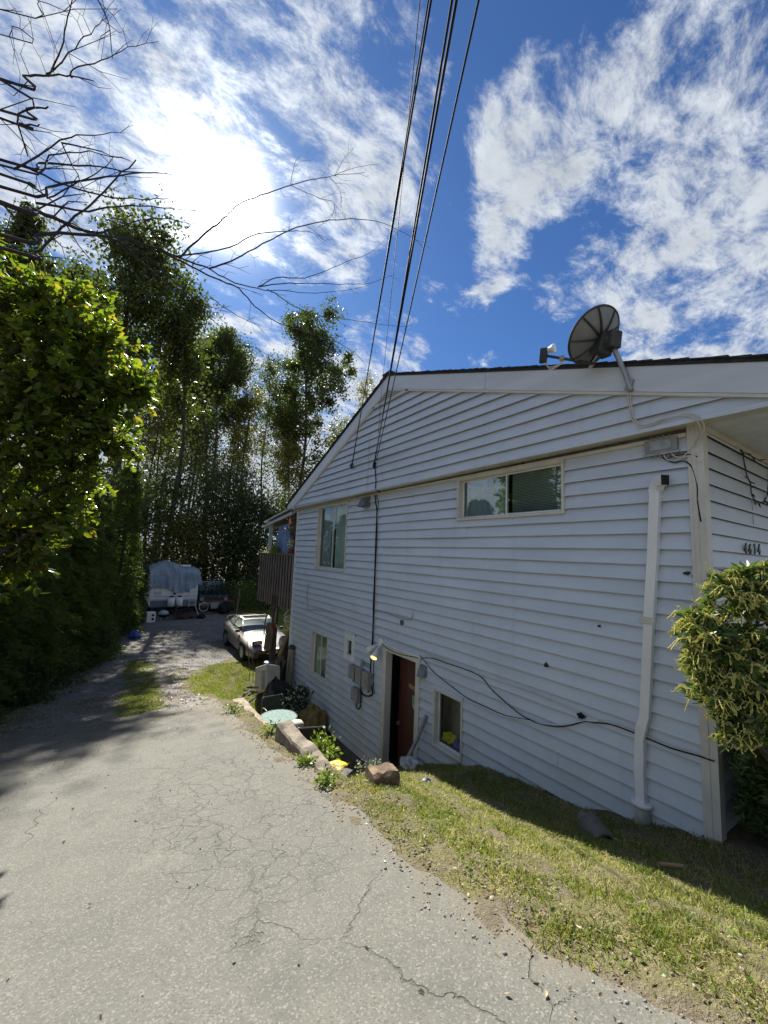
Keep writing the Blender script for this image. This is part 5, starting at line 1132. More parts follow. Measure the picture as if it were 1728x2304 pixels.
# ------------------------------------------------------------------ big-leaved laurel in the near left
def laurel():
    rg = np.random.default_rng(5); rr = random.Random(5)
    bx, by = -3.0, 7.2; bz = gz(bx, by); t = empty('laurel', (bx, by, bz), 'large glossy-leaved laurel bush overhanging the drive from the left', 'bush')
    lobes = [(-1.3, 7.0, 3.0, 0.75, 110), (-0.75, 7.0, 2.5, 0.62, 85), (-0.32, 7.0, 2.1, 0.5, 70), (-0.85, 6.9, 1.5, 0.7, 95), (-0.58, 7.0, 0.9, 0.5, 60), (-1.15, 7.0, 0.3, 0.6, 80), (-1.0, 7.1, -0.15, 0.42, 45), (-1.7, 7.4, 2.2, 0.85, 80), (-1.8, 7.2, 1.1, 0.85, 80), (-2.2, 7.5, 3.2, 0.8, 60), (-1.85, 6.6, 3.55, 0.5, 50), (-2.4, 7.5, 0, 1.0, 70), (-1.6, 6.8, -0.5, 0.45, 40), (0.0, 7.0, 2.35, 0.36, 45), (-0.18, 7.0, 1.55, 0.42, 50), (-0.45, 7.0, 2.9, 0.45, 55), (-1.0, 6.8, 2.2, 0.7, 90), (-1.3, 6.9, 1.4, 0.7, 90), (-0.95, 6.9, 3.3, 0.55, 60), (-0.7, 6.9, 0.35, 0.4, 40)]
    mb = MB(); tips = []
    for (x, y, z, r, n) in lobes:
        c_ = Vector((x, y, z)); root = Vector((bx + rr.uniform(-.4, .4), by + rr.uniform(-.4, .4), bz))
        mb.tube(spline([root, root.lerp(c_, .5) + Vector((0, 0, .35)), c_], 4), [.06, .055, .05, .045, .04, .034, .028, .02, .012], 6, False)
        for i in range(n):
            v = Vector((rr.gauss(0, 1), rr.gauss(0, 1), rr.gauss(0, 1))).normalized() * r * (rr.uniform(.35, 1.02) if rr.random() < .8 else rr.uniform(1.0, 1.42)); e = c_ + v
            st = c_ + v * .35; mb.tube([st, st.lerp(e, .6) + Vector((0, 0, .04)), e], [.008, .006, .003], 4, False)
            tips.append((st, e))
    mb.build('branches', BARK, t, smooth=True)
    P = []; D = []
    for st, e in tips:
        d = (e - st)
        for j in range(17):
            f = .25 + .78 * j / 16; p = st + d * f
            s = Vector((rr.gauss(0, 1), rr.gauss(0, 1), rr.gauss(0, .7))).normalized()
            P.append(tuple(p)); D.append(tuple((s + d.normalized() * .7 + Vector((0, 0, -.25))).normalized()))
    P = np.array(P); D = np.array(D); n = len(P); S = .112 * (.45 + 1.0 * rg.random(n))
    U = rg.normal(size=(n, 3)) * .8 + np.array([0, 0, 0]); U = np.cross(D, U + np.array([0, 0, 1.0])); U = unit(U); N = np.cross(D, U)
    W_ = (S * .46)[:, None]; S = S[:, None]
    a = P; m1 = P + D * S * .5 - N * W_ * .18; tip = P + D * S - N * S * .14
    l1 = P + D * S * .28 + U * W_ * .42; l2 = P + D * S * .66 + U * W_ * .44 - N * W_ * .05; r1 = P + D * S * .28 - U * W_ * .42; r2 = P + D * S * .66 - U * W_ * .44 - N * W_ * .05
    # the 300 leaves nearest the drive are leaves of their own, the rest one mass
    near = np.argsort(np.linalg.norm(P - np.array([.6, .5, .6]), axis=1))[:300]; rest = np.setdiff1d(np.arange(n), near)
    V = np.stack([a, m1, tip, l1, l2, r1, r2], 1)[rest].reshape(-1, 3); k = np.arange(len(rest)) * 7
    tris = ((0, 3, 1), (3, 4, 1), (4, 2, 1), (0, 1, 5), (5, 1, 6), (6, 1, 2))
    np_mesh('foliage', V, np.concatenate([np.stack([k + i for i in q], 1) for q in tris], 0), LAUREL, t, kind='stuff')
    kinds = []
    for q in range(10):
        w_ = .40 + .016 * q; me = bpy.data.meshes.new('leaf')
        me.from_pydata([(0, 0, 0), (.5, 0, -.18 * w_), (1, 0, -.10 - .012 * q), (.28, .42 * w_, 0), (.66, .44 * w_, -.05 * w_), (.28, -.42 * w_, 0), (.66, -.44 * w_, -.05 * w_)], [], tris)
        me.materials.append(LAUREL); kinds.append(me)
    off = wl(t)
    for j, i in enumerate(near):
        o = bpy.data.objects.new('leaf', kinds[j % 10]); C.objects.link(o); o.parent = t; s_ = float(S[i, 0])
        m_ = Matrix((Vector(D[i]), Vector(U[i]), Vector(N[i]))).transposed().to_4x4(); o.matrix_local = Matrix.Translation(Vector(P[i]) - off) @ m_ @ Matrix.Scale(s_, 4)
laurel()
# ------------------------------------------------------------------ bare tree reaching in from the left
def bare_tree():
    rr = random.Random(12); base = Vector((-5.2, 3.4, gz(-5.2, 3.4))); t = empty('bare_tree', base, 'leafless tree whose long grey branches reach across the sky from the left', 'tree')
    MB().tube(spline([base, base + Vector((.2, .1, 1.6)), base + Vector((.5, .4, 3.4)), base + Vector((.9, .7, 5.2)), base + Vector((1.2, 1.0, 7.4))], 4), [.17 - .0085 * i for i in range(17)], 10).build('trunk', BARK, t, smooth=True)
    for pts, r0, r1 in BRANCHES:
        P = spline(pts, 4); n = len(P); rad = [r0 + (r1 - r0) * i / (n - 1) for i in range(n)]
        P = [p + Vector((rr.gauss(0, 1), rr.gauss(0, 1), rr.gauss(0, 1))) * .004 for p in P]
        rad = [q * (.50 if r0 > .018 else .85) for q in rad]; b = MB().tube(P, rad, 6).build('branch', TWIG, t, smooth=True)
        mb = MB(); q = False
        for i in range(2, n - 1):
            for _ in range(1 if rr.random() < .45 else 0):
                d = (P[i + 1] - P[i - 1]).normalized(); s = Vector((rr.gauss(0, 1), rr.gauss(0, 1), rr.gauss(.15, 1))); s = (s - d * s.dot(d)).normalized()
                L = rr.uniform(.12, .55) * (1 - .3 * i / n); e1 = P[i] + (d * .8 + s * .7).normalized() * L * .5; e2 = e1 + (d * .9 + s * .3 + Vector((0, 0, rr.uniform(-.25, .35)))).normalized() * L * .5
                rt = max(.0022, rad[i] * .38); mb.tube([P[i], e1, e2], [rt, rt * .8, rt * .45], 4, False); q = True
                if rr.random() < .5:
                    e3 = e1 + (d * .4 + s + Vector((0, 0, rr.uniform(-.3, .3)))).normalized() * L * .4; mb.tube([e1, e3], [rt * .7, rt * .4], 4, False)
        if q: tag(mb.build('twigs', TWIG, b, smooth=True), kind='stuff')
BRANCHES = [
    ([(-4.41, 3.79, 2.09), (-2.72, 3.60, 2.31), (-0.84, 3.40, 2.19), (-0.74, 3.59, 2.34), (-0.64, 3.77, 2.47), (-0.51, 3.96, 2.58), (-0.40, 4.14, 2.71), (-0.11, 4.33, 2.92), (0.10, 4.51, 3.05), (0.34, 4.70, 3.18), (0.61, 4.89, 3.32), (0.87, 5.07, 3.39), (1.28, 5.26, 3.56), (1.71, 5.44, 3.82), (2.28, 5.63, 4.13), (3.07, 5.81, 4.65), (3.47, 6.00, 5.02)], 0.0375, 0.004),
    ([(-4.43, 3.78, 1.93), (-2.73, 3.64, 2.15), (-0.84, 3.50, 2.03), (-0.68, 3.69, 2.25), (-0.48, 3.88, 2.48), (-0.28, 4.07, 2.68), (-0.12, 4.26, 2.74), (0.00, 4.45, 2.77), (0.13, 4.64, 2.84), (0.26, 4.83, 2.87), (0.49, 5.02, 2.94), (0.78, 5.21, 2.86), (1.11, 5.40, 2.85)], 0.0325, 0.005),
    ([(0.10, 4.50, 3.04), (0.40, 4.69, 3.12), (0.77, 4.88, 3.22), (1.00, 5.07, 3.33), (1.27, 5.26, 3.30), (1.64, 5.44, 3.30), (2.16, 5.63, 3.43), (2.76, 5.82, 3.56), (3.24, 6.01, 3.60), (3.57, 6.20, 3.59)], 0.0140, 0.003),
    ([(-4.44, 3.77, 1.84), (-2.74, 3.63, 2.06), (-0.83, 3.50, 1.94), (-0.68, 3.65, 2.07), (-0.65, 3.80, 2.27), (-0.60, 3.95, 2.53), (-0.46, 4.10, 2.93), (-0.32, 4.25, 3.40), (-0.19, 4.40, 3.80)], 0.0300, 0.011),
    ([(0.28, 4.60, 3.11), (0.45, 4.73, 3.50), (0.61, 4.87, 3.84), (0.75, 5.00, 4.15)], 0.0140, 0.0115),
    ([(0.26, 4.60, 3.12), (0.80, 4.80, 3.63), (1.17, 5.00, 4.14), (1.66, 5.20, 4.58), (2.05, 5.40, 4.92), (2.40, 5.60, 5.06)], 0.0100, 0.003),
    ([(0.61, 4.88, 3.31), (0.86, 4.99, 3.60), (1.17, 5.11, 4.01), (1.64, 5.22, 4.60), (2.19, 5.33, 5.12), (2.75, 5.45, 5.56), (3.35, 5.56, 5.92), (3.89, 5.67, 6.11), (4.36, 5.79, 6.25), (4.66, 5.90, 6.28)], 0.0120, 0.003),
    ([(0.75, 5.00, 4.15), (0.86, 5.10, 4.41), (0.99, 5.20, 4.66), (1.32, 5.30, 5.07), (1.70, 5.40, 5.51), (2.11, 5.50, 5.95), (2.47, 5.60, 6.32), (3.09, 5.70, 6.85)], 0.0115, 0.004),
    ([(2.47, 5.60, 6.32), (2.65, 5.62, 6.79), (2.84, 5.65, 7.16)], 0.0050, 0.002),
    ([(2.47, 5.60, 6.32), (2.89, 5.67, 6.80), (3.41, 5.75, 7.27)], 0.0050, 0.002),
    ([(1.68, 5.40, 5.49), (1.70, 5.40, 5.82), (1.79, 5.40, 6.07)], 0.0050, 0.002),
    ([(2.36, 5.57, 6.20), (2.59, 5.61, 6.11), (2.65, 5.65, 5.84)], 0.0040, 0.002),
    ([(1.69, 5.40, 5.49), (2.19, 5.48, 5.64), (2.45, 5.55, 5.78), (2.50, 5.62, 5.67), (2.42, 5.70, 5.51)], 0.0050, 0.003),
    ([(1.29, 5.20, 3.56), (1.56, 5.33, 3.90), (1.94, 5.47, 4.13), (2.35, 5.60, 4.51), (2.85, 5.73, 5.02), (3.40, 5.87, 5.55), (3.78, 6.00, 6.11)], 0.0090, 0.003),
    ([(1.27, 5.20, 3.56), (1.77, 5.38, 3.93), (2.35, 5.56, 4.29), (3.03, 5.74, 4.68), (3.46, 5.92, 5.00), (4.11, 6.10, 5.58)], 0.0090, 0.003),
    ([(0.64, 4.80, 2.92), (0.80, 4.90, 2.92), (1.06, 5.00, 2.92), (1.33, 5.10, 2.96)], 0.0070, 0.003),
    ([(1.42, 5.30, 3.63), (1.61, 5.42, 3.71), (1.90, 5.55, 3.71), (2.32, 5.67, 3.81), (2.79, 5.80, 3.99), (3.33, 5.92, 4.19), (3.93, 6.05, 4.42), (4.53, 6.17, 4.67), (4.87, 6.30, 5.04)], 0.0090, 0.003),
    ([(-4.37, 3.81, 2.31), (-2.71, 3.56, 2.53), (-0.84, 3.30, 2.41), (-0.71, 3.55, 2.69), (-0.47, 3.80, 3.03), (-0.18, 4.05, 3.38), (0.12, 4.30, 3.76)], 0.0150, 0.003),
    ([(-4.39, 3.80, 2.19), (-2.70, 3.50, 2.41), (-0.81, 3.20, 2.29), (-0.65, 3.47, 2.71), (-0.47, 3.73, 3.09), (-0.23, 4.00, 3.43)], 0.0112, 0.003),
    ([(-0.74, 3.20, 2.30), (-0.59, 3.43, 2.83), (-0.45, 3.67, 3.21), (-0.27, 3.90, 3.58)], 0.0080, 0.002),
    ([(-0.58, 3.40, 2.80), (-0.39, 3.70, 3.12), (-0.19, 4.00, 3.42)], 0.0070, 0.002),
    ([(-4.40, 3.79, 2.12), (-2.71, 3.55, 2.34), (-0.82, 3.30, 2.22), (-0.62, 3.55, 2.57), (-0.35, 3.80, 3.01), (-0.06, 4.05, 3.45), (0.09, 4.30, 3.74)], 0.0163, 0.003),
    ([(-4.40, 3.80, 2.15), (-2.70, 3.50, 2.37), (-0.81, 3.20, 2.25), (-0.72, 3.37, 2.37), (-0.64, 3.53, 2.44), (-0.55, 3.70, 2.49)], 0.0137, 0.004),
    ([(-0.73, 3.30, 2.43), (-0.54, 3.52, 2.59), (-0.29, 3.75, 2.82), (-0.04, 3.98, 3.13), (0.13, 4.20, 3.42)], 0.0090, 0.003),
    ([(-0.67, 3.40, 2.27), (-0.42, 3.65, 2.55), (-0.19, 3.90, 2.92), (0.14, 4.15, 3.27), (0.42, 4.40, 3.59)], 0.0100, 0.003),
    ([(-0.58, 3.40, 2.78), (-0.50, 3.55, 2.73), (-0.42, 3.70, 2.70)], 0.0060, 0.003),
    ([(-4.34, 3.83, 2.49), (-2.67, 3.36, 2.71), (-0.79, 2.90, 2.59), (-0.73, 3.02, 2.79), (-0.65, 3.15, 3.00), (-0.56, 3.27, 3.20), (-0.46, 3.40, 3.39)], 0.0125, 0.004),
    ([(-0.64, 3.10, 2.95), (-0.59, 3.08, 3.17), (-0.58, 3.05, 3.38), (-0.56, 3.02, 3.49), (-0.56, 3.00, 3.60)], 0.0070, 0.003),
    ([(-0.63, 3.10, 2.98), (-0.54, 3.13, 3.28), (-0.46, 3.17, 3.56), (-0.39, 3.20, 3.75)], 0.0060, 0.002),
    ([(-0.55, 3.20, 3.13), (-0.56, 3.30, 3.29), (-0.43, 3.40, 3.58), (-0.29, 3.50, 3.93), (-0.10, 3.60, 4.28)], 0.0070, 0.002),
    ([(-4.34, 3.83, 2.48), (-2.67, 3.36, 2.70), (-0.79, 2.90, 2.58), (-0.72, 3.00, 2.51), (-0.72, 3.10, 2.48), (-0.69, 3.20, 2.42)], 0.0100, 0.004),
    ([(-4.37, 3.81, 2.30), (-2.67, 3.36, 2.52), (-0.77, 2.90, 2.40), (-0.69, 3.00, 2.57), (-0.62, 3.10, 2.74)], 0.0112, 0.006),
    ([(-4.38, 3.81, 2.26), (-2.67, 3.35, 2.48), (-0.77, 2.90, 2.36), (-0.71, 3.00, 2.46), (-0.64, 3.10, 2.59)], 0.0112, 0.005),
    ([(-0.48, 3.00, 3.61), (-0.38, 3.05, 3.53), (-0.33, 3.10, 3.33)], 0.0050, 0.003),
    ([(-4.29, 3.85, 2.80), (-2.65, 3.33, 3.02), (-0.81, 2.80, 2.90), (-0.68, 2.90, 3.20), (-0.56, 3.00, 3.36)], 0.0050, 0.002),
    ([(-4.31, 3.84, 2.66), (-2.65, 3.32, 2.88), (-0.79, 2.80, 2.76), (-0.76, 2.85, 2.90), (-0.78, 2.90, 2.87)], 0.0050, 0.002),
    ([(-0.65, 3.60, 2.48), (-0.50, 3.70, 2.79), (-0.38, 3.80, 3.06), (-0.31, 3.90, 3.32)], 0.0070, 0.003),
    ([(-0.39, 4.00, 2.62), (-0.15, 4.17, 2.98), (0.06, 4.33, 3.26), (0.35, 4.50, 3.47)], 0.0080, 0.003),
    ([(-0.29, 4.20, 2.77), (-0.02, 4.40, 2.86), (0.29, 4.60, 2.80), (0.64, 4.80, 2.80), (0.91, 5.00, 3.01)], 0.0100, 0.003),
]
bare_tree()
# ------------------------------------------------------------------ pieris bush at the front corner
def pieris():
    rg = np.random.default_rng(77); rr = random.Random(77); x, y = 4.35, .55; z = gz(x, y)
    t = empty('pieris_bush', (x, y, z), 'dark bush hung with yellow-green flower tassels at the front corner of the house', 'bush')
    mb = MB(); whorls = []
    lobes = [(3.150, 0.991, -0.402, 0.16, 44, 0.95), (3.270, 0.869, -0.141, 0.16, 40, 0.95), (3.370, 0.755, -0.132, 0.17, 40, 0.95), (3.320, 0.789, -0.459, 0.18, 50, 0.95), (3.220, 0.895, -0.552, 0.17, 46, 0.95), (3.220, 0.959, -0.783, 0.15, 36, 0.9), (3.370, 0.816, -0.790, 0.18, 40, 0.85), (3.160, 1.013, -0.600, 0.1, 20, 0.8), (3.320, 0.844, -0.034, 0.07, 8, 0.4), (3.450, 0.683, -0.181, 0.2, 40, 0.9), (3.450, 0.680, -0.527, 0.2, 40, 0.85), (3.300, 0.891, -0.987, 0.14, 30, 0.7), (3.500, 0.726, -0.862, 0.2, 36, 0.5), (3.75, 0.78, -1.05, 0.16, 36, 0.15), (4.0, 0.75, -0.6, 0.26, 44, 0.1), (4.2, 0.7, -0.75, 0.34, 50, 0.03), (4.08, 1.0, -1.2, 0.16, 40, 0), (4.28, 0.85, -1.2, 0.32, 70, 0.02), (4.42, 0.85, -1.55, 0.32, 70, 0), (4.55, 0.75, -1.85, 0.34, 60, 0), (4.9, 0.6, -1.0, 0.5, 60, 0.03), (4.7, 0.6, -0.4, 0.4, 50, 0.05), (4.95, 0.75, -1.65, 0.36, 60, 0), (4.44, 1.08, -1.9, 0.16, 60, 0), (4.45, 1.1, -1.6, 0.17, 60, 0), (4.44, 1.08, -1.25, 0.17, 50, 0), (4.75, 1.05, -1.75, 0.22, 60, 0), (4.62, 1.05, -1.3, 0.22, 60, 0), (4.6, 1.08, -1.65, 0.2, 60, 0), (5.0, 1.0, -1.4, 0.3, 50, 0), (5.3, 0.9, -1.2, 0.4, 50, 0), (5.4, 0.9, -1.8, 0.4, 50, 0)]
    for (a, b, c_, r, n, lit) in lobes:
        p = Vector((a, b, c_)); root = Vector((x + rr.uniform(-.2, .2), y + rr.uniform(-.15, .15), z)); mb.tube(spline([root, root.lerp(p, .5) + Vector((rr.uniform(-.1, .1), 0, .1)), p], 3), [.03, .028, .025, .02, .015, .012, .008], 5, False)
        for i in range(n):
            v = Vector((rr.gauss(0, 1), rr.gauss(0, 1), rr.gauss(.1, .9))).normalized() * r * rr.uniform(.45, 1.05); e = p + v
            mb.tube([p + v * .3, e], [.006, .0035], 4, False); whorls.append((e, (v.normalized() * .6 + Vector((0, 0, .7))).normalized(), lit))
    mb.build('stems', BARK, t, smooth=True)
    P = []; D = []; L = []; tv = MB()
    for e, d, lit in whorls:
        k = rr.randint(13, 20)
        for i in range(k):
            s = Vector((rr.gauss(0, 1), rr.gauss(0, 1), rr.gauss(0, 1))); s = (s - d * s.dot(d)).normalized()
            P.append(tuple(e - d * rr.uniform(0, .05))); D.append(tuple((s + d * rr.uniform(.1, .8)).normalized())); L.append(rr.uniform(.05, .095))
        if lit and rr.random() < lit * .8:
            for i in range(rr.randint(6, 11)):
                s = Vector((rr.gauss(0, 1), rr.gauss(0, 1), rr.gauss(0, .3))).normalized(); L_ = rr.uniform(.045, .11)
                q = [e, e + s * L_ * .4 + Vector((0, 0, .01)), e + s * L_ * .75 + Vector((0, 0, -.025)), e + s * L_ * .95 + Vector((0, 0, -.035 * rr.uniform(-.3, 1.6)))]
                for j, w in enumerate(spline(q, 4)):
                    rb = .0034 * rr.uniform(.7, 1.35); o = Vector((rr.gauss(0, .002), rr.gauss(0, .002), rr.gauss(0, .002)))
                    tv.add([w + o + Vector((rb, 0, 0)), w + o + Vector((-rb * .5, rb * .87, 0)), w + o + Vector((-rb * .5, -rb * .87, 0)), w + o + Vector((0, 0, rb * 1.4)), w + o + Vector((0, 0, -rb * 1.6))], [(0, 1, 3), (1, 2, 3), (2, 0, 3), (1, 0, 4), (2, 1, 4), (0, 2, 4)])
                    if j: pass
                tv.tube(spline(q, 2), .0022, 3, False)
    V, F = leaf_quads(np.array(P), np.array(D), np.array(L), np.array(L) * .27, .10, rg)
    np_mesh('foliage', V, F, PIERIS, t); tv.build('tassels', TASSEL, t)
pieris()
# ------------------------------------------------------------------ silver coupe behind the house
def coupe(X0, Y0, Z0):
    """nose at Y0 facing the camera, right flank along x = X0"""
    cxx = X0 + .845; t = empty('parked_coupe', (cxx, Y0 + 2.2, Z0), 'champagne silver coupe with its pop-up headlight raised, parked behind the house corner', 'car')
    paint = mat('champagne_paint', (0.29, 0.27, 0.235), (0.26, 0.24, 0.21), 1.5, .38, metal=.3, coat=.5)
    ST = [(0, .66, .27, .44, .50), (.10, .74, .22, .50, .56), (.35, .80, .20, .58, .66), (.8, .84, .19, .67, .76), (1.45, .845, .19, .76, .87), (2.4, .845, .19, .80, .90), (3.2, .845, .20, .84, .93), (3.9, .82, .22, .86, .95), (4.3, .77, .26, .84, .93), (4.48, .70, .34, .74, .80)]
    vs = []; n = 15
    for (y, hw, zb, zs, zt) in ST:
        half = [(hw * .90, zb), (hw, zb + .10), (hw * 1.0, (zb + zs) / 2), (hw * .985, zs - .04), (hw * .93, zs + .01), (hw * .62, zs + (zt - zs) * .75), (hw * .3, zt - .005)]
        prof = [(a, b) for a, b in half] + [(0, zt)] + [(-a, b) for a, b in half[::-1]]
        vs += [(cxx + a, Y0 + y, Z0 + b) for a, b in prof]
    fs = [(i * n + j, i * n + j + 1, (i + 1) * n + j + 1, (i + 1) * n + j) for i in range(len(ST) - 1) for j in range(n - 1)] + [tuple(range(n)), tuple(range((len(ST) - 1) * n, len(ST) * n))[::-1]]
    fs += [(i * n, (i + 1) * n, (i + 1) * n + n - 1, i * n + n - 1) for i in range(len(ST) - 1)]
    body = MB().add(vs, fs).build('body', paint, t, smooth=True)
    P = lambda x, y, z: (cxx + x, Y0 + y, Z0 + z)
    # greenhouse: pillars and roof in paint, glass set just proud
    gh = [(1.42, .70, .86), (2.05, .56, 1.225), (2.45, .54, 1.255), (2.95, .53, 1.245), (3.85, .60, .94)]
    mb = MB(); vs = []
    for (y, hw, z) in gh: vs += [P(hw, y, z - .012), P(hw * .5, y, z), P(-hw * .5, y, z), P(-hw, y, z - .012)]
    mb.add(vs[4:16], [(i * 4 + j, i * 4 + j + 1, i * 4 + j + 5, i * 4 + j + 4) for i in range(2) for j in range(3)]); mb.build('roof', paint, t, smooth=True)
    for s in (-1, 1):
        for pl in (((.70, 1.40, .86), (.555, 2.06, 1.22)), ((.54, 2.95, 1.245), (.60, 3.90, .93)), ((.555, 2.05, 1.222), (.535, 2.96, 1.247)), ((.72, 2.72, .90), (.55, 2.70, 1.245))):
            MB().tube([P(s * pl[0][0], *pl[0][1:]), P(s * (pl[0][0] + pl[1][0]) / 2 * 1.02, (pl[0][1] + pl[1][1]) / 2, (pl[0][2] + pl[1][2]) / 2 + .015), P(s * pl[1][0], *pl[1][1:])], .022, 6).build('pillar', paint, t, smooth=True)
        MB().add([P(s * .715, 1.50, .865), P(s * .725, 2.68, .895), P(s * .555, 2.68, 1.225), P(s * .565, 2.06, 1.20)], [(0, 1, 2, 3)]).build('side_window', GLASS_CAR, t)
        MB().add([P(s * .725, 2.74, .895), P(s * .655, 3.75, .92), P(s * .555, 2.98, 1.215), P(s * .553, 2.74, 1.225)], [(0, 1, 2, 3)]).build('side_window', GLASS_CAR, t)
        MB().obox(P(s * .84, 1.62, .90), (.16, .09, .11), 0).build('mirror', DKGREY, t, bevel=.03)
        MB().box(P(s * .846 - .004, 1.42, .30), P(s * .846 + .004, 1.43, .76)).box(P(s * .848 - .004, 2.72, .34), P(s * .848 + .004, 2.73, .80)).build('door_gap', BLACK, t)
        MB().box(P(s * .85 - .012, .7, .42), P(s * .85 + .012, 3.5, .46)).build('side_moulding', mat('grey_moulding', (0.25, 0.24, 0.22), None, 8, .5), t, bevel=.006)
        for yw in (.88, 3.36):
            w = MB().lathe(P(s * .76, yw, .305), [(.31, -.09), (.315, -.07), (.315, .075), (.295, .095), (.215, .10), (.20, .085)], 28, 'X').build('wheel', BLACK, t, smooth=False)
            MB().lathe(P(s * .76 + s * .088, yw, .305), [(.20, -.004), (.20, .004), (.05, .012)], 24, 'X').build('rim', STEEL, w)
            MB().tube([P(s * .842, yw + .36 * math.cos(a), .30 + .36 * math.sin(a)) for a in [math.radians(-5 + 190 * i / 14) for i in range(15)]], .022, 6).build('wheel_arch', BLACK, t)
    MB().add([P(.66, 1.44, .875), P(.53, 2.06, 1.215), P(-.53, 2.06, 1.215), P(-.66, 1.44, .875), P(.22, 1.40, .892), P(.2, 2.04, 1.245), P(-.2, 2.04, 1.245), P(-.22, 1.40, .892)], [(0, 4, 5, 1), (4, 7, 6, 5), (7, 3, 2, 6)]).build('windshield', GLASS_CAR, t)
    MB().add([P(.50, 2.98, 1.245), P(-.50, 2.98, 1.245), P(-.56, 3.85, .955), P(.56, 3.85, .955)], [(0, 1, 2, 3)]).build('rear_window', GLASS_CAR, t)
    MB().box(P(-.45, 2.2, 1.262), P(.45, 2.62, 1.276)).build('sunroof', GLASS_CAR, t)
    MB().box(P(-.55, 1.6, .5), P(.55, 3.6, .86)).build('seats', BLACK, t)
    MB().tube([P(-.55, 1.47, .905), P(.5, 1.52, .925)], .008, 4).build('wiper', BLACK, t)
    for s in (-1, 1):
        h = MB().obox(P(s * .50, .30, .70), (.30, .20, .13), 0, -.12).build('headlight', DKGREY, t, bevel=.02)
        MB().obox(P(s * .50, .195, .705), (.24, .01, .085), 0, -.12).build('lens', mat('headlamp_lens', (0.35, 0.37, 0.36), None, 20, .15), h)
        MB().box(P(s * .42 - .16, -.012, .385), P(s * .42 + .16, .01, .435)).build('turn_signal', mat('amber_lens', (0.28, 0.10, 0.025), None, 20, .3), t)
    MB().box(P(-.16, -.012, .375), P(.16, .008, .44)).build('grille_slot', BLACK, t)
    MB().box(P(-.50, -.006, .265), P(.50, .03, .345)).build('air_dam', BLACK, t)
    MB().box(P(-.15, -.022, .385), P(.15, -.0125, .455)).build('number_plate', mat('blank_plate', (0.55, 0.56, 0.58), (0.4, 0.42, 0.5), 25, .5), t)
    MB().tube([P(-.70, 3.2, .94), P(-.86, 3.35, 1.75)], .004, 4).build('aerial', BLACK, t)
    # spoiler lip at the tail
    MB().tube(spline([P(-.66, 4.05, .93), P(-.60, 4.18, 1.04), P(0, 4.25, 1.06), P(.60, 4.18, 1.04), P(.66, 4.05, .93)]), .03, 6).build('spoiler', paint, t, smooth=True)
coupe(4.02, 13.85, -3.92)
for (x, y, a, lab) in ((3.85, 13.5, .05, 'left of two thin stakes leaning before the coupe'), (3.95, 13.46, .10, 'right of two thin stakes leaning before the coupe')):
    tag(MB().tube([(x + .16, y, gz(x, y) - .03), (x, y + .04, gz(x, y) + .95)], .012, 5).build('stake', WOODG), lab, 'stake')
tag(MB().tube([(4.06, 12.5, -2.38), (3.98, 12.4, -2.95)], .012, 5).build('stake', DKGREY), 'thin dark rod hanging beside the deck post', 'rod')
# boards and hoses on the deck post
tag(MB().obox((4.03, 11.95, -2.56), (.22, .03, .80), 0, .03, .04).build('board', WOODG, bevel=.004), 'grey board hung against the deck post under the hoses', 'board')
for (m, r_, pts, lab) in (
    (mat('green_hose', (0.04, 0.13, 0.05), (0.03, 0.09, 0.04), 9, .4), .014, [(4.13, -2.1), (4.15, -1.85), (4.11, -1.69), (4.03, -1.66), (3.94, -1.72), (3.87, -1.88), (3.83, -2.1), (3.83, -2.4), (3.89, -2.47), (3.98, -2.40)], 'green garden hose looped over the deck post'),
    (mat('red_hose', (0.17, 0.06, 0.035), (0.12, 0.045, 0.03), 9, .5), .012, [(4.09, -2.2), (4.06, -1.95), (4.0, -1.76), (3.93, -1.74), (3.87, -1.95), (3.84, -2.15), (3.88, -2.28)], 'reddish hose looped inside the green one'),
    (mat('pale_hose', (0.42, 0.45, 0.42), (0.3, 0.33, 0.31), 9, .4), .013, [(4.15, -1.73), (4.13, -1.9), (4.13, -2.08), (4.14, -2.15)], 'pale short hose end hanging at the deck post')):
    tag(MB().tube(spline([(x, 11.78, z) for x, z in pts], 5), r_, 6).build('hose', m, smooth=True), lab, 'hose')
crumpled('red_rag', (4.09, 11.8, -2.22), .09, mat('red_cloth', (0.20, 0.04, 0.03), (0.12, 0.03, 0.025), 8, .9), 61, 'dull red rag hanging at the deck post', 'rag', (.5, .4, 1.2))

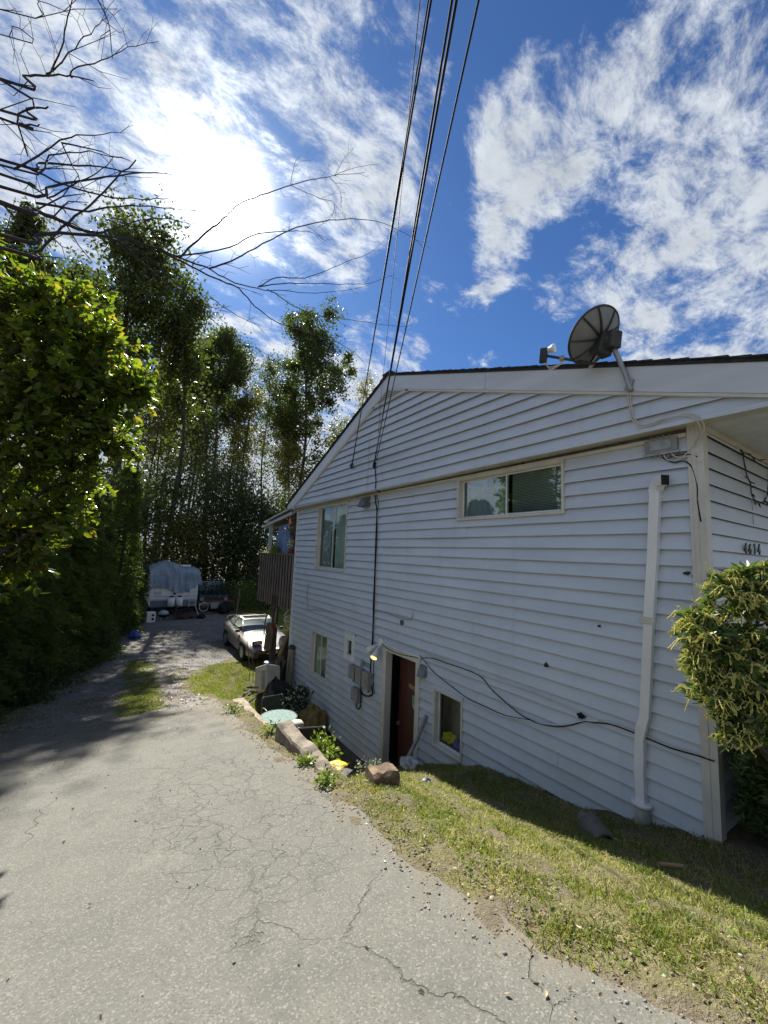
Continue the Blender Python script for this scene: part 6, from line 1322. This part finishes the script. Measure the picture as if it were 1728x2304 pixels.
# ------------------------------------------------------------------ travel trailer under its tarp
def trailer():
    x0, x1, y0, z0 = 1.82, 4.14, 25.2, -3.92; t = empty('travel_trailer', ((x0 + x1) / 2, 28, z0), 'white travel trailer with a grey-blue tarp, parked at the end of the gravel', 'trailer')
    wh = mat('trailer_white', (0.74, 0.76, 0.78), (0.66, 0.69, 0.71), 1.4, .4, .03); bl = mat('trailer_band', (0.12, 0.17, 0.22), (0.09, 0.13, 0.17), 3, .5)
    prof = [(y0, z0 + .95), (y0, z0 + 1.55), (y0 + .55, z0 + 2.42), (y0 + .95, z0 + 2.60), (y0 + 5.4, z0 + 2.60), (y0 + 5.4, z0 + .55), (y0 + .06, z0 + .55)]
    MB().prism(prof, x0, x1).build('body', wh, t, bevel=.03)
    MB().box((x0 - .012, y0 - .014, z0 + .56), (x1 + .012, y0 + .05, z0 + .93)).build('lower_panel', bl, t, bevel=.01)
    for z in (.96, 1.12): MB().box((x0 - .008, y0 - .012, z0 + z), (x1 + .008, y0 - .001, z0 + z + .03)).build('moulding', mat('trailer_grey', (0.28, 0.32, 0.36), None, 5, .5), t)
    w = MB().box((x0 + .10, y0 - .02, z0 + 1.20), (x0 + .50, y0 - .001, z0 + 1.44)).build('hatch', wh, t, bevel=.03)
    MB().box((x0 + .13, y0 - .026, z0 + 1.23), (x0 + .47, y0 - .0205, z0 + 1.41)).build('hatch_panel', mat('trailer_pale', (0.50, 0.53, 0.57), None, 5, .4), w)
    MB().lathe((x0 + 1.14, y0 - .001, z0 + 1.30), [(.07, 0), (.07, -.02), (.03, -.024)], 16, 'Y').build('badge', DKGREY, t)
    for i in range(2):
        c = (x0 + .98 + i * .40, y0 - .28, z0 + .62); g = MB().lathe(c, [(.12, 0), (.175, .03), (.175, .42), (.12, .48), (.06, .50)], 20).build('gas_bottle', WHITE, t, smooth=True)
        MB().lathe(c, [(.09, .50), (.09, .58), (.07, .58)], 12).build('collar', DKGREY, g)
    for s in (-1, 1): MB().tube([(x0 + 1.16 + s * .9, y0 + .1, z0 + .48), (x0 + 1.16, y0 - 1.1, z0 + .46)], .05, 4).build('tow_frame', BLACK, t)
    MB().tube([(x0 + 1.16, y0 - 1.0, z0 + .02), (x0 + 1.16, y0 - 1.0, z0 + .8)], .035, 8).build('jack', DKGREY, t)
    for s in (-.16, .16): MB().tube([(x1 - .25 + s, y0 - .05, z0 + .55), (x1 - .25 + s, y0 - .05, z0 + 1.75)], .014, 6).build('ladder_rail', WHITE, t)
    for i in range(5): MB().tube([(x1 - .41, y0 - .05, z0 + .62 + i * .25), (x1 - .09, y0 - .05, z0 + .62 + i * .25)], .012, 6).build('ladder_rung', WHITE, t)
    for y in (y0 + 2.6, y0 + 3.4):
        for x in (x0 + .12, x1 - .12): MB().lathe((x, y, z0 + .33), [(.20, -.1), (.33, -.09), (.33, .09), (.20, .1)], 24, 'X').build('wheel', BLACK, t)
    MB().tube([(x1 - .06, y0 - .1, z0 + .55), (x1 + .10, y0 - .5, z0 + .02)], .03, 5).build('stabiliser', STEEL, t)
    # tarp: follows the sloped nose and roof, with pleats
    nu, nv = 46, 16; vs = []; path = [(y0 - .05, z0 + 1.50), (y0 + .50, z0 + 2.46), (y0 + .95, z0 + 2.68), (y0 + 3.2, z0 + 2.70)]
    for j in range(nv + 1):
        f = j / nv * 3; i0 = min(2, int(f)); q = f - i0; py = path[i0][0] + (path[i0 + 1][0] - path[i0][0]) * q; pz = path[i0][1] + (path[i0 + 1][1] - path[i0][1]) * q
        for i in range(nu + 1):
            s = i / nu; x = x0 - .10 + (x1 - x0 + .24) * s; fold = 1.5 * (.055 * math.sin(i * 1.05 + j * .22) + .04 * math.sin(i * 2.3 - j * .5) + .03 * math.sin(i * .5 + j * .8)) * (1 if j < 9 else .6)
            drop = (.24 * math.sin(s * 6.5 + .6) + .30 * (s - .35)) * (1 - j / 5) if j < 5 else 0; edge = -.9 * max(0, abs(s - .5) - .465) * 8 * (1 if j > 4 else .5)
            hump = .34 * math.exp(-((s - .36) / .24) ** 2) * sm(5, 9, j)
            vs.append((x, py - .05 - abs(fold) * .9 + fold, pz + drop + fold * .5 + edge * .4 + hump))
    fs = [(j * (nu + 1) + i, j * (nu + 1) + i + 1, (j + 1) * (nu + 1) + i + 1, (j + 1) * (nu + 1) + i) for j in range(nv) for i in range(nu)]
    o = MB().add(vs, fs).build('tarp', mat('grey_blue_tarp', (0.24, 0.30, 0.35), (0.15, 0.20, 0.25), 1.3, .5, .1), None, smooth=True); tag(o, 'wrinkled grey-blue tarp draped over the nose and roof of the travel trailer', 'tarp')
    return x0, x1, y0, z0
trailer()
tag(MB().box((2.4, 26.8, -1.21), (3.9, 27.3, -1.09)).build('roof_box', WHITE, bevel=.02), 'white roof hatch box on top of the tarped trailer', 'roof box')
sp = empty('white_box', (1.72, 24.1, -3.92), 'small white box with two dark holes on the gravel before the trailer', 'box')
MB().obox((1.78, 23.95, -3.66), (.42, .36, .52), .25).build('shell', WHITE, sp, bevel=.015)
for z in (-3.56, -3.76): MB().lathe((1.90, 23.78, z), [(.06, -.02), (.06, .012)], 14, 'Y').build('hole', BLACK, sp)
kt = empty('kettle_grill', (2.42, 24.3, -3.92), 'rounded grey grill with pale lid before the trailer', 'grill')
MB().lathe((2.42, 24.3, -3.62), [(.03, -.2), (.20, -.10), (.26, .02)], 20).build('bowl', BLACK, kt, smooth=True); MB().lathe((2.42, 24.3, -3.60), [(.265, 0), (.22, .12), (.08, .19), (.02, .20)], 20).build('lid', mat('pale_blue_enamel', (0.35, 0.42, 0.48), None, 8, .3), kt, smooth=True)
for i in range(3): a = i * 2.1; MB().tube([(2.42 + .12 * math.cos(a), 24.3 + .12 * math.sin(a), -3.7), (2.42 + .24 * math.cos(a), 24.3 + .24 * math.sin(a), -3.92)], .012, 5).build('leg', STEEL, kt)
crumpled('junk_heap', (3.55, 24.35, -3.84), .30, mat('rusty_dark_junk', (0.06, 0.025, 0.02), (0.02, 0.02, 0.022), 9, .8), 63, 'low dark rusty junk lying under the trailer nose', 'junk', (1.6, .8, .5), 14, .4)
crumpled('dark_bundle', (4.28, 24.2, -3.80), .20, BLACK, 65, 'dark bundle right of the trailer foot', 'bundle', (1, 1, .6))
for (p, q, lab, r_) in (((1.30, 24.6, -3.9), (1.62, 24.9, -2.95), 'thin brown pole leaning left of the trailer', .03), ((1.66, 24.7, -3.0), (1.38, 24.7, -3.3), 'short stick crossing the pole left of the trailer', .02), ((6.45, 25.4, -3.92), (6.75, 26.2, -2.55), 'pale plank leaning right of the black truck', .05)):
    tag(MB().tube([p, q], r_, 4).build('pole', WOODG), lab, 'pole')
crumpled('blue_bag', (.98, 19.9, -3.80), .24, mat('blue_bag_plastic', (0.04, 0.08, 0.30), (0.03, 0.05, 0.2), 7, .4), 67, 'blue plastic bag at the foot of the hedge before the trailer', 'bag', (.9, .9, .9))
# ------------------------------------------------------------------ black truck in the shade
def truck():
    x0, x1, y0, z0 = 4.45, 6.15, 26.4, -3.92; t = empty('black_truck', (5.3, 28, z0), 'black truck standing in deep shade right of the trailer', 'truck')
    pb = mat('black_paint', (0.010, 0.010, 0.012), (0.014, 0.014, 0.015), 2, .25, coat=.5)
    MB().prism([(y0, z0 + .45), (y0, z0 + .95), (y0 + .15, z0 + 1.08), (y0 + 1.2, z0 + 1.15), (y0 + 1.75, z0 + 1.80), (y0 + 3.2, z0 + 1.84), (y0 + 3.35, z0 + 1.15), (y0 + 5.2, z0 + 1.12), (y0 + 5.2, z0 + .45)], x0, x1).build('body', pb, t, bevel=.05)
    MB().add([(x0 + .12, y0 + 1.22, z0 + 1.19), (x1 - .12, y0 + 1.22, z0 + 1.19), (x1 - .18, y0 + 1.70, z0 + 1.76), (x0 + .18, y0 + 1.70, z0 + 1.76)], [(0, 1, 2, 3)]).build('windshield', GLASS_CAR, t)
    MB().box((x0 + .25, y0 - .02, z0 + .66), (x1 - .25, y0 + .01, z0 + .90)).build('grille', DKGREY, t)
    MB().box((x0 - .02, y0 - .10, z0 + .42), (x1 + .02, y0 - .005, z0 + .58)).build('bumper', STEEL, t, bevel=.02)
    for s in (x0 + .16, x1 - .16): MB().box((s - .11, y0 - .02, z0 + .70), (s + .11, y0 + .01, z0 + .88)).build('headlight', mat('headlamp_lens', (0.35, 0.37, 0.36), None, 20, .15), t)
    for y in (y0 + .95, y0 + 4.1):
        for x in (x0 + .08, x1 - .08): MB().lathe((x, y, z0 + .38), [(.2, -.12), (.37, -.1), (.37, .1), (.2, .12)], 24, 'X').build('wheel', BLACK, t)
truck()
rg_ = empty('bicycle_wheel', (4.55, 25.9, -3.92), 'pale ring of a bicycle wheel leaning before the black truck', 'bicycle wheel')
MB().tube([(4.66 + .25 * math.cos(a), 25.9, -3.52 + .25 * math.sin(a)) for a in [i * math.pi / 14 for i in range(29)]], .022, 6, False).build('rim', WHITE, rg_)
for i in range(8): a = i * math.pi / 8; MB().tube([(4.66 + .25 * math.cos(a), 25.9, -3.52 + .25 * math.sin(a)), (4.66 - .25 * math.cos(a), 25.9, -3.52 - .25 * math.sin(a))], .004, 4).build('spoke', STEEL, rg_)
tag(MB().box((4.5, 25.6, -3.22), (6.3, 25.66, -3.14)).build('rusty_bar', mat('rust_red', (0.22, 0.07, 0.03), (0.14, 0.05, 0.03), 8, .8)), 'rusty red bar lying across in front of the black truck', 'bar')
tag(MB().box((5.0, 25.62, -3.60), (5.5, 25.65, -3.23)).build('board', mat('dull_white_board', (0.30, 0.32, 0.33), None, 5, .7)), 'dull white board under the rusty bar', 'board')
crumpled('covered_heap', (5.75, 25.55, -3.60), .40, BLACK, 69, 'black covered heap right of the dull white board', 'heap', (1.0, .6, .85))

# ------------------------------------------------------------------ plants about the yard
shrub('potted_fern', 4.34, 12.6, .24, .17, 91, 'feathery pale green fern spilling over the deck rail', GRASSB, 900, .08, None, 'plant', z=-.08, aspect=.16, drop=-1.0, stems=6)
shrub('potted_flower', 4.34, 11.35, .12, .30, 92, 'small white-flowering pot plant on the deck rail near the house', PALEFL, 160, .06, None, 'plant', z=-.02, stems=4)
tag(MB().lathe((4.34, 11.35, -.08), [(.10, 0), (.14, .13), (.12, .135)], 16).build('flower_pot', mat('terracotta', (0.16, 0.06, 0.035), None, 8, .8)), 'dark terracotta pot on the deck rail', 'pot')
shrub('hanging_vine', 4.33, 11.08, .20, .95, 93, 'withered brown vine hanging in the deck corner against the house', leaf_mat('dead_vine_leaf', (0.14, 0.085, 0.065), (0.20, 0.14, 0.11), .3, tcol=(1.1, .9, .8)), 420, .07, None, 'plant', z=.15, stems=6)
shrub('weed_plant', 2.50, 5.0, .17, .24, 94, 'bright leafy weed growing behind the thick retaining wall', WEED, 330, .055, None, 'weed', z=-2.70, stems=8)
shrub('weed_plant', 2.38, 4.55, .08, .14, 95, 'small bright weed between the retaining wall and the yellow plastic', WEED, 110, .045, None, 'weed', z=-2.55, stems=5)
shrub('foundation_plant', 4.05, 9.45, .30, .75, 96, 'dark green plant at the house wall behind the round table', DARKLEAF, 900, .09, None, 'plant', stems=8)
shrub('flowering_plant', 3.72, 8.95, .20, .50, 97, 'pale-flowered plant right of the green chair', PALEFL, 90, .045, None, 'plant', z=-3.70, stems=6)
shrub('weed_plant', 2.44, 3.72, .13, .14, 98, 'grey-green weed behind the rotting timber block', leaf_mat('sage_weed', (0.22, 0.25, 0.16), (0.32, 0.34, 0.24),   .35, tcol=(1, 1.1, .8)), 240, .032, None, 'weed', stems=6)
for i, (x, y, r_, h, lab) in enumerate(((1.95, 5.45, .10, .12, 'small weed where the retaining wall meets the low curb'), (1.84, 4.05, .07, .06, 'flat pale weed at the foot of the retaining wall'), (1.80, 3.45, .09, .08, 'weed tuft at the near end of the retaining wall'), (1.90, 7.2, .14, .14, 'weed tuft halfway along the low curb'))):
    shrub('weed_plant', x, y, r_, h, 110 + i, lab, WEED, 200, .035, None, 'weed', stems=4)
for i, (x, y, r_, h, lab) in enumerate(((4.75, 1.05, .20, .38, 'small leafy weed at the foot of the corner post'), (5.2, .95, .22, .45, 'leafy weed in the shade of the pieris bush'))):
    shrub('weed_plant', x, y, r_, h, 120 + i, lab, WEED, 300, .06, None, 'weed', stems=5)
for i, (x, y, r_, h, lab) in enumerate(((-1.35, 11.6, .5, .8, 'young leafy sapling clump at the foot of the hedge by the asphalt end'), (-.95, 13.4, .45, .9, 'lit leafy clump at the hedge foot beside the gravel'), (-.1, 16.6, .45, 1.0, 'dark clump at the hedge foot near the drive bend'))):
    shrub('hedge_foot_shrub', x, y, r_, h, 130 + i, lab, POPLAR, 1300, .09, None, 'shrub', stems=6)
# ------------------------------------------------------------------ grass, litter, stones
def blades(name, area, n, hgt, wid, seed, m, dens=None, lean=.6, kind='stuff'):
    rg = np.random.default_rng(seed); x0, x1, y0, y1 = area
    X = rg.uniform(x0, x1, n); Y = rg.uniform(y0, y1, n)
    if dens is not None:
        k = rg.random(n) < np.array([dens(a, b) for a, b in zip(X, Y)]); X, Y = X[k], Y[k]
    n = len(X); Z = np.array([gz(a, b) for a, b in zip(X, Y)]) - .012; h = hgt * (.35 + .9 * rg.random(n)); a = rg.uniform(0, 6.283, n); w = wid * (.6 + .8 * rg.random(n))
    l = lean * (.3 + rg.random(n)); dx, dy = np.cos(a), np.sin(a); b = rg.uniform(0, 6.283, n); sx, sy = np.cos(b) * w, np.sin(b) * w
    p0 = np.stack([X - sx, Y - sy, Z], 1); p1 = np.stack([X + sx, Y + sy, Z], 1)
    m0 = np.stack([X + dx * h * l * .35 - sx * .7, Y + dy * h * l * .35 - sy * .7, Z + h * .62], 1); m1 = np.stack([X + dx * h * l * .35 + sx * .7, Y + dy * h * l * .35 + sy * .7, Z + h * .62], 1)
    tp = np.stack([X + dx * h * l, Y + dy * h * l, Z + h * (1 - .25 * l)], 1)
    V = np.stack([p0, p1, m1, m0, tp], 1).reshape(-1, 3); k = np.arange(n) * 5
    F = np.concatenate([np.stack([k, k + 1, k + 2], 1), np.stack([k, k + 2, k + 3], 1), np.stack([k + 3, k + 2, k + 4], 1)], 0)
    o = np_mesh(name, V, F, m, kind=kind); return o
def fbm(x, y, s=0):
    return .5 + .25 * math.sin(x * 3.1 + y * 1.7 + s) * math.sin(y * 2.9 - x * 1.3 + s * 2) + .17 * math.sin(x * 7.3 - y * 4.1 + s) * math.sin(y * 8.3 + x * 2.2) + .12 * math.sin(x * 17 + s) * math.sin(y * 15 - s)
def edge_r(y): return itp(XR, y)
def lawn_d(x, y):
    e = edge_r(y) + .04 * math.sin(y * 9); d = sm(e - .04, e + .5, x) * (.25 + .75 * sm(.42, .58, fbm(x, y))) + .10 * sm(e - .1, e + .1, x)
    if y > 3.3 and x < 2.25: d *= .25
    if x > 4.28: d = 0
    return min(1, d)
tag(blades('grass', (1.45, 4.28, -.6, 6.0), 190000, .042, .0028, 3, GRASSB, lawn_d, 1.0), 'short patchy green grass on the bank beside the house', 'grass')
tag(blades('grass', (1.45, 4.28, -.6, 6.0), 90000, .042, .0027, 4, DRYG, lambda x, y: .75 * sm(edge_r(y) - .1, edge_r(y) + .3, x) * sm(.62, .40, fbm(x, y)) + .15 * sm(edge_r(y), edge_r(y) + .3, x), 1.3), 'straw-dry grass mixed into the bank beside the house', 'dry grass')
CLUMP = [(R.uniform(1.8, 4.2), R.uniform(-.2, 5.0), R.uniform(.06, .2)) for _ in range(70)]
def clump_d(x, y): return max([sm(r_, r_ * .3, math.hypot(x - a, y - b)) for a, b, r_ in CLUMP if abs(x - a) < .25 and abs(y - b) < .25] or [0]) * (1 if x > edge_r(y) + .15 else .15)
tag(blades('grass', (1.75, 4.28, -.3, 5.3), 60000, .062, .0030, 5, GRASSB, clump_d, .9), 'taller green grass clumps scattered over the bank', 'grass')
tag(blades('grass', (1.8, 4.28, -.2, 5.8), 1500, .13, .0022, 6, GRASSB, lambda x, y: .5 * sm(.55, .7, fbm(x, y, 2)) + (.6 if x > 4.0 else 0), .8), 'long grass tufts along the foot of the house wall', 'grass')
def back_d(x, y):
    if y < 8.3: return 0
    l = itp([(8.3, 2.3), (9, 2.15), (10.5, 1.75), (13, 2.2), (14.4, 3.0)], y) + .25 * math.sin(y * 3) * .5
    return sm(l - .25, l + .35, x) * (1 if x < 3.9 or y > 11.2 else .3)
tag(blades('grass', (1.2, 4.6, 8.3, 14.6), 70000, .055, .006, 7, GRASSB, back_d, .9), 'sunlit green grass on the small back lawn behind the curb', 'grass')
tag(blades('grass', (-.1, 1.9, 8.4, 16), 60000, .060, .007, 8, GRASSB, lambda x, y: sm(.50, .20, abs(x - (.67 + .05 * (y - 9)))) * sm(.34, .50, fbm(x * .9, y * .9, 5)), .9), 'grass strip growing between the wheel tracks', 'grass')
tag(blades('grass', (-1.8, 1.2, 8.5, 18), 30000, .055, .007, 9, GRASSB, lambda x, y: sm(.75, .1, abs(x - itp(XL, y) - .1)) * .8 * sm(.35, .55, fbm(x, y, 1)), .9), 'grass verge along the foot of the hedge', 'grass')
tag(blades('grass', (2, 9.5, 19.0, 29), 50000, .09, .016, 10, GRASSB, lambda x, y: sm(0, 1.2, x - itp([(19, 6.4), (21, 6.2), (23, 5.4), (25, 6.3), (29, 6.8)], y)) + .0, .9), 'green grass at the far end of the yard right of the truck', 'grass')
def litter(name, n, area, s, seed, m, label, cat, dens=None, lift=.006):
    rg = np.random.default_rng(seed); x0, x1, y0, y1 = area; X = rg.uniform(x0, x1, n); Y = rg.uniform(y0, y1, n)
    if dens: k = rg.random(n) < np.array([dens(a, b) for a, b in zip(X, Y)]); X, Y = X[k], Y[k]
    n = len(X); P = np.stack([X, Y, np.array([gz(min(a, 1.69) if b < 8.7 and a < edge_r(b) else a, b) for a, b in zip(X, Y)]) + lift + .012], 1)
    D = rg.normal(size=(n, 3)); D[:, 2] *= .3; D = unit(D); S = s * (.5 + rg.random(n)); V, F = leaf_quads(P, D, S, S * .6, .15, rg)
    return tag(np_mesh(name, V, F, m, kind='stuff'), label, cat)
litter('clover', 9000, (1.7, 4.25, -.4, 5.2), .028, 21, WEED, 'small broad-leaved weeds in the bank grass', 'weeds', lambda x, y: lawn_d(x, y) * sm(.45, .62, fbm(x, y, 7)))
DRYLEAF = leaf_mat('dry_leaf', (0.26, 0.19, 0.10), (0.42, 0.34, 0.22), .25, tcol=(1, .9, .6))
litter('fallen_leaves', 3800, (1.5, 4.25, -.4, 5.5), .022, 22, DRYLEAF, 'dry leaf litter scattered over the bank', 'leaf litter', lambda x, y: .2 + .8 * sm(edge_r(y) - .2, edge_r(y) + .1, x) * sm(edge_r(y) + .9, edge_r(y), x))
litter('fallen_leaves', 60, (-1.2, 1.6, .5, 8), .024, 23, DRYLEAF, 'few dry leaves lying on the asphalt', 'leaf litter', None, .008)
litter('fallen_leaves', 1800, (-1.6, 1.9, 8.3, 16), .04, 24, DRYLEAF, 'dry leaves on the gravel and the hedge verge', 'leaf litter')
def stones(name, n, area, s, seed, m, label, dens):
    rg = np.random.default_rng(seed); x0, x1, y0, y1 = area; X = rg.uniform(x0, x1, n); Y = rg.uniform(y0, y1, n); k = rg.random(n) < np.array([dens(a, b) for a, b in zip(X, Y)]); X, Y = X[k], Y[k]; n = len(X)
    o = np.array([[1, 0, 0], [-1, 0, 0], [0, 1, 0], [0, -1, 0], [0, 0, .7], [0, 0, -.5]], float); S = s * (.4 + rg.random(n) ** 2 * 1.4)
    V = o[None] * (S[:, None, None]) * (.6 + .7 * rg.random((n, 6, 1))); A = rg.uniform(0, 6.283, n); c, s_ = np.cos(A)[:, None], np.sin(A)[:, None]
    V = np.stack([V[..., 0] * c - V[..., 1] * s_, V[..., 0] * s_ + V[..., 1] * c, V[..., 2]], -1)
    Z = np.array([gz(min(a, 1.69) if b < 8.7 and a < edge_r(b) + .03 else a, b) for a, b in zip(X, Y)]) + .014; V += np.stack([X, Y, Z], 1)[:, None]
    f = np.array([[0, 2, 4], [2, 1, 4], [1, 3, 4], [3, 0, 4], [2, 0, 5], [1, 2, 5], [3, 1, 5], [0, 3, 5]]); F = (np.arange(n) * 6)[:, None, None] + f[None]
    tag(np_mesh(name, V.reshape(-1, 3), F.reshape(-1, 3), m, kind='stuff'), label, 'gravel')
STONE = mat('small_stones', (0.30, 0.285, 0.255), (0.17, 0.155, 0.135), 25, .95, island=.35, spec=.1)
stones('gravel', 11000, (1.2, 3.0, -.3, 8.6), .0075, 31, STONE, 'loose gravel along the broken asphalt edge', lambda x, y: sm(edge_r(y) - .28, edge_r(y) - .02, x) * sm(edge_r(y) + .6, edge_r(y) + .05, x) * (.3 + .7 * sm(.4, .6, fbm(x * 2, y * 2, 3))))
stones('gravel', 700, (3.3, 4.28, 1.2, 4.5), .009, 32, STONE, 'stones at the foot of the house wall', lambda x, y: sm(3.9, 4.2, x) * sm(.45, .6, fbm(x, y, 4)))
stones('gravel', 90, (-1.4, 1.5, .6, 8), .006, 33, mat('dark_stones', (0.06, 0.058, 0.055), (0.12, 0.11, 0.1), 25, .9, island=.3), 'dark specks of grit lying on the asphalt', lambda x, y: 1)
stones('gravel', 7000, (-1.5, 5.5, 7.8, 22), .013, 34, STONE, 'loose stones on the gravel drive', lambda x, y: sm(.12, .5, abs(x - (.67 + .05 * (y - 9)))) if itp(XL, y) < x < itp([(7.8, 1.8), (11, 1.6), (13.6, 2.3), (15.5, 4.0), (19, 6.0), (24, 6)], y) else 0)
